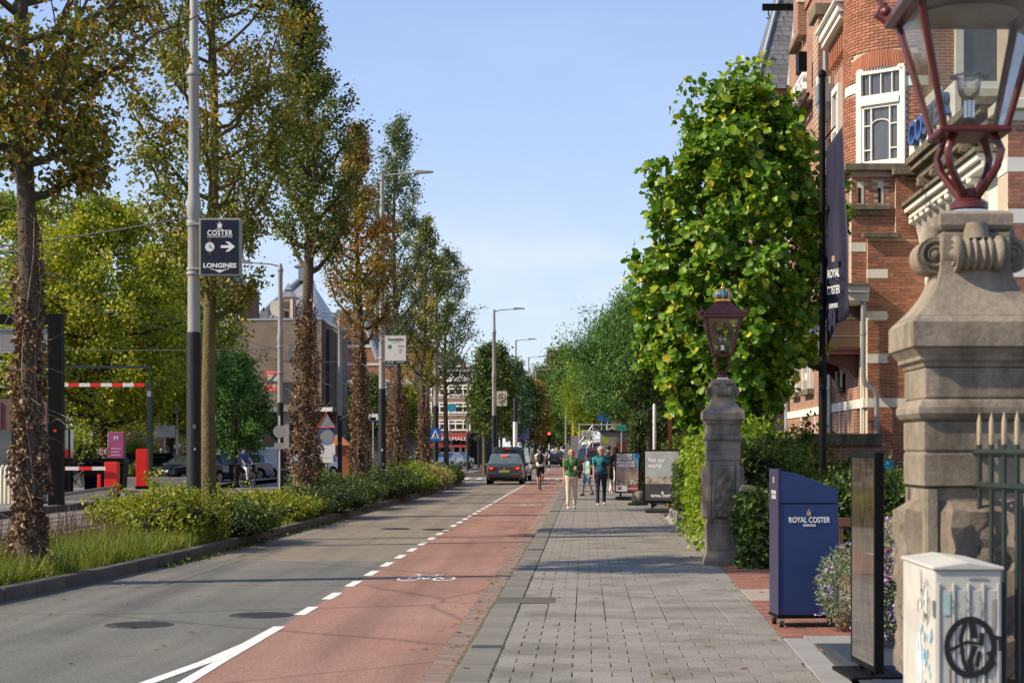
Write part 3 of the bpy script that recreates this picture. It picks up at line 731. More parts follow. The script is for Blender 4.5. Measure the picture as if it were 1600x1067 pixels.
# manholes
for px, py, nm in ((217,976,'road'),(408,961,'road'),(618,826,'r'),(683,827,'r')):
    gx, gy = ground(px, py, RZ); gx = gx
    t = thing('manhole_cover', {217:'round cast iron manhole cover in the road, nearest the kerb', 408:'round cast iron manhole cover beside the dashed white line', 618:'far manhole cover in the pale asphalt, left of a pair', 683:'far manhole cover in the pale asphalt beside the dashed line'}[px], 'manhole', (gx, gy, RZ+.001), 0, 'manhole covers in the road')
    b = MB(); b.lathe([(.34,0),(.34,.006),(.305,.006)], 32, caps=False); b.build('rim', 'cast_iron', t)
    b = MB(); b.lathe([(.295,0),(.295,.006)], 32); b.build('lid', 'cast_iron', t)
    b = MB()
    for i in range(-5,6):
        for j in range(-5,6):
            if i*i+j*j < 27: b.box(i*.05-.016+(j%2)*.02, i*.05+.016+(j%2)*.02, j*.05-.012, j*.05+.012, .006, .012)
    stuff(b.build('tread', 'cast_iron', t))

# --- sidewalk on the right: gutter clinkers, kerb stones, pavers
side = struct(sheet('sidewalk', [(-.99,-5),(2.02,-5),(2.02,400),(-.99,400)], -.022, 'joint_sand'))
me = chamfer_mesh('gutter_brick', .205, .072, .05, .004, 'clinker')
it = []
for k in range(int((40-12.4)/.078)): it.append(((-1.175+rnd(-.004,.004), 12.4+k*.078, RZ-.046+rnd(-.002,.002)), (rnd(-.01,.01), R(3)+rnd(-.012,.012), rnd(-.015,.015)), (1,1,1)))
gut = struct(sheet('gutter', [(-1.28,-5),(-.99,-5),(-.99,400),(-1.28,400)], RZ-.003, 'joint_sand'))
pieces(gut, 'gutter_brick', it, me, 'clinker', 180)
sheet('gutter_far', [(-1.28,40),(-.99,40),(-.99,330),(-1.28,330)], RZ+.004, 'clinker', gut)
me = chamfer_mesh('kerb_stone', .285, .985, .16, .012, 'kerb_stone')
it = [((-.845+rnd(-.004,.004), 10.5+k*1.0, -.158+rnd(-.003,.003)), (0,0,rnd(-.006,.006)), (1,1,1)) for k in range(60)]
pieces(side, 'kerb_stone', it, me, 'kerb_stone', 60)
# a cover slab and drain grate in the kerb strip
b = MB(); b.box(-1.0,-.34,19.6,20.35,-.02,.004); b.build('access_cover', 'kerb_dark', side, bev=.004)
for gy in (15.15, 30.0):
    b = MB()
    for k in range(14): b.box(-.97+k*.02,-.957+k*.02,gy,gy+.22,-.02,.006)
    b.build('drain_grate', 'cast_iron', side)
me = chamfer_mesh('paver', .292, .292, .02, .004, 'paver')
XB = lambda y: min(1.95, 1.70+.018*(y-12.9))                   # right edge of the pavers
it = []; row = 0; y = 12.2
while y < 36:
    off = .15 if (not 17.4 < y < 21.6 and row % 2) else 0
    x = -.70-off
    while x < XB(y):
        a_, c_ = max(x,-.70), min(x+.30, XB(y)); x += .30
        if c_-a_ < .03 or ((a_+c_)/2 < -.45 and 19.5 < y < 20.5): continue
        it.append((((a_+c_)/2+rnd(-.002,.002), y+rnd(-.002,.002), -.020+rnd(-.0012,.0012)), (rnd(-.003,.003),rnd(-.003,.003),rnd(-.004,.004)), ((c_-a_-.008)/.292,1,1)))
    y += .30; row += 1
pieces(side, 'paver', it, me, 'paver', 300)
def far_pavers():
    m, n, l = nodes('paver_far'); t = n.new("ShaderNodeTexCoord"); b = n.new("ShaderNodeTexBrick"); l.new(t.outputs['Object'], b.inputs['Vector'])
    b.offset = 0; b.inputs['Scale'].default_value = 1; b.inputs['Brick Width'].default_value = .3; b.inputs['Row Height'].default_value = .3; b.inputs['Mortar Size'].default_value = .006
    b.inputs['Color1'].default_value = (.205,.19,.17,1); b.inputs['Color2'].default_value = (.235,.219,.196,1); b.inputs['Mortar'].default_value = (.09,.09,.07,1)
    z = noise_node(n, l, .6, 5, .6); rp = ramp(n, [(.3, (.82,.82,.82)), (.7, (1.1,1.1,1.1))]); l.new(z.outputs['Fac'], rp.inputs[0])
    finish(m, n, l, mix(n, l, 1.0, b.outputs['Color'], rp.outputs[0], 'MULTIPLY'), .85)
far_pavers()
sheet('paving_far', [(-.70,36.0),(2.0,36.0),(2.0,400),(-.70,400)], -.001, 'paver_far', side)
sheet('kerb_far', [(-.99,70.2),(-.70,70.2),(-.70,400),(-.99,400)], -.002, 'kerb_stone', side)
# fallen leaves
rl = random.Random(3); leafb = MB()
fl = stuff(bpy.data.objects.new('fallen_leaves', None)) if False else None
V, Fc = [], []
for k in range(430):
    s = rl.uniform(.025,.05)
    if k < 90: x, y, z = rl.uniform(-1.6,2.2), rl.uniform(13,45), .004
    elif k >= 300: x, y, z = rl.gauss(-1.17,.10), rl.uniform(13,48), RZ+.012
    elif k >= 190: x, y, z = 1.98-abs(rl.gauss(0,.16)), rl.uniform(26.5,46), .008
    elif k < 140: x, y, z = rl.uniform(1.7,2.3), rl.uniform(28,48), .01
    else: x, y, z = rl.uniform(-6.2,-1.3), rl.uniform(14,45), RZ+.008
    if k < 90 and x < -1.0: z = RZ+.01
    a = rl.uniform(0,6.3); ca, sa = math.cos(a)*s, math.sin(a)*s; o = len(V)
    V += [(x-ca,y-sa,z),(x+sa*.5,y-ca*.5,z+.012),(x+ca,y+sa,z+.004),(x-sa*.5,y+ca*.5,z+.008)]; Fc += [(o,o+1,o+2,o+3)]
gw_ = np.random.default_rng(44); nW = 1500
jx = -.70+.15*gw_.integers(0,18,nW)+gw_.normal(size=nW)*.004; jy = 12.5+gw_.random(nW)**1.6*16; edge_ = gw_.random(nW) < .35; jx = np.where(edge_, np.where(gw_.random(nW) < .6, -.70, -.99)+gw_.normal(size=nW)*.008, jx)
kp_ = edge_ | (np.sin(jx*9.1)*np.sin(jy*1.9) > .35); jx, jy = jx[kp_], jy[kp_]
ow = leaf_cloud('joint_weeds', np.stack([jx,jy,np.full(len(jx),-.006)],1), .022, 'lf_grass', None, gw_, 'narrow', None, .2, -.9); tag(ow, 'tiny moss and weed tufts in the pavement joints', 'weeds', kind='stuff')
o = linkmesh('fallen_leaves', np_mesh('fallen_leaves', V, Fc, 'lf_fallen')); tag(o, 'scattered fallen autumn leaves on the road and pavement', 'leaves', kind='stuff')

# --- forecourt between the two gate pillars
fore = struct(sheet('forecourt', [(1.62,2),(14,2),(14,34.5),(2.05,34.5)], -.03, 'joint_sand'))
me = chamfer_mesh('paving_brick', .202, .098, .025, .004, 'paving_brick')
it = []; r_ = 0; y = 13.5
while y < 33:
    x = XB(y) + .106 + (.103 if r_ % 2 else 0)
    if r_ % 2 and not (19.95 < y < 21.6) and not (y < 16.15): it.append(((XB(y)+.055, y, -.026), (0,0,0), (.49,1,1)))
    while x < (4.6 if y < 27 else 2.4):
        if not (19.95 < y < 21.6) and not (y < 16.15):
            it.append(((x+rnd(-.002,.002), y, -.026+rnd(-.002,.002)), (rnd(-.01,.01),rnd(-.01,.01),rnd(-.012,.012)), (1,1,1)))
        x += .206
    y += .102; r_ += 1
it = [q for q in it if q[0][0] < 4.4]
pieces(fore, 'paving_brick', it, me, 'paving_brick', 300)
me = chamfer_mesh('paving_slab', .78, .78, .025, .005, 'slab')
for i in range(4):
    for j in range(2): linkmesh('paving_slab', me, fore, (XB(20.8)+.40+i*.79, 20.4+j*.79, -.024+rnd(-.002,.002)), (0,0,rnd(-.005,.005)))
me = chamfer_mesh('border_slab', .22, .98, .025, .005, 'slab_grey')
for j in range(4): linkmesh('border_slab', me, fore, (XB(12.5+j)+.115, 12.5+j*.99, -.022), (0,0,-.018))
me = chamfer_mesh('edge_slab', .98, .62, .025, .005, 'slab_grey')
for j in range(4): linkmesh('edge_slab', me, fore, (2.45+j*.99, 15.85, -.022))
t = thing('door_mat', 'dark blue entrance mat lying beside the poster panel', 'mat', (2.86, 14.0, 0.0))
b = MB(); b.box(-.88,.95,-1.45,1.45,0,.012); b.build('border', 'planter_grey', t, bev=.004)
b = MB(); b.box(-.78,.87,-1.36,1.36,.002,.017); b.build('pile', 'mat_blue', t)

# --- median island
KERB = [(-7.75,10),(-7.30,16),(-6.79,20.8),(-6.52,25),(-6.36,29.7),(-6.25,45),(-6.22,60),(-6.25,80),(-6.4,92),(-6.75,98.5),(-7.5,101.6),(-8.4,101.8),(-9.3,100),(-9.75,95)]
def interp_poly(P, step):
    out = []
    for a, b_ in zip(P[:-1], P[1:]):
        d = math.dist(a, b_); n = max(1, int(d/step))
        out += [(a[0]+(b_[0]-a[0])*i/n, a[1]+(b_[1]-a[1])*i/n) for i in range(n)]
    return out + [P[-1]]
def smooth_poly(P, it_=2):
    for _ in range(it_):
        Q = [P[0]]
        for a, b_ in zip(P[:-1], P[1:]):
            Q += [(a[0]*.75+b_[0]*.25, a[1]*.75+b_[1]*.25), (a[0]*.25+b_[0]*.75, a[1]*.25+b_[1]*.75)]
        P = Q + [P[-1]]
    return P
KS = smooth_poly(KERB)
med = struct(sheet('median_island', KS + [(-9.75,10)], .015, 'soil'))
# kerb stones follow the curve, each about a metre
L = [0]
for a, b_ in zip(KS[:-1], KS[1:]): L.append(L[-1] + math.dist(a, b_))
def at_len(s):
    for i in range(len(KS)-1):
        if L[i+1] >= s:
            t_ = (s-L[i])/max(1e-6, L[i+1]-L[i]); return Vector((KS[i][0]+(KS[i+1][0]-KS[i][0])*t_, KS[i][1]+(KS[i+1][1]-KS[i][1])*t_))
    return Vector(KS[-1])
me = chamfer_mesh('kerb_stone', .20, .992, .22, .018, 'kerb_dark')
s = .5; k = 0
while s < L[-1]-.5:
    p = at_len(s); d = at_len(s+.3)-at_len(s-.3); a = math.atan2(d.y, d.x)-math.pi/2
    linkmesh('kerb_stone', me, med, (p.x-.10*math.cos(a), p.y-.10*math.sin(a), RZ-.06+rnd(-.004,.004)), (rnd(-.006,.006),rnd(-.02,.02),a+rnd(-.008,.008)))
    s += 1.0; k += 1
# small second island beyond the crossing
far_med = struct(sheet('far_median', [(-8.2,118),(-6.3,118),(-5.0,122),(-4.4,300),(-8,300)], .02, 'soil'))
b = MB(); b.box(-8.3,-6.2,117.8,118.1,RZ,.05); b.box(-6.3,-6.1,118,300,RZ,.04); b.build('kerb', 'kerb_stone', far_med)

# --- tram lanes left of the island
tram = struct(sheet('tram_lane', [(-15.2,-5),(-9.75,-5),(-9.75,330),(-15.2,330)], RZ-.003, 'tram_bed'))
for x in (-11.55,-12.99,-13.7):
    b = MB(); b.box(x-.045,x+.045,5,330,RZ-.01,RZ+.004); b.box(x-.11,x-.06,5,330,RZ-.01,RZ-.001); b.build('rail', 'steel_rail', tram)
sheet('edge_line', [(-11.2,5),(-11.08,5),(-11.08,95),(-11.2,95)], RZ+.003, 'road_paint', tram)
plat = struct(sheet('platform', [(-90,20),(-15.1,20),(-15.1,66),(-17,76),(-18,330),(-90,330)], .06, 'paving_far'))
b = MB(); b.prism([(-15.4,20),(-15.1,20),(-15.1,66),(-15.4,66)], 'z', RZ-.05, .075); b.prism([(-15.4,66),(-15.1,66),(-17.0,76),(-17.3,76)], 'z', RZ-.05, .075); b.build('platform_edge', 'kerb_dark', plat)
struct(sheet('square', [(-120,76),(-14.5,101),(-9.75,103),(-9.75,330),(-120,330)], -.055, 'clinker'))
# ================================================================== the median: trees, lamp posts, shrubs, grass
MG = 'row of slender trees on the median'
base = .015
def med_tree(px, Y, **k):
    return make_tree('street_tree', loc=(WX(px, Y), Y, base), group=MG, **k)
# T1, nearest, far left
T1 = med_tree(45, 23.6, label='nearest median tree at the left edge with withered ivy round its trunk', H=13.5, trunk_r=.17, first=4.9,
     prof=[(5,.5),(6.0,1.7),(7,2.6),(8.5,2.8),(11,1.8),(13.5,.2)], mats=('bark','lf_median_a'), nb=46, tw=15, lv=76, leaf=.095, seed=11, rise=1.0, spread=.42, limb_r=.36,
     keep=lambda P, g: ~((P[:,2] > 7.0) & (P[:,1] < .9) & (g.random(len(P)) < .86)) & ~((P[:,0] > 2.0) & (P[:,2] > 6.9)))  # upper crown thinned on the near side to keep shadow off the far pillar
ivy_sleeve(T1, .0, 4.7, .21, .17, 3600, 5, .085)
T2 = med_tree(327, 35.1, label='median tree with bare mossy trunk right behind the post with the dark sign', H=15.0, trunk_r=.155, first=4.15,
     prof=[(4,.5),(5,1.3),(6.5,2.05),(9,2.25),(11.5,1.8),(15,.2)], mats=('bark_moss','lf_median_b'), nb=48, tw=13, lv=56, leaf=.095, seed=23, rise=1.2, spread=.36)
T3 = med_tree(478, 47.0, label='third median tree with the thickest ivy-clad trunk and dark green foliage', H=15.6, trunk_r=.20, first=6.2,
     prof=[(5.5,.4),(7,1.35),(9,1.5),(10.6,1.1),(12,.5),(15.6,.22)], mats=('bark','lf_median_dark'), nb=46, tw=12, lv=44, leaf=.10, seed=37, rise=1.2, spread=.36)
ivy_sleeve(T3, .0, 5.8, .37, .27, 4200, 6, .095, 60)
b = T3
T3b = np.random.default_rng(5)
T4 = med_tree(562, 58.3, label='fourth median tree, crown turned orange-brown, ivy-clad trunk beside the grey lamp post', H=12.9, trunk_r=.17, first=5.0,
     prof=[(4.5,.5),(6,1.25),(8,1.3),(10,.7),(12.9,.15)], mats=('bark','lf_orange'), nb=42, tw=12, lv=32, leaf=.10, seed=41, rise=1.3, spread=.34)
ivy_sleeve(T4, .0, 5.6, .32, .22, 3600, 7, .095, 50)
T5 = med_tree(620, 69.8, label='fifth median tree with a tall narrow grey-green top like a poplar', H=15.4, trunk_r=.17, first=5.2,
     prof=[(5,.4),(7,1.2),(10,1.15),(13,.7),(15.4,.15)], mats=('bark','lf_poplar'), nb=46, tw=12, lv=26, leaf=.105, seed=53, rise=1.6, spread=.30)
ivy_sleeve(T5, .0, 4.9, .42, .34, 3000, 8, .10, 60)
T6 = med_tree(662, 81.3, label='sixth median tree, yellow-green crown behind the white restaurant sign', H=12.8, trunk_r=.17, first=4.2,
     prof=[(4,.5),(5.5,1.4),(7.5,1.4),(10,.9),(12.8,.2)], mats=('bark','lf_median_b'), nb=40, tw=12, lv=26, leaf=.11, seed=67, rise=1.3, spread=.34)
ivy_sleeve(T6, .0, 4.3, .30, .25, 2400, 9, .10, 30)
T7 = med_tree(697, 93.5, label='last median tree before the crossing, bare slim trunk and loose grey-green crown', H=12.8, trunk_r=.15, first=4.4,
     prof=[(4,.5),(5.5,1.5),(7.5,1.8),(10,1.2),(12.8,.2)], mats=('bark','lf_poplar'), nb=42, tw=12, lv=26, leaf=.11, seed=71, rise=1.2, spread=.36)

# ---- lamp posts
def lamp_post(loc, label, H=11.4, dark=3.75, arm=(-.42, 1.2), r=.132, group='lamp posts along the median', collar=True):
    t = thing('lamp_post', label, 'lamp post', loc, 0, group)
    b = MB(); b.lathe([(r*1.06,-.1),(r*1.06,.3),(r,.32),(r,dark),(r*.9,dark+.06)], 20); b.build('base_tube', 'pole_dark', t, smooth=40)
    b = MB(); b.lathe([(r*.86,dark),(r*.82,dark+2.15),(r*.96,dark+2.2),(r*.96,dark+2.42),(r*.76,dark+2.62),(r*.72,dark+4.6),(r*.80,dark+4.62),(r*.80,dark+4.85),(r*.62,dark+4.95),(r*.50,H)], 20); b.build('shaft', 'pole_grey', t, smooth=40)
    for z in (dark+1.1, dark+2.02, dark+4.75):
        b = MB(); b.lathe([(r*.98,z),(r*1.02,z+.01),(r*1.02,z+.05),(r*.98,z+.06)], 20); b.build('clamp', 'pole_grey', t, smooth=40)
    if arm:
        for ln in arm:
            a = MB(); a.tube([(0,0,H-.1),(ln*.3,0,H-.02),(ln,0,H+.04)], [.035,.03,.025], 8); ar = a.build('arm', 'pole_grey', t, smooth=50)
            if abs(ln) > .6:
                sg_ = 1 if ln > 0 else -1; h = MB(); h.prism([(ln-.1*sg_,H-.01),(ln+.62*sg_,H+.05),(ln+.6*sg_,H+.10),(ln,H+.13)], 'y', -.11, .11); h.build('lamp_head', 'pole_grey', ar, bev=.015)
    return t
P1 = lamp_post((WX(303,32.8), 32.8, base), 'nearest lamp post, thick grey shaft on a dark base, carrying the dark sign', 12.2)
P2 = lamp_post((WX(597,63.4), 63.4, base), 'second lamp post with a twin arm, carrying the white restaurant sign', 11.4)
P3 = lamp_post((WX(681,88), 88, base), 'third lamp post on the median, behind the blue pedestrian crossing sign', 10.4)
for t_, zs in ((P1, ((2.05,.02,.07),(1.65,.05,.045),(.62,.10,.08))), (P2, ((1.6,-.02,.09),(1.1,.03,.10),(.9,-.05,.08),(.5,.02,.10)))):
    for z, dx, s in zs:
        b = MB(); a0 = -math.pi/2 + dx*4; n = 6
        b.add([(.137*math.cos(a0+k*s*1.1), .137*math.sin(a0+k*s*1.1), z+j*s) for j in (0,1) for k in range(n)], [(k,k+1,n+k+1,n+k) for k in range(n-1)])
        b.build('sticker', random.choice(['sticker_white','sticker_grey','sticker_teal']), t_)

# ---- the dark sign on the first post
Y = 32.55; x0, x1, zt, zb = WX(311,Y), WX(376,Y), WZ(341,Y), WZ(431,Y); cx_, cz_ = (x0+x1)/2, (zt+zb)/2; w_, h_ = x1-x0, zt-zb
t = thing('advertising_sign', 'dark navy box sign with crown, watch, arrow and white lettering on the nearest lamp post', 'sign', (cx_, Y, cz_), 0)
b = MB(); b.box(-w_/2,w_/2,0,.16,-h_/2,h_/2); b.build('sign_case', 'sign_back', t, bev=.01)
b = MB(); b.box(-w_/2+.035,w_/2-.035,-.006,.0,-h_/2+.035,h_/2-.035); b.build('sign_face', 'sign_navy', t)
for z in (h_*.42,-h_*.36):
    b = MB(); b.lathe([(.13,z-.03),(.135,z),(.13,z+.03)], 16, c=(WX(303,32.8)-cx_, 32.8-Y, 0)); b.box(WX(303,32.8)-cx_, -w_/2+.02, .1,.14, z-.02,z+.02); b.build('bracket', 'pole_grey', t)
fr = (R(90),0,0); yy = -.010
def crown_mark(parent, cx, cz, s, mat, y):
    b = MB()
    b.prism([(cx-.42*s,cz-.5*s),(cx+.42*s,cz-.5*s),(cx+.5*s,cz+.12*s),(cx+.28*s,cz+.02*s),(cx+.20*s,cz+.34*s),(cx,cz+.12*s),(cx-.20*s,cz+.34*s),(cx-.28*s,cz+.02*s),(cx-.5*s,cz+.12*s)], 'y', y-.002, y)
    b.box(cx-.45*s,cx+.45*s,y-.003,y,cz-.72*s,cz-.56*s)
    for dx, dz in ((-.5,.2),(-.2,.42),(.2,.42),(.5,.2),(0,.55)): b.ball((cx+dx*s,y-.001,cz+dz*s), (.08*s,.003,.08*s), 8, 6)
    b.box(cx-.03*s,cx+.03*s,y-.002,y,cz+.1*s,cz+.75*s); b.box(cx-.1*s,cx+.1*s,y-.002,y,cz+.62*s,cz+.68*s)
    return b.build('crown_emblem', mat, parent)
crown_mark(t, 0, h_*.385, .085, 'letter_white', yy)
text('- ROYAL -', .036, 'letter_white', t, (0,yy,h_*.305), width=.18)
text('COSTER', .13, 'letter_white', t, (0,yy,h_*.24), width=.46, spacing=1.15, offset=.004)
text('DIAMONDS SINCE 1840', .045, 'letter_white', t, (0,yy,h_*.175), width=.45)
b = MB(); b.prism([(.02,-.02),(.18,-.02),(.10,-.085),(.165,-.085),(.275,.005),(.165,.095),(.10,.095),(.18,.03),(.02,.03)], 'y', yy-.002, yy); b.build('arrow', 'letter_white', t)
b = MB(); b.lathe([(.085,0),(.085,.003)], 24); wf = b.build('watch_dial', 'sticker_white', t, loc=(-.18,yy,0), rot=fr)
for z_ in (.085,-.145): b = MB(); b.box(-.215,-.145,yy-.003,yy,z_,z_+.06); b.build('watch_strap', 'cloth_brown', t)
b = MB(); b.box(-.183,-.177,yy-.006,yy-.004,-.004,.055); b.box(-.183,-.145,yy-.006,yy-.004,-.003,.003); b.lathe([(.02,0),(.02,.001)],12,c=(-.18,yy-.006,0)); b.build('watch_hands', 'black', t)
text('LONGINES', .115, 'letter_white', t, (0,yy,-h_*.325), width=.60, offset=.004)
b = MB()
for sg in (-1,1):
    for k in range(3): b.prism([(sg*(.03),-h_*.40-k*.014),(sg*(.17-k*.04),-h_*.375-k*.012),(sg*(.17-k*.04),-h_*.385-k*.012),(sg*.03,-h_*.41-k*.014)], 'y', yy-.002, yy)
b.prism([(-.035,-h_*.395),(.035,-h_*.395),(.02,-h_*.445),(-.02,-h_*.445)], 'y', yy-.003, yy)
b.build('winged_emblem', 'letter_white', t)
# ---- the white restaurant sign
Y = 63.15; x0, x1, zt, zb = WX(601,Y), WX(635,Y), WZ(524,Y), WZ(569,Y); cx_, cz_ = (x0+x1)/2, (zt+zb)/2; w_, h_ = x1-x0, zt-zb
t = thing('advertising_sign', 'white box sign with script lettering and a dark strip on the second lamp post', 'sign', (cx_, Y, cz_), 0)
b = MB(); b.box(-w_/2,w_/2,0,.16,-h_/2,h_/2); b.build('sign_case', 'sign_back', t, bev=.01)
b = MB(); b.box(-w_/2+.02,w_/2-.02,-.006,0,-h_/2+.12,h_/2-.02); b.build('sign_face', 'sign_paper', t)
b = MB(); b.box(-w_/2+.02,w_/2-.02,-.006,0,-h_/2+.01,-h_/2+.115); b.build('name_strip', 'black', t)
b = MB(); b.box(-.5,-w_/2,.05,.11,h_*.35,h_*.4); b.box(-.5,-w_/2,.05,.11,-h_*.4,-h_*.35); b.build('bracket', 'pole_grey', t)
text('Duncbakker', .14, 'black', t, (0,-.010,h_*.36), width=.58, shear=.35)
text('restaurant', .05, 'letter_grey', t, (0,-.010,h_*.27), width=.35)
text('150m', .11, 'letter_grey', t, (.18,-.010,h_*.13), width=.22)
text('BENB . ADAM', .07, 'letter_white', t, (0,-.010,-h_/2+.062), width=.60)
b = MB(); b.box(-.26,-.14,-.009,-.006,.04,.17); b.build('logo', 'green_sign', t)
b = MB(); b.prism([(.08,-.02),(.17,.07),(.26,-.02),(.21,-.02),(.21,-.12),(.13,-.12),(.13,-.02)], 'y', -.009, -.006); b.build('arrow', 'letter_grey', t)
# ---- blue pedestrian crossing sign
Y = 87.7; x0, x1, zt, zb = WX(671,Y), WX(689,Y), WZ(669,Y), WZ(689,Y); cx_, cz_ = (x0+x1)/2, (zt+zb)/2; w_ = x1-x0; h_ = zt-zb
t = thing('crossing_sign', 'square blue pedestrian crossing sign with white triangle on the third lamp post', 'road sign', (cx_, Y, cz_))
b = MB(); b.box(-w_/2,w_/2,0,.03,-h_/2,h_/2); b.build('plate', 'sign_blue', t)
b = MB(); b.prism([(-w_*.38,-h_*.32),(w_*.38,-h_*.32),(0,h_*.40)], 'y', -.006, -.001); b.build('triangle', 'letter_white', t)
b = MB(); b.ball((0,-.01,h_*.13), (.03,.01,.03), 8, 6); b.prism([(-.02,h_*.08),(.03,h_*.08),(.07,-h_*.1),(.1,-h_*.24),(.05,-h_*.24),(.01,-h_*.1),(-.06,-h_*.24),(-.11,-h_*.24),(-.03,-h_*.06)], 'y', -.011, -.007)
for k in range(5): b.box(-.17+k*.075,-.13+k*.075,-.011,-.007,-h_*.31,-h_*.24)
b.build('walking_figure', 'black', t)

# ---- shrubs on the island
SG = 'shrubs planted on the median'
shr = [  # px, Y, rx, ry, h, material, label
 (262,31.5,1.0,1.3,1.15,'lf_yellowish','yellow-green shrub nearest the camera, in front of the first lamp post'),
 (205,37.0,.9,1.5,.9,'lf_yellowish','small yellow-green shrub at the back edge by the tram lane'),
 (375,34.0,.8,1.3,.85,'lf_hedge','green shrub just right of the mossy trunk'),
 (352,42.0,1.2,1.8,.78,'lf_yellowish','broad yellow-green shrub behind the mossy trunk'),
 (430,41.5,1.1,1.9,.86,'lf_yellowish','yellow-green shrub with autumn tints left of the thick ivy trunk'),
 (467,44.0,.8,1.3,.75,'lf_hedge','low shrub at the foot of the thick ivy trunk'),
 (520,46.5,.95,1.7,1.05,'lf_deep','dark green shrub just right of the thick ivy trunk'),
 (500,54.0,1.1,2.2,1.3,'lf_hedge','green shrub behind the thick ivy trunk'),
 (553,53.5,.85,2.0,.95,'lf_hedge','green shrub at the foot of the orange tree'),
 (585,58.5,.9,2.2,1.05,'lf_deep','dark green shrub left of the second lamp post'),
 (624,61.5,.75,2.2,1.15,'lf_deep','dark green shrub in front of the second lamp post'),
 (600,70.0,1.0,3.0,1.3,'lf_hedge','green shrub behind the second lamp post'),
 (645,69.0,.85,2.8,1.25,'lf_bright','bright green shrub below the sixth tree'),
 (668,73.5,.8,2.6,1.25,'lf_goldvar','pale golden shrub near the end of the median'),
 (684,80.5,.75,2.8,1.0,'lf_goldvar','second pale golden shrub, smaller, near the crossing sign'),
 (702,88.0,.75,3.2,1.05,'lf_hedge','last green shrub at the tip of the median'),
 (655,86.0,.9,3.0,1.2,'lf_bright','green shrub at the back of the median by the crossing sign')]
for i, (px, Y, rx, ry, h, m, lb) in enumerate(shr):
    make_shrub('median_shrub', lb, (WX(px,Y), Y, base), (rx, ry), h*.86, m, int(4200 + 1200*rx*ry), .070 if Y < 60 else .085, 100+i, SG, lumps=11)
# ---- grass verge
g = np.random.default_rng(9)
def kerb_x(y): return np.interp(y, [p[1] for p in KERB[:9]], [p[0] for p in KERB[:9]])
def grass(name, label, n, yr, dx, h, w, mat, shape='blade', lean=.35, seed=1, ypow=1.0):
    g = np.random.default_rng(seed); y = yr[0] + (yr[1]-yr[0])*g.random(n)**ypow; d = dx[0] + (dx[1]-dx[0])*g.random(n); x = kerb_x(y) - .24 - d
    tuft = .5+.5*np.sin(x*5.3+y*2.1)*np.sin(y*3.7-x*2.2); S = (h[0] + (h[1]-h[0])*g.random(n))*(.45+.75*tuft)
    P = np.stack([x,y,np.full(n,base-.01)],1); D = g.normal(size=(n,3))*lean; D[:,2] = 1; D = unit(D); N = unit(g.normal(size=(n,3))+np.array([0,-.6,0]))
    X = unit(np.cross(D,N)); T, fs = LEAF[shape]; Z = np.cross(X, D); wv = w*(1+.4*g.uniform(-1,1,n))
    V = P[:,None,:] + T[None,:,0:1]*X[:,None,:]*wv[:,None,None] + T[None,:,1:2]*D[:,None,:]*S[:,None,None] + T[None,:,2:3]*Z[:,None,:]*S[:,None,None]
    Fc = np.array(fs,np.int32)[None] + (np.arange(n,dtype=np.int32)*len(T))[:,None,None]
    o = linkmesh(name, np_mesh(name, V.reshape(-1,3), Fc.reshape(-1,3), mat)); tag(o, label, 'grass', kind='stuff'); return o
grass('grass_verge', 'lush green grass along the kerb of the median', 42000, (15,37), (0,1.9), (.14,.44), .018, 'lf_grass', seed=1, ypow=.9)
grass('grass_verge', 'low green weeds behind the kerb under the far shrubs', 16000, (36,98), (0,.9), (.08,.26), .03, 'lf_grass', seed=2)
grass('dry_grass', 'straw-coloured dry grass stalks between the green grass', 4200, (17,33), (.5,2.6), (.25,.50), .010, 'lf_straw', seed=3)
grass('seed_grass', 'brown withered seed stalks standing behind the grass', 1700, (19,32), (1.3,2.9), (.35,.80), .016, 'lf_seed', seed=4, lean=.28)
grass('grass_verge', 'thin grass at the back of the median by the tram lane', 9000, (15,40), (1.5,3.0), (.08,.25), .016, 'lf_grass', seed=5)
# stray weeds in the gutter of the kerb
g = np.random.default_rng(12); n = 900; yk = 27+g.random(n)**1.5*18; xk = kerb_x(yk)+.03+np.abs(g.normal(size=n))*.09
o = leaf_cloud('gutter_weeds', np.stack([xk,yk,np.full(n,RZ+.02)],1), .06, 'lf_hedge', None, g); tag(o, 'low weeds and dry leaves in the gutter along the median kerb', 'weeds', kind='stuff')
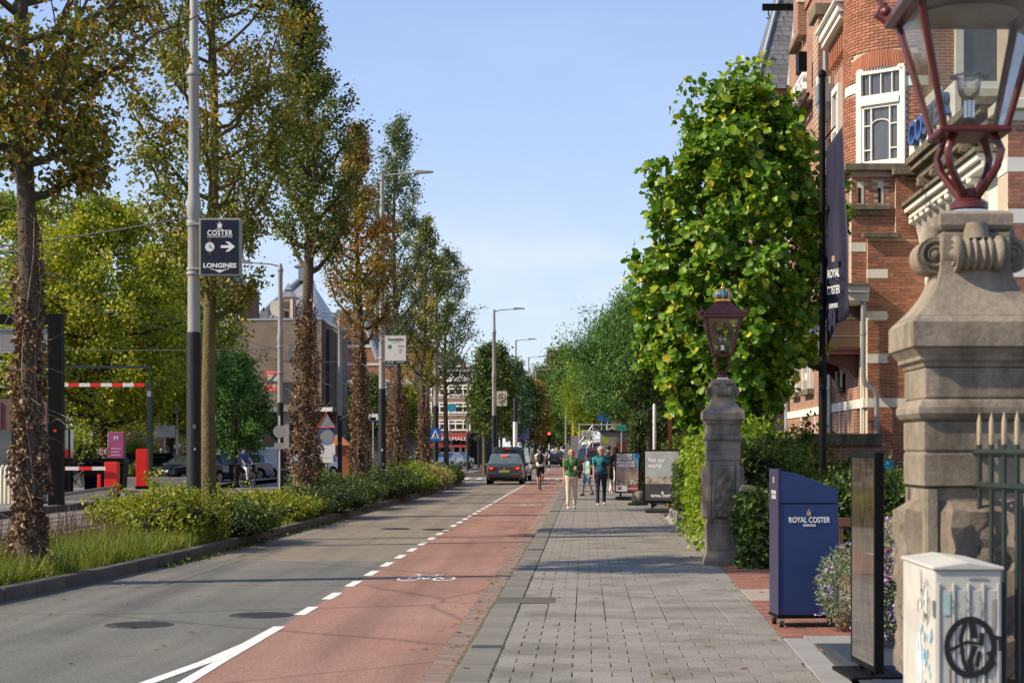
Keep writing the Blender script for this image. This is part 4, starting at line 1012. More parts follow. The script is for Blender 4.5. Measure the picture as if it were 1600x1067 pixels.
# ================================================================== right side: gate pillars, lanterns, villa
def rock_panel(b, x0, x1, z0, z1, face, depth, seed, nx=7, nz=11, base_d=0.0):
    """rough hewn face; face = function(u,v,d)->point, u along, v up, d outwards"""
    g = random.Random(seed); vs_ = []
    for j in range(nz+1):
        for i in range(nx+1):
            edge = i in (0,nx) or j in (0,nz); u = x0+(x1-x0)*i/nx + (0 if edge else g.uniform(-.3,.3)*(x1-x0)/nx); v = z0+(z1-z0)*j/nz + (0 if edge else g.uniform(-.3,.3)*(z1-z0)/nz)
            d = -base_d if edge else depth*(.45+.75*g.random()); vs_.append(face(u, v, base_d+d))
    b.add(vs_, [(j*(nx+1)+i, j*(nx+1)+i+1, (j+1)*(nx+1)+i+1, (j+1)*(nx+1)+i) for j in range(nz) for i in range(nx)])
def stone_pillar(loc, label, rz=0, seed=1):
    t = thing('stone_pillar', label, 'gate pillar', loc, rz, 'sandstone gate pillars')
    def part(name, prof, m='sandstone', bev=.008, **k):
        b = MB(); b.sq(prof); return b.build(name, m, t, bev=bev, **k)
    part('plinth', [(.285,-.12),(.285,.05),(.27,.12),(.255,.16),(.25,.20)])
    part('lower_block', [(.248,.203),(.248,.60)])
    core = part('rusticated_block', [(.225,.603),(.225,1.52)])
    for k in range(4):
        a = k*math.pi/2; M3 = Matrix.Rotation(a, 3, 'Z')
        b = MB(); rock_panel(b, -.175, .175, .66, 1.46, lambda u, v, d: M3 @ Vector((u, -.228-d, v)), .055, seed*10+k, 8, 16, .03)
        b.box(0,0,0,0,0,0) if False else None
        b.build('rock_face', 'sandstone_rock', core, smooth=25)
        for sx_ in (-1, 1):
            e = MB(); e.obox(M3 @ Vector((sx_*.207, -.222, 1.06)), (.05,.036,.90), M3); e.build('margin', 'sandstone', core, bev=.005)
    part('middle_block', [(.245,1.523),(.245,1.66),(.238,1.665),(.238,1.672),(.245,1.677),(.245,1.80)])
    part('string_moulding', [(.245,1.803),(.262,1.815),(.275,1.835),(.275,1.86),(.262,1.885),(.25,1.895)], bev=.004)
    part('frieze', [(.242,1.897),(.242,2.03)])
    part('cornice', [(.245,2.032),(.25,2.05),(.268,2.062),(.268,2.078),(.285,2.10),(.296,2.112)], bev=.004)
    cp = part('cap_slab', [(.302,2.114),(.304,2.12),(.304,2.222),(.282,2.25)])
    b = MB(); n = 9; b.sq([(.150+.128*((1-i/n)**2.1), 2.251+.245*i/n) for i in range(n+1)]); b.build('flared_neck', 'sandstone', t, smooth=30)
    part('neck_block', [(.150,2.494),(.150,2.62)])
    part('abacus', [(.130,2.621),(.150,2.635),(.158,2.65),(.158,2.70),(.130,2.715)], bev=.004)
    for k in range(4):
        a = k*math.pi/2; M3 = Matrix.Rotation(a, 3, 'Z'); c = Vector((0,-.168,2.525))
        # fluted roll lying along each face, its ends carved as spirals
        r = MB(); n = 23; pts = [M3 @ (c+Vector((-.098+.196*i/(n-1),0,0))) for i in range(n)]
        r.tube(pts, [.066+(.012 if i in (0,1,n-2,n-1) else .009*math.cos((i-2)/(n-5)*2*math.pi*5)) for i in range(n)], 18); ro = r.build('scroll_roll', 'sandstone', t, smooth=40)
        for sg in (-1,1):
            v = MB(); sp, rad = [], []
            for s_ in range(34):
                w = s_/33*math.pi*4.2; rr = .068*(1-s_/40); sp.append(M3 @ (c+Vector((sg*.100, rr*math.cos(w), rr*math.sin(w))))); rad.append(.0105*(1-.4*s_/33))
            v.tube(sp, rad, 6); v.ball(M3 @ (c+Vector((sg*.098,0,0))), .022, 10, 8); v.build('volute_spiral', 'sandstone', ro, smooth=50)
        q = MB(); q.tube([M3 @ (c+Vector((0,.015,.06))), M3 @ (c+Vector((0,.02,.13)))], [.06,.05], 8); q.build('roll_neck', 'sandstone', t, smooth=50)
    return t
def lantern(loc, label, rz=0):
    t = thing('street_lantern', label, 'lantern', loc, rz, 'dark red lanterns on the gate pillars')
    b = MB(); b.lathe([(.075,0),(.085,.01),(.085,.035),(.05,.06),(.04,.10)], 20); b.build('foot', 'lantern_red', t, smooth=40)
    b = MB(); b.lathe([(.09,-.012),(.09,.0)], 20); b.build('foot_ring', 'chrome', t)
    for k in range(4):
        a = k*math.pi/2 + math.pi/4; c = Vector((math.cos(a), math.sin(a), 0))
        pts = [c*.035+Vector((0,0,.06)), c*.075+Vector((0,0,.10)), c*.145+Vector((0,0,.185)), c*.165+Vector((0,0,.25)), c*.135+Vector((0,0,.31)), c*.10+Vector((0,0,.335))]
        s = MB(); s.tube(pts, [.022,.02,.018,.018,.018,.016], 7); s.build('scroll_bracket', 'lantern_red', t, smooth=50)
    z0, z1, h0, h1 = .35, .87, .135, .262
    b = MB(); b.sq([(h0+.018,z0-.025),(h0+.022,z0-.01),(h0+.012,z0+.005)]); b.build('bottom_frame', 'lantern_red', t, bev=.003)
    b = MB(); b.sq([(h1+.03,z1),(h1+.06,z1+.012),(h1+.06,z1+.045),(h1+.02,z1+.055)]); b.build('eave', 'lantern_red', t, bev=.004)
    for k in range(4):
        a = k*math.pi/2; M3 = Matrix.Rotation(a, 3, 'Z'); q = MB()
        q.add([M3 @ Vector(p) for p in ((-h0,-h0,z0),(h0,-h0,z0),(h1,-h1,z1),(-h1,-h1,z1))], [(0,1,2,3)]); q.build('glass_pane', 'lantern_glass', t)
        c = MB(); c.tube([M3 @ Vector((-h0,-h0,z0-.005)), M3 @ Vector((-h1,-h1,z1+.005))], [.016,.019], 6); c.build('corner_bar', 'lantern_red', t, smooth=60)
        e = MB(); e.tube([M3 @ Vector((-h1-.045,-h1-.045,z1+.04)), M3 @ Vector((-h1-.075,-h1-.075,z1+.075)), M3 @ Vector((-h1-.06,-h1-.06,z1+.125)), M3 @ Vector((-h1-.085,-h1-.085,z1+.15))], [.022,.03,.018,.012], 6)
        e.ball(M3 @ Vector((-h1-.05,-h1-.05,z1+.085)), .028, 8, 6); e.build('corner_finial', 'lantern_red', t, smooth=50)
        f = MB(); f.prism([(-.05,z1+.05),(.05,z1+.05),(.035,z1+.10),(0,z1+.13),(-.035,z1+.10)], 'y', -h1-.045, -h1-.03)
        fo = f.build('eave_ornament', 'lantern_red', t, bev=.008); fo.rotation_euler = (0,0,a)
    b = MB(); b.sq([(h1+.03,z1+.056),(h1-.03,z1+.12),(.15,z1+.205),(.125,z1+.225),(.12,z1+.245)], caps=True); b.build('roof', 'lantern_red', t, bev=.004)
    b = MB(); b.lathe([(.105,z1+.246),(.12,z1+.26),(.12,z1+.285),(.09,z1+.295)], 20); b.build('crown_ring', 'gold', t, smooth=40)
    b = MB(); b.lathe([(.088,z1+.296),(.118,z1+.33),(.120,z1+.37),(.095,z1+.41),(.05,z1+.43)], 20); b.build('crown_orb', 'orb_blue', t, smooth=50)
    for k in range(8):
        a = k*math.pi/4; q = MB(); q.tube([(.10*math.cos(a),.10*math.sin(a),z1+.29),(.13*math.cos(a),.13*math.sin(a),z1+.34),(.118*math.cos(a),.118*math.sin(a),z1+.39),(.06*math.cos(a),.06*math.sin(a),z1+.435)], [.016,.014,.014,.012], 5); q.build('crown_arch', 'gold', t, smooth=60)
    b = MB(); b.ball((0,0,z1+.455), .03, 10, 8); b.lathe([(.008,z1+.47),(.02,z1+.49),(.008,z1+.51),(.004,z1+.55)], 8); b.build('crown_finial', 'gold', t, smooth=50)
    b = MB(); b.lathe([(.20,z1-.012),(.205,z1-.02),(.215,z1-.006)], 28); b.build('reflector', 'reflector', t, smooth=30)
    for k in range(14):
        pass
    b = MB(); b.lathe([(.055,z0+.01),(.05,z0+.03),(.03,z0+.045),(.026,z0+.06)], 16); b.build('lamp_holder', 'lantern_red', t, smooth=40)
    b = MB(); b.lathe([(.026,z0+.06),(.026,z0+.135)], 16); b.build('lamp_socket', 'chrome', t, smooth=40)
    b = MB(); b.lathe([(.02,z0+.136),(.045,z0+.165),(.052,z0+.205),(.052,z0+.235)], 16, caps=False); b.build('bulb', 'bulb_glass', t, smooth=50)
    b = MB(); b.lathe([(.05,z0+.236),(.085,z0+.24),(.085,z0+.245),(.05,z0+.246)], 20, caps=False); b.build('bulb_flange', 'bulb_glass', t, smooth=50)
    return t
NP = (1.69, 7.9, 0); FP = (WX(1129,26.4), 26.4, 0)
stone_pillar(NP, 'large sandstone gate pillar close to the camera at the right edge', 0, 1)
stone_pillar(FP, 'farther sandstone gate pillar standing at the hedge corner by the pavement', 0, 2)
lantern((NP[0], NP[1], 2.728), 'dark red lantern close to the camera, cut by the top edge', 0)
lantern((FP[0], FP[1], 2.728), 'dark red lantern with gold and blue crown on the farther pillar', 0)

# ---- green iron fence at the right edge
t = thing('iron_fence', 'dark green iron fence with pale gold spear tips at the right edge', 'fence', (1.62, 7.62, 0))
def fpos(k): return (.055+k*.018, -k*.148)
for k in range(6):
    x, yv = fpos(k); b = MB(); b.tube([(x,yv,0),(x,yv,1.70)], .011, 8); bar = b.build('bar', 'fence_green', t, smooth=60)
    b = MB(); b.lathe([(.010,1.70),(.0115,1.71),(.0115,1.79),(.008,1.81),(.001,1.835)], 10, c=(x,yv,0)); b.build('spear_tip', 'spear_gold', bar, smooth=60)
for z in (1.665, 1.525, .12):
    b = MB(); b.tube([(-.0,.28,z),fpos(0)+(z,),fpos(5)+(z,)], .018, 4); b.build('rail', 'fence_green', t)

# ---- utility cabinet with graffiti
CY = 6.9; CW = .255
cx0 = WX(1460, CY-.13); t = thing('utility_cabinet', 'small white utility cabinet covered in graffiti and sticker remains beside the near pillar', 'cabinet', (cx0+CW/2, CY, 0), 0)
hw = CW/2; zt = 1.225
b = MB(); b.box(-hw,hw,-.13,.54,.0,zt); b.build('body', 'cabinet_white', t, bev=.008)
b = MB(); b.prism([(-hw-.008,zt),(hw+.008,zt),(hw+.008,zt+.012),(0,zt+.03),(-hw-.008,zt+.012)], 'y', -.14, .55); b.build('lid', 'cabinet_white', t, bev=.004)
for k in range(4):
    b = MB(); x = -hw+.025+k*.056; b.box(x,x+.040,-.136,-.131,.10,zt-.075); b.build('door_panel', 'cabinet_white', t, bev=.003)
for k in range(5):
    b = MB(); x = -hw+.012+k*.056; b.box(x-.001,x+.009,-.140,-.131,.06,zt-.05); b.build('rib', 'cabinet_white', t, bev=.002)
b = MB(); b.box(.0,.07,-.134,-.131,zt-.035,zt-.028); b.build('handle_slot', 'sticker_grey', t)
b = MB(); b.tube([(.108,-.145,.62),(.108,-.13,.62)], .012, 12); b.build('lock', 'chrome', t)
for z_ in (.35,1.05): b = MB(); b.tube([(-hw-.004,-.125,z_),(-hw-.004,-.125,z_+.06)], .007, 8); b.build('hinge', 'sticker_grey', t)
# spray tag: thick ring with strokes
yy = -.142; tagb = MB()
def stroke(pts, w):
    for (xa,za),(xb,zb_) in zip(pts[:-1], pts[1:]):
        d = Vector((xb-xa, zb_-za)); 
        if d.length < 1e-5: continue
        d.normalize(); nx, nz_ = -d.y*w, d.x*w; q = len(tagb.v)*1e-6
        tagb.add([(xa+nx-d.x*w*.5,yy-q,za+nz_-d.y*w*.5),(xb+nx+d.x*w*.5,yy-q,zb_+nz_+d.y*w*.5),(xb-nx+d.x*w*.5,yy-q,zb_-nz_+d.y*w*.5),(xa-nx-d.x*w*.5,yy-q,za-nz_-d.y*w*.5)], [(0,1,2,3)])
cz = .935
stroke([(.006+.088*math.cos(a*.2094), cz+.105*math.sin(a*.2094)) for a in range(31)], .011)
stroke([(-.07,cz-.01),(-.005,cz+.02),(.045,cz+.012)], .006); stroke([(-.012,cz+.10),(-.03,cz+.03),(-.02,cz-.05),(-.005,cz-.09)], .008); stroke([(.012,cz+.09),(.020,cz+.04)], .014); stroke([(.022,cz),(.006,cz-.05),(.010,cz-.10)], .011); stroke([(.05,cz+.05),(.047,cz+.01)], .009); stroke([(.04,cz-.02),(.032,cz-.07)], .008)
stroke([(.085,cz+.04),(.118,cz+.035),(.120,cz-.01)], .007); stroke([(.075,cz-.02),(.095,cz-.06),(.062,cz-.10)], .008)
for x, l in ((-.07,.10),(-.02,.12),(.03,.16),(.07,.13)): stroke([(x,cz-.08),(x+.001,cz-.09-l)], .0022)
tagb.build('spray_tag', 'spray_black', t)
tagb = MB(); yy = -.141
stroke([(-.07,zt-.12),(-.05,zt-.11),(-.065,zt-.16),(-.045,zt-.155)], .002); stroke([(-.015,zt-.10),(.005,zt-.13),(-.012,zt-.17),(.015,zt-.20)], .002); stroke([(.04,zt-.10),(.055,zt-.13),(.05,zt-.18),(.07,zt-.16)], .002)
tagb.build('scribble', 'sticker_grey', t)
b = MB(); b.box(-.095,-.07,-.1395,-.137,zt-.17,zt-.09); b.build('sticker', 'sticker_teal', t)
b = MB(); b.box(.088,.104,-.1395,-.137,zt-.22,zt-.11); b.build('sticker', 'sticker_grey', t)
rl = random.Random(8)
def scraps(n, zr, yr, mat, smin, smax, lay):
    q = MB()
    for k in range(n):
        yv, z = rl.uniform(*yr), rl.uniform(*zr); s = rl.uniform(smin,smax); pts = [(math.cos(a+rl.uniform(-.3,.3))*s*rl.uniform(.4,1.1), math.sin(a)*s*rl.uniform(.6,1.8)) for a in (0,1.05,2.1,3.14,4.2,5.2)]
        q.add([(-hw-.0015-lay-k*2e-5, yv+a*.9, z+c) for a, c in pts], [tuple(range(6))])
    q.build('torn_sticker', mat, t)
scraps(9,(1.02,1.17),(-.06,.24),'sticker_grey',.012,.04,0); scraps(8,(.70,.90),(-.09,.2),'sticker_white',.03,.06,.001); scraps(26,(.70,1.0),(-.08,.18),'sticker_blue',.008,.022,.002); scraps(6,(1.05,1.18),(-.05,.15),'sticker_white',.015,.03,.003); scraps(7,(1.04,1.17),(-.05,.15),'spray_black',.004,.016,.004)
b = MB(); b.box(-hw-.03,-hw-.002,.0,.12,.30,.72); b.build('side_box', 'cabinet_white', t, bev=.01)

# ---- blue podium on castors
PY = 16.95
px0, px1 = WX(1216,PY), WX(1313,PY); pw = px1-px0
t = thing('welcome_podium', 'dark blue wheeled podium with slanting top, crown emblem and white lettering', 'podium', ((px0+px1)/2, PY, 0), R(5))
zb, zt_l, zt_r = .085, 1.475, 1.30
b = MB(); b.prism([(-pw/2,zb+.03),(pw/2,zb+.03),(pw/2-.018,1.165),(-pw/2+.012,1.165)], 'y', 0, .42); b.build('cabinet', 'podium_blue', t, bev=.005)
b = MB(); b.prism([(-pw/2+.010,1.172),(pw/2-.018,1.172),(pw/2-.016,zt_r),(-pw/2+.16,zt_l-.02),(-pw/2+.010,zt_l)], 'y', -.004, .42); b.build('desk_top', 'podium_blue', t, bev=.005)
b = MB(); b.prism([(-pw/2-.006,zb+.03),(-pw/2+.001,zb+.03),(-pw/2+.013,zt_l+.02),(-pw/2-.008,zt_l+.02)], 'y', -.008, .43); b.build('front_board', 'podium_edge', t, bev=.003)
b = MB(); b.box(-pw/2-.015,pw/2+.03,-.02,.44,zb,zb+.028); b.build('base_board', 'black', t, bev=.004)
for sx_ in (-pw/2+.03, pw/2-.01):
    for sy in (.02,.38):
        c = thing('castor', None, None, (sx_,sy,0)); c.parent = t
        b = MB(); b.tube([(-.018,0,.032),(.018,0,.032)], .032, 14); b.build('wheel', 'rubber', c, smooth=40)
        b = MB(); b.tube([(-.021,0,.032),(.021,0,.032)], .016, 10); b.box(-.024,.024,-.02,.03,.06,.084); b.box(-.026,-.02,-.015,.015,.02,.07); b.box(.02,.026,-.015,.015,.02,.07); b.build('fork', 'chrome', c)
crown_mark(t, -.005, 1.085, .045, 'letter_gold', -.003)
text('ROYAL COSTER', .075, 'letter_white', t, (0,-.003,1.012), width=.395, offset=.0015)
text('DIAMONDS', .03, 'letter_white', t, (0,-.003,.962), width=.12, offset=.0008)
crown_mark(t, 0, 0, .0001, 'letter_gold', 0) if False else None
te = text('ROYAL', .05, 'letter_white', t, (-pw/2-.0095,.2,1.27), (R(90),0,R(-90)), width=.2)
te = text('COSTER', .05, 'letter_white', t, (-pw/2-.0085,.2,1.225), (R(90),0,R(-90)), width=.2)
b = MB(); b.box(-.011,-.0095,.16,.24,1.36,1.42); b.build('side_emblem', 'letter_gold', t, loc=(-pw/2,0,0))

# ---- tall poster panel seen almost edge-on
na = Vector((WX(1374,12.95),12.95)); fa = Vector((WX(1336,13.75),13.75)); d = fa-na; ang = math.atan2(d.y,d.x)
def poster_blur():
    m, n, l = nodes('poster_panel'); t_ = n.new("ShaderNodeTexCoord"); s_ = n.new("ShaderNodeMapping"); s_.inputs['Scale'].default_value = (3.0,3.0,.9); l.new(t_.outputs['Object'], s_.inputs[0])
    z = n.new("ShaderNodeTexNoise"); z.inputs['Scale'].default_value = 2.2; z.inputs['Detail'].default_value = 3; l.new(s_.outputs[0], z.inputs['Vector'])
    rp = ramp(n, [(.30,(.012,.013,.010)),(.44,(.035,.032,.022)),(.54,(.085,.070,.052)),(.62,(.055,.030,.022)),(.74,(.030,.042,.044))]); l.new(z.outputs['Fac'], rp.inputs[0]); return finish(m, n, l, rp.outputs[0], .12, spec=.8, coat=.8)
poster_blur()
t = thing('poster_stand', 'tall black-framed poster stand seen nearly edge-on in front of the flowers', 'poster stand', (na.x, na.y, 0), ang); W_ = d.length
b = MB(); b.box(.03,W_-.03,-.010,.010,.10,1.62); b.build('poster', 'poster_panel', t, loc=(0,.022,0))
for nm, bx_ in (('frame_side',(0,.035,-.035,.035,.06,1.66)),('frame_side',(W_-.035,W_,-.035,.035,.06,1.66)),('frame_rail',(.035,W_-.035,-.035,.035,1.615,1.655)),('frame_rail',(.035,W_-.035,-.035,.035,.065,.11)),('foot_plate',(.05,W_-.05,-.19,.19,0,.03))):
    b = MB(); b.box(*bx_); b.build(nm, 'black', t, bev=.006)
b = MB(); b.box(.2,.26,-.02,.02,.03,.07); b.box(W_-.26,W_-.2,-.02,.02,.03,.07); b.build('foot_post', 'black', t)

# ---- flower planters
def flower_clump(t, c, r, n, seed, mix_=(('petal_lilac',30),('petal_violet',9),('petal_pink',5)), leaf=.045):
    g = np.random.default_rng(seed); d_ = unit(g.normal(size=(n,3))); rad = .45+.6*g.random(n)**.6; P = np.array(c)+d_*np.array(r)*rad[:,None]
    leaf_cloud('foliage', P, leaf, 'lf_grey', t, g, 'narrow', d_, .2, -.2)
    sp = MB()
    for k in range(26):
        dd = unit(g.normal(size=3)); dd[2] = abs(dd[2])*.6; e = np.array(c)+dd*np.array(r)*1.22; sp.tube([np.array(c)+dd*np.array(r)*.5, np.array(c)+dd*np.array(r)*.9, e], [.004,.004,.003], 3, cap=False)
    sp.build('sprigs', 'lf_grey', t)
    for m, q in mix_:
        dd = unit(g.normal(size=(q,3))+np.array([-.35,-.9,.15])); C = np.array(c)+dd*np.array(r)*g.uniform(.95,1.15,(q,1)); Ps = np.repeat(C, 5, 0)+g.normal(size=(q*5,3))*.012
        leaf_cloud('blossoms', Ps, .038, m, t, g, 'rhomb', np.repeat(dd,5,0), 0, 0)
p = thing('flower_planter', 'tall grey planter overflowing with lilac and violet flowers beside the poster stand', 'planter', (WX(1405,14.9), 15.15, 0))
b = MB(); b.sq([(.16,0),(.22,.58),(.235,.58),(.235,.62),(.20,.62)]); b.build('pot', 'planter_grey', p, bev=.006)
flower_clump(p, (.04,-.03,.78), (.28,.26,.30), 2600, 3); flower_clump(p, (-.05,-.12,.40), (.13,.16,.34), 1100, 5)
p = thing('flower_planter', 'low flower pot with grey-green foliage and lilac blossoms behind the podium corner', 'planter', (WX(1332,16.3), 16.6, 0))
b = MB(); b.lathe([(.10,0),(.12,.12),(.13,.12),(.13,.15),(.11,.15)], 18); b.build('pot', 'bench_wood', p, smooth=40)
flower_clump(p, (-.02,-.05,.42), (.27,.24,.36), 3000, 4, (('petal_lilac',16),('petal_violet',2)))
p = thing('flower_planter', 'flower tub with violet and pink blossoms in front of the wooden bench', 'planter', (WX(1420,17.2), 17.6, 0))
b = MB(); b.lathe([(.16,0),(.22,.50),(.24,.50),(.24,.56)], 18); b.build('pot', 'planter_grey', p, smooth=40)
flower_clump(p, (0,-.02,.74), (.32,.24,.24), 2000, 9, (('petal_violet',40),('petal_pink',60),('petal_lilac',20)))

# ---- wooden bench
BY = 20.2
t = thing('wooden_bench', 'brown slatted wooden bench behind the flowers', 'bench', (WX(1382,BY), BY, 0)); hw = .88
for sx_ in (-hw, hw):
    b = MB(); b.box(sx_-.035,sx_+.035,.20,.27,0,.92); b.build('leg', 'bench_wood', t, bev=.006)
    b = MB(); b.box(sx_-.035,sx_+.035,-.28,-.21,0,.62); b.build('leg', 'bench_wood', t, bev=.006)
    b = MB(); b.box(sx_-.04,sx_+.04,-.30,.20,.60,.64); b.build('armrest', 'bench_wood', t, bev=.006)
for k in range(5): b = MB(); b.box(-hw+.04,hw-.04,-.27+k*.095,-.19+k*.095,.42,.445); b.build('seat_slat', 'bench_wood', t, bev=.004)
b = MB(); b.box(-hw+.036,hw-.036,.21,.25,.80,.90); b.build('back_rail', 'bench_wood', t, bev=.006)
for k in range(12): b = MB(); x = -hw+.12+k*.14; b.box(x,x+.05,.22,.24,.48,.80); b.build('back_slat', 'bench_wood', t, bev=.003)

# ---- hedges of the villa garden
make_hedge('ivy_hedge', 'dark ivy hedge between the far pillar and the blue podium', (2.30,3.15,25.2,26.6,0,1.02), 'lf_ivy', 900, .085, 31, rough=.07)
make_hedge('ivy_hedge', 'dark ivy hedge right of the podium behind the bench', (3.15,6.2,24.6,25.6,0,1.12), 'lf_ivy', 900, .085, 32, rough=.07)
make_hedge('clipped_hedge', 'clipped green hedge below the bicycle at the villa wall', (3.3,7.0,26.2,27.2,0,1.25), 'lf_hedge', 800, .075, 33, rough=.06)
make_hedge('pavement_hedge', 'bright green leafy hedge along the pavement left of the far pillar', (2.12,3.0,28.2,36.5,0.05,1.95), 'lf_bright', 420, .095, 34, rough=.13)
make_hedge('pavement_hedge', 'mixed darker hedge just behind the far pillar', (2.18,3.2,26.9,28.6,0.05,1.72), 'lf_hedge', 600, .085, 35, rough=.10)
make_hedge('clipped_hedge', 'square clipped dark hedge block beside the nearer advertising board', (2.15,2.75,38.5,43.5,.05,1.36), 'lf_deep', 520, .07, 36, rough=.03)
make_hedge('creeper', 'orange-yellow creeper strand hanging down the bright hedge', (2.04,2.16,29.2,29.75,.2,1.65), 'lf_goldvar', 700, .06, 38, rough=.03, cat='creeper')
for i, (x, y, r, h, m, lb) in enumerate(((3.9,31.5,.95,2.1,'lf_hedge','round dark shrub in front of the flagpole'),(3.0,29.6,.8,1.75,'lf_hedge','loose shrub behind the far pillar'),(4.9,30.5,.9,1.55,'lf_deep','low dark shrub below the villa balcony'),(3.45,34.2,1.0,2.0,'lf_yellowish','yellowish shrub at the foot of the big-leaved tree'))):
    make_shrub('garden_shrub', lb, (x,y,0), (r,r), h, m, 3600, .085, 140+i, 'shrubs in the villa garden')
# edging stones along the bed
ed = thing('bed_edging', 'row of upright concrete edging stones along the hedge beside the pavement', 'edging', (2.0, 27.2, 0))
me = chamfer_mesh('edging_stone', .10, .34, .34, .02, 'concrete')
for k in range(26): linkmesh('edging_stone', me, ed, (.06+rnd(-.01,.01), .35+k*.62, -.08+rnd(-.02,.02)), (rnd(-.03,.03), rnd(-.05,.05), rnd(-.06,.06)))
b = MB(); b.prism([(-.10,-.02),(.04,-.02),(.04,.10)], 'y', .1, 16.6); b.build('sloping_kerb', 'concrete', ed)
stuff(b.build('x', 'concrete')) if False else None
# low floodlight box by the pillar
t = thing('floodlight', 'small grey slatted floodlight box on the hedge beside the far pillar', 'floodlight', (WX(1172,25.6), 25.6, 1.08))
b = MB(); b.prism([(-.15,.0),(.17,-.03),(.20,.05),(-.10,.10)], 'y', 0, .25); b.build('housing', 'stone_mossy', t, bev=.01)
b = MB(); b.tube([(0,.12,-.2),(0,.12,.03)], .015, 6); b.build('spike', 'black', t)

# ---- big-leaved tree behind the far pillar
g = np.random.default_rng(77)
TX, TY = WX(1150,31.8), 31.8
tul = thing('broadleaf_tree', 'dense tree with big bright green lobed leaves right of the pavement, behind the far lantern', 'tree', (TX, TY, 0))
b = MB(); b.tube([(0.1,0,-.1),(.0,.02,1.2),(-.07,0,3),(.07,.05,5),(.22,0,7),(.31,0,8.2)], [.13,.11,.095,.07,.04,.012], 10); b.build('trunk', 'bark_dark', tul, smooth=60)
prof = [(1.2,.25),(1.9,.55),(2.5,1.15),(3.0,1.5),(3.8,1.72),(4.9,1.74),(5.9,1.42),(6.9,.98),(7.8,.5),(8.6,.12)]
lb = MB(); LP, LO = [], []
for i in range(110):
    u = (i+.5)/110; z0 = 1.3+6.1*u; a = i*2.4+g.uniform(-.3,.3); rr = prof_r(prof, z0+.55)*g.uniform(.80,1.08); dv = np.array([math.cos(a), math.sin(a), 0])
    p0 = np.array([-.30+.075*z0,0,z0]); q = [p0+dv*rr*(s**.8)+np.array([0,0,(.45+.5*rr)*s**1.6]) for s in (0,.3,.6,.85,1.0)]
    lb.tube(q, [.028*(1.1-u),.02*(1.1-u),.014,.009,.004], 5, cap=False); q = np.array(q)
    for j in range(12):
        s = g.uniform(.30,1.03); k = min(int(s*4), 3); f = s*4-k; c = q[k]*(1-f)+q[k+1]*f; e = c+unit(g.normal(size=3)+np.array([0,0,.5])+dv*.3)*g.uniform(.15,.42)
        lb.tube([c,e], [.006,.003], 3, cap=False); n = int(g.integers(14,24)); s2 = g.uniform(.2,1.15,(n,1)); LP.append(c*(1-s2)+e*s2+g.normal(size=(n,3))*.07); LO.append(np.repeat(unit((e-np.array([-.02*e[2],0,e[2]-.2]))[None]), n, 0))
# leading shoots that break the outline
for (sx_, sy, z0, z1) in ((.05,-.2,7.2,8.6),(-.80,.1,6.3,8.3),(-.42,-.3,7.0,8.2),(.42,.1,6.9,8.75),(-1.35,0,5.2,6.9),(1.15,-.2,5.1,6.3),(1.52,-.45,4.6,5.25)):
    lb.tube([(sx_*.5,sy*.5,z0-1),(sx_*.9,sy,z0),(sx_,sy,z1)], [.02,.012,.004], 4, cap=False); n = int(60*(z1-z0)); zz = g.uniform(z0,z1,n); LP.append(np.stack([sx_+g.normal(size=n)*.13, sy+g.normal(size=n)*.13, zz],1)); LO.append(unit(g.normal(size=(n,3))))
lb.build('branches', 'bark_dark', tul, smooth=60)
P = np.concatenate(LP); O = np.concatenate(LO); n = len(P); D, N = leaf_frames(g, n, O*1.6 + np.array([-.5,-.5,.3]), .45, .75); S = .120*(1+.5*g.uniform(-1,1,n))
D = unit(D); X = unit(np.cross(D, N)); Z = np.cross(X, D)
near = np.argsort(P[:,1] + .25*np.abs(P[:,0]) + .3*g.random(n))[:300]; sel = np.zeros(n, bool); sel[near] = True
V, Fc = leaves_arrays(P[~sel].astype(np.float32), D[~sel], N[~sel], S[~sel], 'lobed')
stuff(linkmesh('crown', np_mesh('crown', V, Fc, 'lf_tulip'), tul))
T_, fs_ = LEAF['lobed']; lme = np_mesh('leaf', T_, np.array(fs_, np.int32), 'lf_tulip')
for i in near:
    o = linkmesh('leaf', lme, tul); A = Matrix(((X[i][0],D[i][0],Z[i][0]),(X[i][1],D[i][1],Z[i][1]),(X[i][2],D[i][2],Z[i][2])))
    o.matrix_local = Matrix.LocRotScale(Vector(P[i]), A.to_quaternion(), Vector((S[i],)*3))
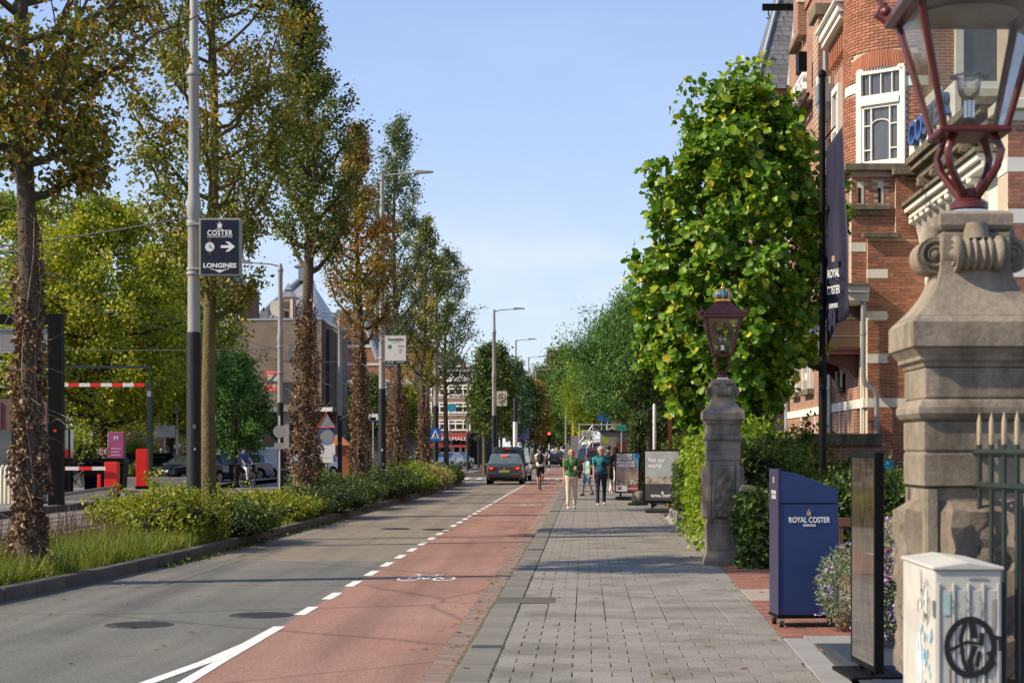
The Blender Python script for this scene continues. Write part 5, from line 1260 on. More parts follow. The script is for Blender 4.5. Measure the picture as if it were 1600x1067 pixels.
# ================================================================== brick villa on the right
from mathutils import Euler
villa = thing('brick_villa', 'red brick villa with white stone bands, round corner bay, balcony and bracketed entrance', 'house', (5.5, 35, 0))
VO = Vector((5.5, 35, 0))
def vb(name, mat, *boxes, parent=villa, bev=0, **k):
    b = MB()
    for q in boxes: b.box(q[0]-5.5,q[1]-5.5,q[2]-35,q[3]-35,q[4],q[5])
    return b.build(name, mat, parent, bev=bev, **k)
BL, BH = .212, .0625
bm_ = MB(); bm_.add([(-.099,0,-.0238),(.099,0,-.0238),(.099,-.010,-.0238),(-.099,-.010,-.0238),(-.099,0,.0238),(.099,0,.0238),(.099,-.010,.0238),(-.099,-.010,.0238)], [(3,2,6,7),(2,1,5,6),(0,3,7,4),(4,7,6,5),(0,1,2,3)])
BRICK = bm_.mesh('brick', 'brick')
def brick_items(p0, ang, length, z0, z1, holes=(), close=True):
    """running bond on a wall starting at p0 (x,y), going along angle ang; outward normal is to the right-hand side (-y for ang 0)"""
    out = []; n = int((z1-z0)/BH); ca, sa = math.cos(ang), math.sin(ang)
    for r in range(n):
        z = z0+(r+.5)*BH; u = -.106 if r % 2 else 0.0
        while u < length-.01:
            a, c = max(u,0), min(u+BL, length); u += BL
            if c-a < .03: continue
            m = (a+c)/2
            if any(h[0] < m < h[1] and h[2] < z < h[3] for h in holes): continue
            out.append(((p0[0]+ca*m-5.5, p0[1]+sa*m-35, z), (0,0,ang), ((c-a)/BL*1.0,1,1)))
    return out
# --- walls (mortar-coloured solids; bricks stand 12 mm proud on the faces that can be read)
fw = vb('front_wall', 'mortar', (5.51,9.6,35.0,36.0,-.1,5.80),(6.06,9.6,35.0,36.0,5.80,6.9))
bands = [(0,4.2,2.50,2.68),(0,.39,4.20,4.38),(0,.39,3.36,3.54),(0,.40,5.02,5.20)]
items = brick_items((5.5,35.0), 0, 1.9, .0, 5.80, bands)
items += brick_items((6.05,35.0), 0, 1.35, 5.80, 7.0)
for u0,u1,z0,z1 in bands: vb('stone_band' if u1 > 1 else 'quoin', 'white_stone', (5.496+u0,5.5+u1,34.985,35.05,z0+.004,z1-.004))
vb('ledge', 'stone_mossy', (5.40,6.10,34.86,35.04,5.80,5.90), bev=.01)
vb('ledge', 'stone_mossy', (5.98,6.95,34.82,35.04,7.02,7.14), bev=.01)
# corner block under the balcony
cb = vb('corner_block', 'mortar', (5.215,6.6,35.12,36.4,4.85,7.12))
items2 = brick_items((5.20,35.12), 0, .86, 4.9, 7.06, [(.12,.26,6.42,6.98),(.51,.65,6.42,6.98),(0,.3,5.55,5.73)])
vb('quoin', 'white_stone', (5.19,5.49,35.10,35.2,5.55,5.73))
vb('quoin', 'white_stone', (5.19,5.40,35.10,35.2,4.78,4.90))
vb('coping', 'stone_mossy', (5.06,6.55,34.96,35.4,7.12,7.26), bev=.015)
vb('coping', 'stone_mossy', (5.06,5.40,35.4,38.0,7.12,7.26), bev=.015)
vb('string_course', 'stone_mossy', (5.08,5.98,35.0,35.4,6.36,6.46), bev=.012)
for z0, z1, dd in ((6.26,6.355,.09),):
    vb('string_course', 'stone_mossy', (5.14,5.85,35.04,35.3,z0,z1), bev=.01)
for u in (.19,.58):
    vb('balcony_slot', 'cream_paint', (5.20+u-.055,5.20+u+.055,35.105,35.14,6.48,6.92))
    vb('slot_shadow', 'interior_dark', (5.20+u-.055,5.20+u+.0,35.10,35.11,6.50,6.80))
vb('balcony_return', 'brick_side', (5.205,5.34,35.42,38.0,4.9,7.11))
# --- street facade (faces -x)
sf = vb('street_facade', 'brick_side', (5.5,6.4,36.02,48.4,-.1,12.6))
vb('base_course', 'brick_side', (5.44,5.5,36.0,48.4,-.1,2.48))
vb('stone_band', 'white_stone', (5.43,5.52,35.05,48.4,2.50,2.68))
for y_ in (37.0,38.3,39.6,41.0,42.4,43.8,45.2):
    vb('stone_strip', 'white_stone', (5.425,5.45,y_,y_+.10,1.62,2.498))
for y_ in (39.9,44.3):
    for z in (3.4,4.6,5.8,7.0,8.2,9.4): vb('quoin', 'white_stone', (5.47,5.52,y_,y_+.34,z,z+.17))
# eaves cornice with tooth course
vb('eaves_cornice', 'white_paint', (5.14,5.5,36.6,39.5,10.62,10.80),(5.20,5.5,36.7,39.5,10.50,10.62),(5.06,5.5,36.5,39.55,10.80,10.86), bev=.01)
k = 0
for y_ in np.arange(36.8,39.4,.28): vb('corbel', 'brick_rub', (5.36,5.5,y_,y_+.13,10.02,10.44))
vb('corbel_course', 'brick_side', (5.34,5.5,36.6,39.5,10.44,10.50))
# gables and piers above
vb('gable_pier', 'brick_front', (5.19,5.9,40.0,40.9,8.6,11.35)); vb('pier_cap', 'stone_mossy', (5.10,6.0,39.9,41.0,11.35,11.62), bev=.02); vb('quoin', 'white_stone', (5.17,5.48,39.97,40.2,9.75,10.0))
vb('stepped_gable', 'brick_side', (5.45,6.2,42.6,47.0,12.6,14.2),(5.45,6.2,43.4,46.2,14.2,15.6)); vb('gable_coping', 'stone_mossy', (5.38,6.2,42.5,43.5,14.2,14.35),(5.38,6.2,43.3,46.3,15.6,15.75),(5.38,6.2,46.1,47.1,14.2,14.35), bev=.02)
for z in (11.2,13.2): vb('gable_buttress', 'brick_front', (5.28,5.5,44.6,45.3,z-1.2,z)); 
vb('quoin', 'white_stone', (5.26,5.5,44.58,44.7,12.8,13.3))
vb('wall_ledge', 'stone_mossy', (5.30,5.5,45.5,46.9,12.0,12.12),(5.30,5.5,43.4,44.6,10.05,10.17), bev=.02)
# dark tiled roof slope between pier and bay
b = MB()
for r_ in range(9):
    for c in range(22): b.obox((.10+r_*.10, 1.7+c*.22, 10.95+r_*.17), (.20,.20,.03), Matrix.Rotation(R(-58),3,'Y'))
stuff(b.build('roof_tiles', 'roof_tile_dark', villa))
b = MB(); b.add([(.0,1.6,10.8),(1.4,1.6,12.9),(1.4,6.6,12.9),(0,6.6,10.8)], [(0,1,2,3)]); b.build('roof', 'roof_tile_dark', villa)
# arched niche window
arch = MB(); arch.box(-.02,.0,10.2,12.5,5.9,9.0); arch.build('niche', 'interior_dark', villa)
b = MB(); b.prism([(10.2+1.15-1.15*math.cos(a*math.pi/14), 9.0+1.25*math.sin(a*math.pi/14)) for a in range(15)], 'x', -.02, 0); b.build('niche_head', 'interior_dark', villa)
for z in (8.9,7.5,6.4): vb('niche_band', 'white_stone', (5.44,5.5,45.22,47.5,z,z+.22))
vb('niche_wall', 'brick_front', (5.38,5.62,46.4,47.48,5.9,9.0))
for a in range(9):
    w = math.pi*(a+.5)/9; c = (11.35-1.32*math.cos(w), 9.0+1.42*math.sin(w)); b = MB()
    b.obox((-.03, c[0], c[1]), (.05,.16,.42), Matrix.Rotation(-(w-math.pi/2),3,'X') if False else Matrix.Rotation(math.pi/2-w if True else 0,3,'X')); b.build('voussoir', 'white_stone' if a % 2 == 0 else 'brick_rub', villa)
vb('balcony_rail', 'stone_mossy', (5.05,5.5,45.0,47.7,5.78,5.92), bev=.02); vb('balcony_front', 'brick_side', (5.12,5.5,45.1,47.6,4.9,5.78))
# tall street windows
for (y0,y1,z0,z1) in ((43.3,44.7,3.15,6.0),(46.0,47.2,3.15,5.0),(38.5,39.3,6.9,9.4),(40.3,41.0,6.9,9.4)):
    w = vb('window', 'window_curtain', (5.488,5.497,y0,y1,z0,z1)); fr_ = []
    fr_ = [(5.40,5.50,y0-.10,y0+.03,z0,z1),(5.40,5.50,y1-.03,y1+.10,z0,z1),(5.40,5.50,y0-.10,y1+.10,z1,z1+.14),(5.44,5.50,(y0+y1)/2-.04,(y0+y1)/2+.04,z0,z1),(5.44,5.50,y0,y1,z0+(z1-z0)*.68,z0+(z1-z0)*.68+.08)]
    for q in fr_: vb('window_frame', 'white_paint', q, parent=w)
    vb('window_sill', 'stone_mossy', (5.34,5.5,y0-.15,y1+.15,z0-.14,z0), parent=w, bev=.01)
# small basement windows near the gate
for y0 in (38.0,40.6): 
    w = vb('window', 'window_dark', (5.425,5.438,y0,y0+.7,3.0,3.3)); vb('window_frame', 'white_paint', (5.40,5.44,y0-.06,y0,3.0,3.36),(5.40,5.44,y0+.7,y0+.76,3.0,3.36), parent=w); vb('window_sill', 'stone_mossy', (5.36,5.44,y0-.12,y0+.82,2.9,3.0), parent=w)
# hoist beam with hook
b = MB(); b.box(-.82,-.0,12.4,12.54,13.3,13.46); hb = b.build('hoist_beam', 'black', villa)
b = MB(); b.tube([(-.66,12.47,13.3),(-.66,12.47,13.2),(-.62,12.47,13.12),(-.66,12.47,13.07),(-.71,12.47,13.11)], .018, 6); b.build('hook', 'black', hb, smooth=60)
# projecting name sign
sg = vb('name_sign', 'black', (5.18,5.24,41.9,45.3,9.95,10.02)); 
text('ROYAL COSTER', .62, 'letter_white', sg, (-.36,8.6,10.30), (R(90),0,R(-90)), width=3.2, extrude=.05, offset=.01)
text('DIAMONDS', .62, 'black', sg, (-.30,8.6,10.32), (R(90),0,R(-90)), width=3.2, extrude=.04, offset=.01) if False else None
vb('sign_emblem', 'black', (5.10,5.3,42.9,43.5,10.75,11.2), parent=sg)
# downpipes
def pipe(pts, r, mat='zinc', clips=()):
    b = MB(); b.tube([(p[0]-5.5,p[1]-35,p[2]) for p in pts], r, 10); o = b.build('downpipe', mat, villa, smooth=60)
    for z in clips:
        b = MB(); b.lathe([(r*1.25,z),(r*1.25,z+.05)], 12, c=(pts[0][0]-5.5,pts[0][1]-35,0)); b.build('pipe_clip', mat, o)
    return o
pipe([(5.32,39.75,10.5),(5.32,39.75,2.0)], .06, clips=(8.6,7.2,5.6,4.2))
hop = MB(); hop.sq([(.20,9.75),(.20,9.35),(.17,9.3),(.10,9.0),(.06,8.9)], c=(-.18,4.75,0)); hop.build('rain_hopper', 'lead_grey', villa, bev=.01)
pipe([(5.42,48.3,10.0),(5.42,48.3,.5)], .07)
pipe([(5.40,39.6,4.0),(5.40,39.6,.5)], .06, clips=(3.0,1.8))
pipe([(5.40,34.85,4.72),(5.40,34.85,3.1),(5.44,34.85,2.95),(5.62,34.85,2.83),(5.66,34.85,2.7),(5.66,34.85,.0)], .05, clips=(3.9,))
vb('white_post', 'white_paint', (5.42,5.49,35.3,35.4,.6,3.3))
# porch gutter moulding at the head of the front pipe
vb('gutter_moulding', 'white_stone', (5.04,5.50,34.72,36.2,4.72,4.86),(5.10,5.50,34.78,36.2,4.56,4.72), bev=.012)
vb('moulding_top', 'stone_mossy', (5.00,5.51,34.68,36.2,4.86,4.90))
# rounded brown canopy on brackets over the side door
cp = MB(); pr = [(0,4.55),(-.25,4.55),(-.55,4.36),(-.72,4.05),(-.78,3.72),(0,3.72)]
cp.prism([(a,z) for a,z in pr], 'y', 1.0, 4.2); ca_ = cp.build('canopy', 'awning_brown', villa, bev=.01)
for z, o_ in ((3.66,-.80),(3.58,-.82)):
    b = MB(); b.box(o_,0,.94,4.26,z,z+.07); b.build('canopy_edge', 'timber_maroon', ca_, bev=.008)
for y_ in (1.15,3.9):
    b = MB(); b.prism([(0,3.57),(-.7,3.57),(-.66,3.46),(-.40,3.36),(-.2,3.30),(-.05,3.12),(0,3.1)], 'y', y_, y_+.10); b.build('canopy_bracket', 'timber_maroon', ca_, bev=.01)
for zc in (4.30,3.95):
    b = MB(); b.box(-.62 if zc > 4.1 else -.755,.0,.992,1.0,zc,zc+.012); b.build('canopy_seam', 'zinc', ca_)
# garden wall with stone coping in front of the facade
gw = thing('garden_wall', 'low brick garden wall with weathered stone coping below the villa', 'wall', (0,0,0))
b = MB(); b.box(4.05,5.75,33.9,34.2,-.05,1.75); b.build('wall_body', 'brick_front', gw); b = MB(); b.box(3.98,5.60,33.8,34.3,1.75,1.98); b.build('coping', 'stone_mossy', gw, bev=.02)
# --- round corner bay
DC = (6.72, 36.5); DR = 1.45
dr = MB(); n = 40; dr.lathe([(DR-.012,9.30),(DR-.012,14.5)], n, c=(DC[0]-5.5,DC[1]-35,0))
arc = [R(40)+.375+(2*math.pi-.75)*i/44 for i in range(45)]
for rr_ in (DR-.012, DR-.16):
    ring = [(DC[0]-5.5-rr_*math.sin(q), DC[1]-35-rr_*math.cos(q)) for q in arc]; dr.add([(x,yv,z) for z in (7.1,9.30) for x,yv in ring], [(i,i+1,45+i+1,45+i) for i in range(44)])
drum = dr.build('round_bay', 'mortar', villa, smooth=60)
A0 = R(90-40)  # window axis measured from -x towards -y
def drum_pt(th, r=DR): return (DC[0]-5.5 - r*math.sin(th), DC[1]-35 - r*math.cos(th))
ditems = []; dth = BL/DR
wa, wh = R(40), .385   # window direction and half angle
for r_ in range(int((14.0-7.2)/BH)):
    z = 7.2+(r_+.5)*BH; th = -R(40) + (dth/2 if r_ % 2 else 0)
    while th < R(100):
        if not (abs(th-wa) < wh and z < 9.30) and not (abs(th-wa) < .56 and 9.16 < z < 9.58):
            if not (abs(th-wa) > wh and abs(th-wa) < wh+.45 and 8.78 < z < 9.0 and th < wa+wh+.46):
                x, yv = drum_pt(th); ditems.append(((x,yv,z),(0,0,-th),(1,1,1)))
        th += dth
vous = []
for k in range(-13,14):
    th = wa+k*.0405; x, yv = drum_pt(th, DR+.003); vous.append(((x,yv,9.40-abs(k)*abs(k)*.0008),(0,R(90)+k*.02,-th),(1.7,1,1.0)))
me_v = bm_.mesh('arch_brick', 'brick_rub')
for loc, rot, s in vous:
    o = linkmesh('arch_brick', me_v, drum); o.matrix_local = Matrix.Translation(Vector(loc)) @ Matrix.Rotation(rot[2],4,'Z') @ Matrix.Rotation(rot[1],4,'Y') @ Matrix.Diagonal((s[0],s[1],s[2],1))
for sgn in (-1,1):
    b = MB(); th0 = wa+sgn*wh; th1 = wa+sgn*(wh+.40); a_, b__ = sorted((th0,th1)); q = 6
    ring = [drum_pt(a_+(b__-a_)*i/q, DR+.014) for i in range(q+1)]; b.add([(x,yv,z) for z in (8.80,8.99) for x,yv in ring], [(i,i+1,q+1+i+1,q+1+i) for i in range(q)]); b.build('stone_band', 'white_stone', drum)
# bay window, flat joinery set into the opening
wx, wy = drum_pt(wa, DR*.927+.03); win = thing('bay_window', None, None, (wx, wy, 6.9)); win.parent = villa; win.rotation_euler = (0,0,-wa); win.scale = (1,1,.86)
ww = .535; b = MB(); b.box(-ww,ww,.05,.06,0,2.75); b.build('panes', 'window_curtain', win)
def wf(name, *bx, mat='white_paint'):
    b = MB()
    for q in bx: b.box(*q)
    return b.build(name, mat, win, bev=.006)
wf('frame', (-ww-.02,-ww+.10,-.03,.08,0,2.66)); wf('frame', (ww-.10,ww+.02,-.03,.08,0,2.66)); wf('head', (-ww,ww,-.03,.08,2.58,2.72)); wf('transom', (-ww+.1,ww-.1,-.06,.07,1.86,2.02)); wf('transom', (-ww+.1,ww-.1,-.02,.06,2.02,2.10))
wf('door_panel', (-ww+.1,ww-.1,-.01,.07,0,.52)); 
for x in (-.25,0,.25): wf('glazing_bar', (x-.012,x+.012,.0,.06,2.10,2.60))
for x in (-.22,.20): wf('glazing_bar', (x-.016,x+.016,.0,.06,.5,1.88))
wf('door_stile', (-ww+.1,-ww+.16,-.012,.065,.5,1.88)); wf('door_stile', (ww-.16,ww-.1,-.012,.065,.5,1.88)); wf('door_rail', (-ww+.1,ww-.1,-.012,.065,1.79,1.88)); wf('door_rail', (-ww+.1,ww-.1,-.012,.065,.5,.58))
for z in (.82,1.38): wf('glazing_bar', (-ww+.1,-.22,.0,.06,z,z+.03)); wf('glazing_bar', (.20,ww-.1,.0,.06,z,z+.03))
b = MB(); b.tube([(-.22+.21*(1-math.cos(a*math.pi/10)), .02, 1.40+.12*math.sin(a*math.pi/10)) for a in range(11)], .016, 6); b.build('curved_bar', 'white_paint', win)
wf('panel_moulding', (-.36,-.06,-.022,-.008,.12,.36)); wf('panel_moulding', (.06,.36,-.022,-.008,.12,.36))
# --- upper wall behind the lantern with a white window
uw = vb('upper_wall', 'brick_front', (7.6,12,35.3,36,6.8,15))
w = vb('window', 'window_curtain', (7.35,8.05,34.96,35.0,8.75,11.3)); vb('upper_front', 'brick_front', (6.7,9.6,35.0,35.3,6.92,15))
for q in ((7.20,7.37,34.90,35.0,8.7,11.4),(8.03,8.20,34.90,35.0,8.7,11.4),(7.37,8.03,34.92,35.0,8.7,8.85)): vb('window_frame', 'white_paint', q, parent=w, bev=.01)
vb('window_sill', 'cream_paint', (7.05,8.35,34.80,35.0,8.52,8.70), parent=w, bev=.02)
# --- projecting entrance bay (white joinery, bracketed cornice, dark canopy, blue letters)
eb = vb('entrance_bay', 'white_paint', (6.62,9.6,28.6,34.98,-.1,6.2))
vb('bay_window_glass', 'window_dark', (6.60,6.63,33.2,34.2,3.2,5.6),(6.60,6.63,31.4,32.6,3.2,5.6),(6.60,6.63,29.6,30.8,3.2,5.6))
for y0 in (33.05,34.2,31.25,32.6,29.45,30.8): vb('bay_mullion', 'white_paint', (6.53,6.62,y0,y0+.15,.9,5.9), bev=.01)
vb('bay_transom', 'white_paint', (6.53,6.62,29.4,34.4,4.7,4.82), bev=.01)
vb('cornice', 'white_paint', (6.22,6.62,28.5,34.98,6.28,6.40),(6.30,6.62,28.5,34.95,6.16,6.28), bev=.01); vb('cornice_top', 'stone_mossy', (6.16,6.62,28.4,35.0,6.40,6.47))
br = MB(); br.prism([(6.62-5.5,6.15),(6.28-5.5,6.15),(6.30-5.5,6.08),(6.40-5.5,6.02),(6.46-5.5,5.85),(6.52-5.5,5.55),(6.56-5.5,5.2),(6.62-5.5,5.1)], 'y', 0, .10); br.ball((6.33-5.5,.05,6.09), (.06,.075,.06), 10, 8); bme = br.mesh('bracket', 'white_paint', 40)
for y0 in (34.75,34.2,33.65,33.1,32.5,31.9,31.3,30.7,30.1,29.5): linkmesh('bracket', bme, villa, (0,y0-35,0))
can = vb('entrance_canopy', 'stone_mossy', (6.24,9.6,28.7,34.9,7.20,7.34),(6.32,9.6,28.75,34.85,7.08,7.20),(6.45,9.6,28.8,34.8,6.9,7.08), bev=.012)
vb('canopy_wall', 'cream_paint', (6.66,9.6,28.7,34.95,6.47,6.9))
for y0 in (34.3,33.0,31.7,30.4,29.2):
    b = MB(); b.prism([(6.66-5.5,6.9),(6.36-5.5,6.9),(6.38-5.5,6.80),(6.50-5.5,6.70),(6.58-5.5,6.52),(6.66-5.5,6.48)], 'y', y0-35, y0-35+.22); b.tube([(.93,y0-35-.01,6.78),(.93,y0-35+.23,6.78)], .07, 12); b.build('scroll_bracket', 'stone_mossy', villa, bev=.01)
sb = vb('sign_board', 'white_paint', (6.30,6.42,30.6,34.9,7.34,7.98),(6.30,6.42,32.2,33.4,7.98,8.2), bev=.01)
text('COSTER', .62, 'letter_blue', sb, (.735,-2.35,7.64), (R(90),0,R(-90)), width=3.6, extrude=.05, offset=.012)
# --- brick pier right of the entrance
pier = vb('entrance_pier', 'mortar', (6.575,9,27.9,28.6,-.1,9.4))
pb = [(0,2,6.0+.0,6.22),(0,2,5.2,5.42),(0,2,4.36,4.58),(0,2,3.4,3.62)]
pit = brick_items((6.57,27.9), 0, .9, 2.8, 6.75, pb)
for u0,u1,z0,z1 in pb: vb('stone_band', 'white_stone', (6.562,8.9,27.885,28.6,z0,z1))
vb('pier_capital', 'cream_paint', (6.50,8.9,27.82,28.62,6.78,6.95),(6.42,8.9,27.74,28.62,6.95,7.12), bev=.02)
# --- lay the bricks
allw = [(items,fw),(items2,cb),(ditems,drum),(pit,pier)]
cut = sorted(items, key=lambda q: -q[0][2])
vis = [q for q in items if 1.2 < q[0][2] < 5.8 and q[0][0] < 1.2]; others = [q for q in items if q not in vis]
for loc, rot, s in vis[-300:]: linkmesh('brick', BRICK, fw, loc, rot, s)
for its, par in ((others+vis[:-300],fw),(items2,cb),(ditems,drum),(pit,pier)):
    if its: stuff(linkmesh('brick_courses', merge_items(BRICK, its, 'brick_courses', 'brick'), par))
# --- flagpole and banner
t = thing('flagpole', 'tall black flagpole in front of the brick villa', 'flagpole', (WX(1285,30.5), 30.5, 0))
b = MB(); b.lathe([(.065,0),(.065,3),(.055,3.02),(.052,8.0),(.07,8.02),(.075,8.06),(.045,8.12),(.01,8.14)], 14); b.build('pole', 'black', t, smooth=40)
b = MB(); b.tube([(.0,-.05,6.90),(.16,-.40,7.10)], .014, 8); b.build('banner_arm', 'black', t)
bn = thing('banner', 'dark purple hanging banner with white lettering on the flagpole', 'banner', (WX(1285,30.5), 30.5, 0))
g = np.random.default_rng(2); nx, nz = 10, 30; vs_ = []
for j in range(nz+1):
    v = j/nz
    for i in range(nx+1):
        u = i/nx; x = .065 + u*(.17+.12*v) ; yv = -.06 - u*.70 + .07*math.sin(u*9+v*3)*(.3+v) + .03*math.sin(v*11+u*4); z = 6.78+.26*u - v*(3.35-.35*u*v) 
        if j == nz: z += .12*math.sin(u*5)
        vs_.append((x+.02*math.sin(v*7+u*5)*v, yv, z))
b = MB(); b.add(vs_, [(j*(nx+1)+i,j*(nx+1)+i+1,(j+1)*(nx+1)+i+1,(j+1)*(nx+1)+i) for j in range(nz) for i in range(nx)]); cl = b.build('cloth', 'banner_navy', bn, smooth=70)
so = cl.modifiers.new('thick', 'SOLIDIFY'); so.thickness = .004
ba = math.atan2(-.70,.26)
for body, z, wd in (('ROYAL',4.62,.40),('COSTER',4.34,.44),('DIAMONDS',4.08,.30)): text(body, .2 if z > 4.2 else .11, 'letter_white', bn, (.20-.08,-.46-.03,z), (R(90),0,ba), width=wd, name='lettering')
b = MB(); b.box(-.05,.05,-.004,.004,4.82,4.92); b.build('crown_emblem', 'letter_gold', bn, loc=(.20-.08,-.46-.03,0), rot=(0,0,ba))

# ---- neighbouring tower with slate spire, behind the tree
tw = thing('brick_tower', 'brick tower with steep slate roof and arcaded frieze behind the big tree', 'tower', (4.85, 50, 0))
b = MB(); b.box(0,3.2,0,6,-.1,11.5); b.build('wall', 'brick_front', tw)
R0 = MB(); A, B_, C, D_ = Vector((-.12,-.15,11.8)), Vector((1.05,-.15,11.8)), Vector((2.4,2.6,19.0)), Vector((1.9,2.6,19.0))
R0.add([A,B_,C,D_,(-.12,6,11.8),(3.3,6,11.8),(3.3,-.15,11.8)], [(0,1,2,3),(1,6,2),(0,3,4),(3,2,5,4),(2,6,5)]); R0.build('roof', 'slate', tw)
sm = chamfer_mesh('slate_tile', .26, .22, .012, .002, 'slate'); its = []
sl = math.atan2(7.2,2.75)
for r_ in range(42):
    v = r_/42*.85; a_ = A.lerp(D_, v); c_ = Vector((3.3,-.15,11.8)).lerp(Vector((2.6,2.6,19.0)), v); wd = (c_-a_).length; nn = max(1,int(wd/.265))
    for k in range(nn):
        p = a_.lerp(c_, (k+.5+(.5 if r_ % 2 else 0)*.6)/nn)
        its.append(((p.x,p.y-.012,p.z),(sl-.04,0,rnd(-.02,.02)),(1,1,1)))
pieces(tw, 'slate_tile', its, sm, 'slate', 200, 'slate_courses')
b = MB(); b.tube([(-.13,-.2,11.75),(1.9,2.55,19.0)], .06, 8); b.build('hip_flashing', 'zinc', tw); b = MB(); b.tube([(.80,-.25,11.75),(1.35,1.3,16.0)], .07, 8); b.build('hip_flashing', 'zinc', tw)
b = MB(); b.box(-.10,1.2,-.10,0,11.5,11.78); b.build('eaves_course', 'brick_rub', tw)
for k in range(6): b = MB(); x = .08+k*.2; b.prism([(x-.06,11.5),(x-.06,11.1),(x,11.0),(x+.06,11.1),(x+.06,11.5)], 'y', -.09, 0); b.build('corbel', 'brick_rub', tw)
b = MB(); b.box(0,1.2,-.05,0,10.7,10.86); b.build('string_course', 'brick_rub', tw)
w = MB(); w.box(.10,.72,-.02,.0,5.0,8.2); wo = w.build('window', 'window_dark', tw)
b = MB(); b.box(.02,.80,-.06,-.02,8.2,8.36); b.build('window_frame', 'white_paint', wo); b = MB(); b.box(.02,.10,-.06,-.0,5,8.2); b.build('window_frame', 'white_paint', wo)
b = MB(); b.add([(.05,-.05,8.1),(.80,-.05,8.1),(.80,-.6,7.3),(.05,-.6,7.3)], [(0,1,2,3)]); aw = b.build('window_awning', 'banner_navy', tw); so = aw.modifiers.new('thick','SOLIDIFY'); so.thickness = .02
b = MB(); b.tube([(.86,-.12,11.4),(.86,-.12,0)], .06, 8); b.build('downpipe', 'zinc', tw)

# ---- bicycle by the villa is added with the other bicycles
# ================================================================== people, bicycles, vehicles
def capsule_mesh(prims, voxel, mats, name):
    """prims: (p0, r0, p1, r1, flat, mat) tapered rounded limbs, fused into one skin by voxel remesh"""
    b = MB()
    for p0, r0, p1, r1, flat, mi in prims:
        p0, p1 = Vector(p0), Vector(p1); n = 12; ax = p1-p0; L_ = ax.length; q = ax.to_track_quat('Z','Y').to_matrix() if L_ > 1e-6 else Matrix.Identity(3)
        rings = [(-1,.0),(-.8,.6),(-.35,.94),(0,1)] ; vs_, fs = [], []
        st = [(-r0*.999, r0*.05),(-r0*.8,r0*.6),(-r0*.4,r0*.917),(0,r0),(L_*.5,(r0+r1)/2),(L_,r1),(L_+r1*.4,r1*.917),(L_+r1*.8,r1*.6),(L_+r1*.999,r1*.05)]
        for z, r in st:
            for k in range(n):
                a = 2*math.pi*k/n; v = q @ Vector((r*math.cos(a), r*math.sin(a), z)) + p0
                if flat != 1:
                    c = p0+(p1-p0)*.5; v = Vector((v.x, c.y+(v.y-c.y)*flat if L_ < 1e-6 else (p0+(p1-p0)*max(0,min(1,z/L_ if L_>0 else 0))).y + (v.y-(p0+(p1-p0)*max(0,min(1,z/L_ if L_>0 else 0))).y)*flat, v.z))
                vs_.append(v)
        m = len(st)
        for i in range(m-1):
            for k in range(n): fs.append((i*n+k, i*n+(k+1)%n, (i+1)*n+(k+1)%n, (i+1)*n+k))
        fs.append(tuple(reversed(range(n)))); fs.append(tuple((m-1)*n+k for k in range(n))); b.add(vs_, fs)
    o = b.build('tmp', mats[0]); r = o.modifiers.new('r','REMESH'); r.mode = 'VOXEL'; r.voxel_size = voxel; r.use_smooth_shade = True
    s = o.modifiers.new('s','SMOOTH'); s.iterations = 3; s.factor = .5
    dg = bpy.context.evaluated_depsgraph_get(); me = bpy.data.meshes.new_from_object(o.evaluated_get(dg)); me.name = name; bpy.data.objects.remove(o)
    me.materials.clear()
    for m in mats: me.materials.append(MAT[m])
    C = np.empty(len(me.polygons)*3); me.polygons.foreach_get("center", C); C = C.reshape(-1,3); best = np.full(len(C), 1e9); idx = np.zeros(len(C), int)
    for p0, r0, p1, r1, flat, mi in prims:
        a, c = np.array(p0), np.array(p1); d = c-a; L2 = max(d@d, 1e-9); tt = np.clip(((C-a)@d)/L2, 0, 1); q = a+tt[:,None]*d; df = C-q; df[:,1] /= flat; ds = np.linalg.norm(df, axis=1)-(r0+(r1-r0)*tt)
        k = ds < best; best[k] = ds[k]; idx[k] = mi
    me.polygons.foreach_set("material_index", idx.astype(np.int32)); me.polygons.foreach_set("use_smooth", np.ones(len(C), bool)); me.update(); return me
def rot2(v, a):  # swing in the y-z plane: angle a forwards (towards -y)
    return Vector((v[0], v[1]*math.cos(a)+v[2]*math.sin(a), -v[1]*math.sin(a)+v[2]*math.cos(a)))
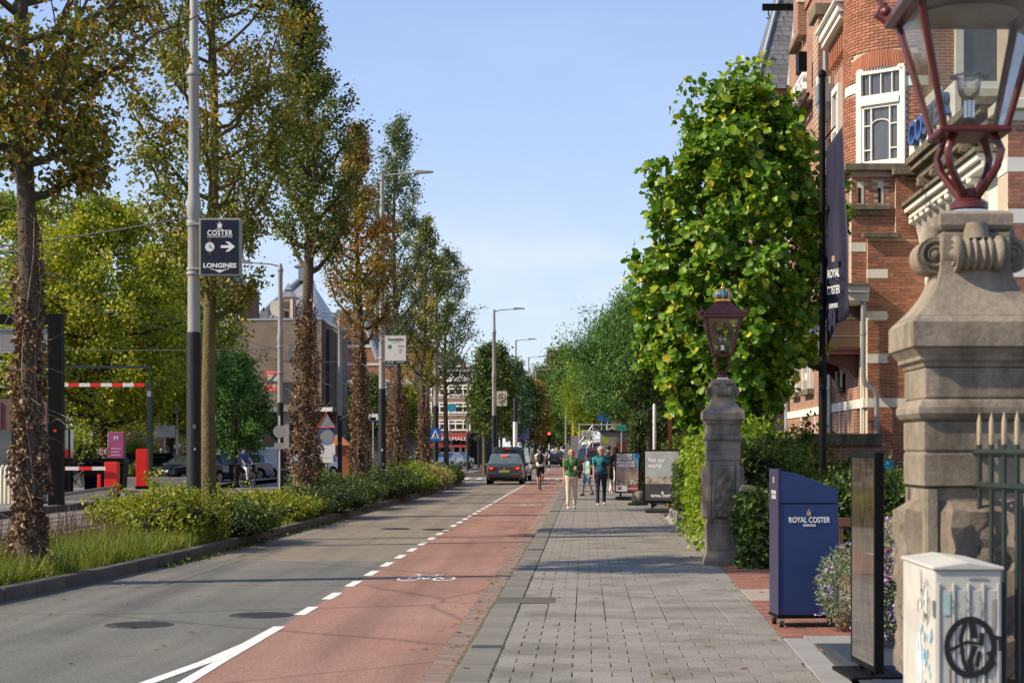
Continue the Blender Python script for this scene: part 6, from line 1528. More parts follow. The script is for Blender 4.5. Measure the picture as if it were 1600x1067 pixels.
def person(label, loc, rz, H=1.68, top='cloth_grey', bottom='cloth_navy', hair='hair_dark', skin='skin', shoe='shoe_dark', legs=(.25,-.22), knees=(.1,.3), arms=(.2,-.2), elbows=(.3,.3), sleeve='short', leglen='long',
           skirt=False, build=1.0, voxel=.022, hairstyle='short', lean=0.0, hips=None, hip_z=None, fingers=False, spread=.0, extra=None, group=None, parent=None):
    """local frame: person looks towards -y, feet at z = 0"""
    t = thing('person', label, 'person', loc, rz, group)
    M_ = [skin, top, bottom, shoe]; S = H/1.70; P = []
    hz = (hip_z if hip_z is not None else .90*S); pel = Vector((0,0,hz)); w = build
    def up(d): return rot2(Vector((0,0,d)), lean)
    waist, chest, shl, neck, head = pel+up(.16*S), pel+up(.36*S), pel+up(.50*S), pel+up(.56*S), pel+up(.70*S)
    head = head + Vector((0,-.015*S,0))
    bt = 2; tp = 1
    P.append((pel+Vector((-.075*S*w,0,-.02)),.115*S*w,pel+Vector((.075*S*w,0,-.02)),.115*S*w,.9,bt))
    P.append((pel+Vector((-.05*S*w,0,.03*S)),.125*S*w,pel+up(.10*S)+Vector((.05*S*w,0,0)),.125*S*w,.85,tp)); P.append((pel+Vector((.05*S*w,0,.03*S)),.125*S*w,pel+up(.10*S)+Vector((-.05*S*w,0,0)),.125*S*w,.85,tp))
    P.append((waist,.135*S*w,chest,.155*S*w,.74,tp)); P.append((chest+Vector((-.07*S*w,0,0)),.105*S*w,shl+Vector((-.10*S*w,0,-.03*S)),.08*S*w,.85,tp)); P.append((chest+Vector((.07*S*w,0,0)),.105*S*w,shl+Vector((.10*S*w,0,-.03*S)),.08*S*w,.85,tp))
    P.append((shl,.075*S,neck,.055*S,1,tp)); P.append((neck-up(.02),.052*S,head-up(.07*S),.05*S,1,0))
    P.append((head-up(.045*S)+Vector((0,-.008,0)),.072*S,head+up(.03*S),.084*S,1.12,0)); P.append((head+Vector((0,-.088*S,-.012*S)),.012*S,head+Vector((0,-.100*S,-.03*S)),.016*S,1,0))
    P.append((head+Vector((0,-.06*S,-.085*S)),.032*S,head+Vector((0,-.05*S,-.08*S)),.035*S,1,0))
    for sg in (-1,1): P.append((head+Vector((sg*.083*S,.01,-.02*S)),.018*S,head+Vector((sg*.086*S,.012,.015*S)),.018*S,.7,0))
    feet = []
    for sg, a, kn in ((-1,legs[0],knees[0]),(1,legs[1],knees[1])):
        hp = pel+Vector((sg*(.085*S*w),0,-.03)); kd = rot2(Vector((sg*(.01+spread),0,-.42*S)), a); knp = hp+kd; ad = rot2(Vector((0,0,-.42*S)), a-kn); an = knp+ad
        P.append((hp,.092*S*w,knp,.062*S,1,bt)); lc = bt if leglen == 'long' else 0
        if leglen == 'crop':
            mid = knp+ad*.78; P.append((knp,.062*S,mid,.052*S,1,bt)); P.append((mid,.036*S,an,.032*S,1,0))
        elif leglen == 'short':
            P[-1] = (hp,.095*S*w,hp+kd*.75,.085*S*w,1,bt); P.append((hp+kd*.7,.062*S,knp,.052*S,1,0)); P.append((knp,.050*S,an,.034*S,1,0)); P.append((knp+ad*.25,.055*S,knp+ad*.45,.045*S,1,0))
        else: P.append((knp,.064*S,an,.052*S,1,bt))
        fo = an+Vector((0,-.13*S,-.045*S)); P.append((an+Vector((0,.03*S,-.035*S)),.040*S,fo,.034*S,1,3)); feet.append(fo.z)
    if skirt:
        P.append((pel,.15*S*w,pel+Vector((0,0,-.40*S)),.21*S*w,.9,bt)); 
    hands = []
    for sg, a, el_ in ((-1,arms[0],elbows[0]),(1,arms[1],elbows[1])):
        sh = shl+Vector((sg*.175*S*w,0,-.045*S)); ud = rot2(Vector((sg*.016*S,0,-.285*S)), a+lean*.0); e = sh+ud; fd = rot2(Vector((-sg*.015*S if el_ > .6 else sg*.01,0,-.25*S)), a+el_); h = e+fd
        P.append((sh,.058*S*w,e,.044*S*w,1,tp if sleeve != 'none' else 0)) if sleeve == 'long' else (P.append((sh,.062*S*w,sh+ud*.55,.058*S*w,1,tp if sleeve == 'short' else 0)), P.append((sh+ud*.5,.046*S*w,e,.040*S,1,0)))
        P.append((e,.042*S,h,.029*S,1,1 if sleeve == 'long' else 0)); fdn = fd.normalized(); pl = h+fdn*.055*S; P.append((h,.028*S,pl,.034*S,.7,0))
        side = Vector((sg,0,0)).cross(fdn); 
        for k, ln in enumerate((.060,.070,.066,.050)):
            o_ = Vector((0,1,0))*((k-1.5)*.017*S); q1 = pl+o_+fdn*.02; P.append((q1,.0095*S,q1+fdn*ln*S*.6,.009*S,1,0)); q2 = q1+fdn*ln*S*.6; P.append((q2,.009*S,q2+(fdn+Vector((-sg*.5,0,0))).normalized()*ln*S*.5,.008*S,1,0))
        P.append((h+fdn*.02,.012*S,h+fdn*.06*S+Vector((-sg*.01,-.035*S,0)),.010*S,1,0)); hands.append(pl)
    if extra: P += extra(S, dict(pel=pel,chest=chest,shl=shl,head=head,hands=hands))
    me = capsule_mesh(P, voxel, M_, 'body'); zmin = min(v.co.z for v in me.vertices)
    dz = -zmin if hip_z is None else 0
    linkmesh('body', me, t, (0,0,dz)); hd = head+Vector((0,0,dz))
    # hair
    g = random.Random(int(abs(loc[0]*100)+loc[1])); hb = MB()
    hb.ball(hd+Vector((0,.022*S,.040*S)), (.094*S,.100*S,.078*S), 14, 10)
    if hairstyle == 'curly':
        for k in range(40):
            a, e_ = g.uniform(0,6.28), g.uniform(.05,1.4); hb.ball(hd+Vector((.095*S*math.cos(a)*math.cos(e_), .025*S+.095*S*math.sin(a)*math.cos(e_)*(1 if math.sin(a) > -.3 else .75), .02*S+.10*S*math.sin(e_))), .030*S, 7, 5)
    if hairstyle == 'bob': hb.ball(hd+Vector((0,.05*S,-.02*S)), (.098*S,.075*S,.11*S), 12, 8); hb.ball(hd+Vector((.075*S,0,-.01*S)), (.03*S,.06*S,.09*S), 8, 6); hb.ball(hd+Vector((-.075*S,0,-.01*S)), (.03*S,.06*S,.09*S), 8, 6)
    if hairstyle == 'long': hb.ball(hd+Vector((0,.065*S,-.11*S)), (.10*S,.055*S,.20*S), 12, 8); hb.ball(hd+Vector((.08*S,.01,-.09*S)), (.035*S,.05*S,.16*S), 8, 6); hb.ball(hd+Vector((-.08*S,.01,-.09*S)), (.035*S,.05*S,.16*S), 8, 6)
    if hairstyle == 'cap': hb.lathe([(.098*S,.03*S),(.10*S,.05*S),(.085*S,.10*S),(.03*S,.125*S)], 14, c=tuple(hd)); hb.prism([(-.08*S+hd.x,hd.y-.08*S),(.08*S+hd.x,hd.y-.08*S),(.06*S+hd.x,hd.y-.17*S),(-.06*S+hd.x,hd.y-.17*S)], 'z', hd.z+.04*S, hd.z+.055*S)
    hb.build('hair' if hairstyle != 'cap' else 'cap', hair, t, smooth=80)
    if voxel < .02:
        for sg in (-1,1):
            e = MB(); e.ball(hd+Vector((sg*.032*S,-.087*S,.008*S)), (.012*S,.008*S,.007*S), 8, 6); e.build('eye', 'black', t)
        e = MB(); e.ball(hd+Vector((0,-.088*S,-.062*S)), (.022*S,.008*S,.006*S), 8, 6); e.build('mouth', 'cloth_rust', t)
    return t, dict(head=hd, hands=[h+Vector((0,0,dz)) for h in hands], shl=shl+Vector((0,0,dz)), chest=chest+Vector((0,0,dz)), pel=pel+Vector((0,0,dz)), S=S)
def backpack(t, k, mat, strap='black'):
    S = k['S']; c = k['chest']; b = MB(); b.ball((c.x, c.y+.20*S, c.z-.02*S), (.15*S,.10*S,.24*S), 14, 10); b.ball((c.x, c.y+.27*S, c.z-.10*S), (.11*S,.06*S,.12*S), 10, 8); return b.build('backpack', mat, t, smooth=70)
def straps(t, k, mat):
    S = k['S']; s = k['shl']
    for sg in (-1,1):
        b = MB(); b.tube([(sg*.10*S,.10*S,s.z-.03*S),(sg*.115*S,-.02*S,s.z+.045*S),(sg*.125*S,-.125*S,s.z-.10*S),(sg*.13*S,-.12*S,s.z-.30*S)], .017, 6); b.build('strap', mat, t, smooth=60)
def sq_(px, py): return ground(px, py, 0)
# --- the two women walking towards the camera
x, y = sq_(893, 795)
t, k = person('blonde woman in green T-shirt and cream trousers looking at the phone in her hand', (x,y,0), R(6), 1.63, 'cloth_green', 'cloth_cream', 'hair_blond', shoe='shoe_pale', legs=(.10,-.06), knees=(.05,.14), arms=(-.02,.12), elbows=(.12,1.55), leglen='crop', build=1.12, voxel=.0125, hairstyle='bob', lean=.0)
straps(t, k, 'black'); b = MB(); h = k['hands'][1]; b.obox(h+Vector((-.02,-.04,.03)), (.075,.012,.15), Matrix.Rotation(R(-55),3,'X')); b.build('phone', 'black', t, bev=.004)
b = MB(); b.ball(h+Vector((-.10,-.02,.04)), (.055,.04,.075), 10, 8); b.build('pouch', 'skin', t, smooth=60)
x, y = sq_(939, 789.5)
t, k = person('grey-haired woman in teal patterned blouse and navy trousers with a blue shoulder bag', (x,y,0), R(4), 1.70, 'cloth_teal', 'cloth_navy', 'hair_grey', shoe='shoe_pale', legs=(.16,-.12), knees=(.06,.22), arms=(.08,-.04), elbows=(.15,.15), leglen='long', build=1.12, voxel=.0125, hairstyle='curly')
p = k['pel']; b = MB(); b.ball((p.x-.08,p.y-.19,p.z+.06), (.15,.075,.12), 16, 10); bg_ = b.build('shoulder_bag', 'bag_blue', t, smooth=70)
b = MB(); b.tube([(p.x-.22,p.y-.16,p.z+.10),(.0,-.15,k['chest'].z-.02),(.11,-.06,k['shl'].z+.02),(.10,.06,k['shl'].z)], .014, 6); b.build('bag_strap', 'bag_blue', bg_, smooth=60)
for sg in (-1,1):
    b = MB(); b.torus((k['head'].x+sg*.034,k['head'].y-.092,k['head'].z+.008), .026, .004, 'y', 14, 5); b.build('spectacle_lens', 'cloth_rust', t)
x, y = sq_(917, 774)
t, k = person('child in mint T-shirt and denim shorts standing between the walking women', (x,y,0), R(-60), 1.44, 'cloth_mint', 'denim', 'hair_dark', shoe='shoe_dark', legs=(.2,-.18), knees=(.1,.25), arms=(.1,-.15), elbows=(.3,.3), leglen='short', voxel=.016)
x, y = sq_(951, 772)
t, k = person('dark-haired person in black with shorts half hidden behind the woman in teal', (x,y,0), R(170), 1.78, 'cloth_black', 'cloth_black', 'hair_dark', shoe='shoe_pale', leglen='short'); straps(t, k, 'cloth_pale')
x, y = sq_(961, 770)
t, k = person('woman in pale top and long white skirt beside the farther advertising board', (x,y,0), R(150), 1.74, 'cloth_pale', 'cloth_white', 'hair_dark', shoe='shoe_pale', skirt=True, leglen='long', sleeve='none', hairstyle='long', legs=(.15,-.1), arms=(.6,.1), elbows=(1.0,.2))
for i, (px, py, H, top, bot, hr, rz, lb) in enumerate(((876,727,1.75,'cloth_navy','cloth_cream','hair_blond',180,'distant walker in dark jacket at the edge of the cycle lane'),(884,731,1.72,'cloth_blue','denim','hair_dark',180,'distant walker with blue rucksack ahead of the blonde woman'),
    (890,726,1.8,'cloth_pale','cloth_grey','hair_dark',180,'distant walker in beige top on the far pavement'),(902,728,1.7,'cloth_pale','cloth_black','hair_grey',0,'distant walker in pale clothes left of the child'),(833,728,1.75,'cloth_blue','cloth_navy','hair_dark',180,'distant cyclist-side walker in blue beyond the grey car'),
    (668,741,1.75,'cloth_black','cloth_black','hair_dark',20,'pedestrian in black waiting by the blue crossing sign'),(652,747,1.6,'cloth_black','cloth_black','hair_blond',60,'blonde woman in black crossing behind the golden shrub'),(640,735,1.75,'cloth_sky','denim','hair_dark',0,'person in light blue near the bus shelter'))):
    yq = ground(px,py,RZ)[1]; t, k = person(lb, (WX(px,yq), yq, RZ), R(rz), H, top, bot, hr, voxel=.03, hairstyle='bob' if hr == 'hair_blond' else 'short')
    if i == 1: backpack(t, k, 'bag_blue')
# --- people on the square at the left
for px, yq, H, top, bot, hr, rz, hs, lb in ((508,96,1.68,'cloth_navy','cloth_cream','hair_blond',200,'long','blonde woman in navy top and cream trousers walking on the square'),(131,88,1.7,'cloth_pale','cloth_brown','hair_dark',0,'short','person in pale shirt at the foot of the big plane tree'),
    (252,112,1.75,'cloth_blue','cloth_navy','hair_grey',0,'short','grey-haired person in blue behind the red barrier post'),(640,150,1.7,'cloth_rust','cloth_navy','hair_dark',0,'short','person in rust top far along the tram lane'),(497,100,1.75,'cloth_black','cloth_black','hair_dark',30,'short','dark-clothed person walking beside the blonde woman in cream trousers')):
    person(lb, (WX(px,yq), yq, -.05), R(rz), H, top, bot, hr, voxel=.03, hairstyle=hs)

# ------------------------------------------------------------------ bicycles
def bicycle(loc, rz, label, basket=None, colour='bike_black', kick=0.0, group='bicycles'):
    """local: front towards -y, wheels on z = 0"""
    t = thing('bicycle', label, 'bicycle', loc, rz, group); r = .34
    for yv, nm in ((-.56,'wheel'),(.52,'wheel')):
        b = MB(); b.torus((0,yv,r), r-.02, .019, 'x', 30, 6); w = b.build(nm, 'rubber', t, smooth=70)
        b = MB(); b.torus((0,yv,r), r-.045, .010, 'x', 30, 5); b.build('rim', 'chrome', w, smooth=70)
        b = MB()
        for k in range(14): a = k*math.pi/7; b.tube([(.012*(-1)**k,yv,r),(0,yv+(r-.05)*math.cos(a),r+(r-.05)*math.sin(a))], .0022, 3, cap=False)
        b.tube([(-.05,yv,r),(.05,yv,r)], .02, 8); b.build('spokes', 'chrome', w)
        b = MB(); b.tube([(0,yv+(r+.025)*math.cos(a),r+(r+.025)*math.sin(a)) for a in np.linspace(.2,2.6,10)], .018, 6); b.build('mudguard', colour, t)
    b = MB(); hd, st, bb, ra = (0,-.40,.92),(0,.18,.90),(0,.06,.30),(0,.52,r)
    for a, c in ((hd,bb),((0,-.385,.80),(0,.10,.48)),(bb,st),(bb,ra),(st,ra),((0,-.43,1.0),(0,-.56,r))): b.tube([a,c], .018, 8)
    b.build('frame', colour, t, smooth=60)
    b = MB(); b.tube([(0,-.41,.92),(0,-.40,1.06)], .014, 8); b.tube([(-.28,-.18,1.08),(-.27,-.34,1.10),(-.1,-.42,1.08),(.1,-.42,1.08),(.27,-.34,1.10),(.28,-.18,1.08)], .012, 8); b.build('handlebar', 'chrome', t, smooth=60)
    b = MB(); b.tube([st,(0,.20,.98)], .013, 8); b.build('seat_post', 'chrome', t)
    b = MB(); b.prism([(-.04,.02),(.04,.02),(.10,.26),(.08,.32),(-.08,.32),(-.10,.26)], 'z', .98, 1.04); b.build('saddle', 'black', t, bev=.015)
    b = MB(); b.torus(bb, .085, .010, 'x', 20, 5); b.tube([(.06,.06,.30),(.07,-.06,.18)], .011, 6); b.tube([(-.06,.06,.30),(-.07,.18,.42)], .011, 6); b.box(.07,.16,-.10,-.03,.165,.19); b.box(-.16,-.07,.15,.22,.41,.435); b.build('crank', 'black', t)
    b = MB(); b.box(-.07,.07,.24,.76,.735,.75); b.tube([(.06,.7,.74),(.05,.54,.36)], .007, 5); b.tube([(-.06,.7,.74),(-.05,.54,.36)], .007, 5); b.build('carrier', 'black', t)
    b = MB(); b.ball((0,-.46,.90), (.035,.03,.035), 8, 6); b.build('headlight', 'chrome', t)
    b = MB(); b.box(-.035,.035,.775,.79,.70,.73); b.build('rear_light', 'tail_red', t)
    if basket:
        b = MB(); b.box(-.20,.20,-.78,-.46,.86,.88); b.box(-.20,-.18,-.78,-.46,.88,1.12); b.box(.18,.20,-.78,-.46,.88,1.12); b.box(-.18,.18,-.78,-.76,.88,1.12); b.box(-.18,.18,-.48,-.46,.88,1.12); b.build('crate', basket, t, bev=.004)
    return t
RIDE = dict(hip_z=1.02, legs=(1.15,.75), knees=(.95,1.25), lean=.22, arms=(.75,.75), elbows=(.35,.35))
xq, yq = ground(845, 765.5, RZ)
bicycle((xq,yq-.52,RZ), R(180), 'black bicycle ridden away along the red cycle lane')
t, k = person('cyclist in white T-shirt and black shorts with black backpack riding on the red lane', (xq,yq-.52-.2,RZ), R(180), 1.78, 'cloth_white', 'cloth_black', 'hair_dark', voxel=.018, leglen='short', shoe='shoe_dark', hip_z=1.04, legs=(.95,.20), knees=(.95,.12), lean=.16, arms=(.75,.75), elbows=(.15,.15)); backpack(t, k, 'cloth_black')
def rider(px, yq, rz, z, lb1, lb2, **kw):
    x = WX(px, yq); bicycle((x,yq,z), R(rz), lb1); a = R(rz); person(lb2, (x-.2*math.sin(a)*1, yq+.2*math.cos(a)*1, z), a, **{**RIDE, **kw})
rider(386, 80, 35, -.05, 'dark bicycle under the man in the blue shirt', 'man in blue shirt and cap cycling past the parked black car', top='cloth_blue', bottom='cloth_pale', hair='cloth_navy', hairstyle='cap', voxel=.026)
rider(447, 88, 10, -.05, 'bicycle under the red-haired woman', 'red-haired woman in brown coat cycling in front of the white van', top='cloth_brown', bottom='cloth_brown', hair='hair_red', hairstyle='long', sleeve='long', voxel=.026)
rider(285, 96, -15, -.05, 'bicycle under the dark-clothed cyclist left of the first lamp post', 'dark-clothed cyclist coming towards the camera left of the first lamp post', top='cloth_brown', bottom='cloth_black', hair='hair_dark', sleeve='long', voxel=.026)
for px, yq, rz, lb in ((268,100,80,'parked bicycle at the rack left of the dark-clothed cyclist'),(262,102,75,'second parked bicycle at the rack, closer to the red post'),(118,76,88,'parked bicycle behind the barrier arm'),(96,77,95,'parked bicycle partly hidden by the black portal post')):
    bicycle((WX(px,yq), yq, .0), R(rz), lb)
bicycle((WX(1436,33.2), 33.2, .35), R(-102), 'black bicycle with a bright blue crate leaning at the villa wall', 'blue_crate')

# ------------------------------------------------------------------ vehicles
def car(label, loc, rz, L, W, H, paint, kind='hatch', group='cars', plate=True, glass='car_glass', lights=False, name='car'):
    """local: rear at y = 0, front at y = L, wheels on z = 0"""
    t = thing(name, label, 'van' if kind == 'van' else 'car', loc, rz, group); hw = W/2
    if kind == 'van':  st = [(0,.28,.95,1.00,.93,.80),(.04,.24,.98,1.05,.98,.86),(.12,.22,1.0,H*.93,1,.86),(.35,.2,1.0,H,1,.86),(L*.62,.2,1.0,H,1,.86),(L*.70,.2,1.0,H*.96,1,.82),(L*.86,.2,1.0,1.10,1,.80),(L*.97,.22,.92,.98,.95,.74),(L,.30,.75,.80,.82,.6)]; cab = (.35,L*.70)
    elif kind == 'hatch': st = [(0,.32,.86,.90,.90,.74),(.05,.26,.92,1.0,.97,.80),(.14,.22,.95,1.08,.99,.80),(.46,.20,.96,H*.955,1,.76),(.75,.2,.96,H*.99,1,.76),(L*.42,.2,.95,H,1,.77),(L*.58,.2,.94,H*.965,1,.75),(L*.76,.2,.92,1.02,1,.76),(L*.93,.22,.84,.90,.95,.70),(L*.985,.26,.70,.76,.86,.62),(L,.34,.58,.62,.74,.55)]; cab = (.46,L*.58)
    else: st = [(0,.32,.84,.88,.90,.74),(.06,.24,.90,.95,.97,.80),(.60,.2,.93,1.0,1,.78),(1.15,.2,.93,H*.96,1,.72),(1.5,.2,.93,H,1,.72),(L*.52,.2,.92,H*.985,1,.72),(L*.70,.2,.90,.99,1,.76),(L*.92,.22,.82,.88,.95,.70),(L*.985,.26,.68,.74,.86,.62),(L,.34,.56,.60,.74,.55)]; cab = (1.15,L*.52)
    secs = []
    for y_, zb, zs, zt, kw, kr in st:
        w = hw*kw; wr = hw*kr; zt = max(zt, zs+.03)
        secs.append([(0,y_,zb),(w*.86,y_,zb),(w*.98,y_,zb+.10),(w,y_,(zb+zs)*.5),(w*.975,y_,zs),(w*.955,y_,zs+.03 if zt > zs+.1 else zs+.01),(wr+(w-wr)*.12 if zt > zs+.2 else wr+(w-wr)*.5,y_,zt-.08 if zt > zs+.2 else zt-.01),(wr*.92,y_,zt-.012),(0,y_,zt)])
    body, gl = MB(), {'rear_window': MB(), 'windscreen': MB(), 'side_window': MB()}
    m = len(secs[0])
    for i in range(len(secs)-1):
        a, c = secs[i], secs[i+1]
        for j in range(m-1):
            for sg in (1,-1):
                q = [(p[0]*sg,p[1],p[2]) for p in (a[j],a[j+1],c[j+1],c[j])]; tgt = body
                tall0, tall1 = st[i][3] > st[i][2]+.25, st[i+1][3] > st[i+1][2]+.25
                if j == 5 and tall0 and tall1 and not (kind == 'van' and i < 5 and i > 2): tgt = gl['side_window']
                if j >= 6 and not tall0 and tall1 and st[i][0] < L*.4: tgt = gl['rear_window']
                if j >= 6 and tall0 and not tall1: tgt = gl['windscreen']
                tgt.add(q, [(0,1,2,3)])
    for s_ in (secs[0], secs[-1]):
        pts = [(p[0],p[1],p[2]) for p in s_] + [(-p[0],p[1],p[2]) for p in reversed(s_[1:-1])]; body.add(pts, [tuple(range(len(pts)))])
    bo = body.build('body', paint, t, smooth=32)
    for nm, q in gl.items():
        if q.f: q.build(nm, glass, t, smooth=32)
    for yv in (L*.185, L*.80):
        for sg in (-1,1):
            b = MB(); b.tube([(sg*(hw-.20),yv,.32),(sg*(hw-.005),yv,.32)], .32, 20); w = b.build('wheel', 'rubber', t, smooth=40)
            b = MB(); b.tube([(sg*(hw-.01),yv,.32),(sg*(hw+.012),yv,.32)], .20, 16); b.build('hub', 'wheel_alloy', w, smooth=40)
            b = MB(); b.tube([(sg*(hw-.18),yv,.34),(sg*(hw-.0),yv,.34)], .37, 20); b.build('wheel_arch', 'black', t, smooth=40)
    def bx(name, mat, *q, par=t, bev=.008):
        b = MB(); b.box(*q); return b.build(name, mat, par, bev=bev)
    for sg in (-1,1):
        xs = sorted((sg*hw*.52, sg*hw*.90)); bx('tail_light', 'tail_red', xs[0],xs[1],-.02,.10,.74,.90, bev=.02)
        if lights: xs2 = sorted((sg*hw*.66, sg*hw*.80)); bx('brake_lamp', 'brake_glow', xs2[0],xs2[1],-.028,-.018,.80,.855)
        xs = sorted((sg*hw*.50, sg*hw*.80)); bx('headlight', 'chrome', xs[0],xs[1],L-.22,L-.005,.60,.72, bev=.02)
        b = MB(); b.ball((sg*(hw+.10),L*.62,1.0), (.10,.06,.075), 10, 8); b.build('wing_mirror', paint, t, smooth=60)
        xs = sorted((sg*hw*.55, sg*hw*.88)); bx('reflector', 'tail_red', xs[0],xs[1],-.012,.02,.40,.45)
    bx('rear_bumper', 'black', -hw*.80,hw*.80,-.03,.10,.24,.37); bx('bumper_trim', paint, -hw*.93,hw*.93,-.045,.12,.46,.60, bev=.03)
    bx('front_grille', 'black', -hw*.45,hw*.45,L-.06,L+.01,.40,.56); bx('plate_front', 'plate_yellow', -.26,.26,L+.0,L+.02,.44,.55)
    if plate: bx('number_plate', 'plate_yellow', -.26,.26,-.055,-.03,.62,.74, bev=.003); bx('plate_strip', 'sign_blue', -.30,-.262,-.054,-.03,.62,.74, bev=0)
    bx('high_brake_light', 'signal_red' if not lights else 'brake_glow', -.16,.16,.33 if kind == 'hatch' else .05,.42,H*.925,H*.955) if kind != 'sedan' else None
    b = MB(); b.lathe([(.045,0),(.045,.012)], 14); b.build('badge', 'chrome', t, loc=(0,-.015,.83), rot=(R(90),0,0))
    return t
xq, yq = ground(788, 757, RZ)
car('dark grey hatchback with lit brake lights stopped behind the black van', (xq,yq,RZ), 0, 4.35, 1.84, 1.57, 'car_grey', 'hatch', lights=True, glass='car_glass_pale')
car('black van in front of the dark grey hatchback', (WX(794,100),100,RZ), R(-3), 4.9, 1.95, 1.93, 'car_black', 'van', name='van')
car('far dark car driving away beyond the crossing', (WX(866,190),190,RZ), R(2), 4.3, 1.8, 1.5, 'car_grey', 'hatch', lights=True)
car('far silver car beyond the crossing, next to the dark one', (WX(872,215),215,RZ), R(2), 4.3, 1.8, 1.45, 'car_silver', 'hatch')
SQZ = -.05
car('black parked car with chrome grille left of the cycling man', (WX(362,96),92,SQZ), R(180-28), 4.5, 1.82, 1.46, 'car_black', 'sedan', glass='car_glass_pale')
car('small black car parked behind the cycling man', (WX(395,93),93,SQZ), R(180-62), 3.2, 1.66, 1.52, 'car_black', 'hatch')
car('silver parked car between the small black car and the white van', (WX(418,103),103,SQZ), R(180-60), 4.3, 1.80, 1.55, 'car_silver', 'hatch')
car('white delivery van parked behind the red-haired cyclist', (WX(450,108),104,SQZ), R(180-50), 4.6, 1.85, 1.86, 'car_white', 'van', name='van', glass='car_glass_pale')
car('silver car partly hidden behind the thick ivy trunk', (WX(520,112),112,SQZ), R(180-40), 4.2, 1.8, 1.5, 'car_silver', 'hatch', glass='car_glass_pale')
car('blue car waiting at the side road near the apartment block', (WX(651,130),130,SQZ), R(75), 4.3, 1.8, 1.5, 'car_blue', 'hatch')
car('white car parked in front of the red shop awning', (WX(711,165),165,SQZ), R(165), 4.2, 1.8, 1.48, 'car_white', 'hatch')
car('grey car parked in front of the red shop awning', (WX(728,168),168,SQZ), R(160), 4.2, 1.8, 1.46, 'car_grey', 'sedan')
car('white builder van parked on the right beyond the pedestrians', (WX(930,120),120,0), R(-2), 5.2, 2.0, 2.2, 'car_white', 'van', name='van', glass='car_glass_pale')
car('black van parked in front of the white builder van', (WX(926,104),104,0), R(-2), 4.6, 1.9, 1.75, 'car_black', 'van', name='van')
# ================================================================== left side: tram stop, barriers, square, buildings
# ---- black portal frame with perforated panel
PY_ = 52.0; t = thing('black_portal', 'tall black steel portal with a perforated panel at the left edge', 'portal', (WX(88,PY_), PY_, .06))
b = MB(); b.box(-.19,.19,-.19,.19,0,5.55); b.build('post', 'black', t, bev=.01)
b = MB(); b.box(-6,-.19,-.17,.17,5.25,5.53); b.build('beam', 'black', t, bev=.01)
b = MB(); b.box(-6,-.25,-.06,-.02,4.42,5.12); pn = b.build('perforated_panel', 'perforated', t)
b = MB()
for i in range(40):
    for j in range(9): b.box(-2.9+i*.066,-2.87+i*.066,-.066,-.061,4.47+j*.07,4.50+j*.07)
stuff(b.build('holes', 'interior_dark', pn))
b = MB(); b.box(-.02,.06,-.2,-.192,2.12,2.2); b.build('orange_tag', 'signal_red', t)
# glass shelter behind it with dark fascia
t = thing('tram_shelter', 'dark glass kiosk with pink poster behind the ivy trunk at the left edge', 'kiosk', (WX(20,66), 66.5, .06))
b = MB(); b.box(-4,1.1,0,2.5,2.35,3.5); b.build('fascia', 'brick_dark_y', t)
b = MB(); b.box(-4,1.4,.1,2.4,0,2.35); b.build('glazing', 'window_dark', t)
for x in (-1.2,-.2,.8,1.3,1.9): b = MB(); b.box(x,x+.06,-.02,.06,0,2.35); b.build('mullion', 'black', t)
b = MB(); b.box(-1.1,-.60,-.05,-.01,2.4,3.4); b.build('pink_poster', 'pink', t)
text('Hus Do', .30, 'letter_white', t, (.35,-.03,1.2), (R(90),R(-80),0), name='lettering')
# cream slatted bench-back / radiator like fence
t = thing('slatted_barrier', 'cream slatted metal barrier behind the ivy trunk at the far left', 'barrier', (WX(20,53), 53.5, .06))
for k in range(13): b = MB(); b.tube([(-.75+k*.125,0,0),(-.75+k*.125,0,1.05),(-.75+k*.125,.14,1.12),(-.75+k*.125,.28,1.05),(-.75+k*.125,.28,0)], .045, 8); b.build('slat', 'cream_paint', t, smooth=60)
# ---- barrier gates
def red_box(px, Y_, w, h, label, z0=.06):
    t = thing('barrier_housing', label, 'barrier post', (WX(px,Y_), Y_, z0))
    b = MB(); b.box(-w/2,w/2,0,.34,.12,h); b.build('housing', 'signal_red', t, bev=.015)
    b = MB(); b.box(-w/2-.02,w/2+.02,-.02,.36,0,.12); b.build('plinth', 'black', t)
    b = MB(); b.box(-w/2+.03,w/2-.03,.01,.33,h,h+.02); b.build('lid', 'signal_red', t, bev=.005); return t
t = red_box(173, 60.5, .44, 1.18, 'bright red barrier housing with the striped arm, closest to the portal')
arm = MB(); n = 9
for k in range(n):
    a = MB(); a.box(-4.2+k*.45,-4.2+(k+1)*.45,-.10,-.06,.92,1.04); a.build('arm_stripe', 'signal_red' if k % 2 else 'bar_white', t)
t = red_box(221, 73.0, .46, 1.62, 'taller bright red barrier housing standing alone left of the first lamp post')
t = thing('red_bollard', 'thin red post beside the nearer red barrier housing', 'bollard', (WX(155,60.2), 60.2, .06)); b = MB(); b.box(-.055,.055,-.055,.055,0,.78); b.build('post', 'signal_red', t, bev=.01); b = MB(); b.box(-.08,.08,-.08,.08,-.02,.02); b.build('foot', 'black', t)
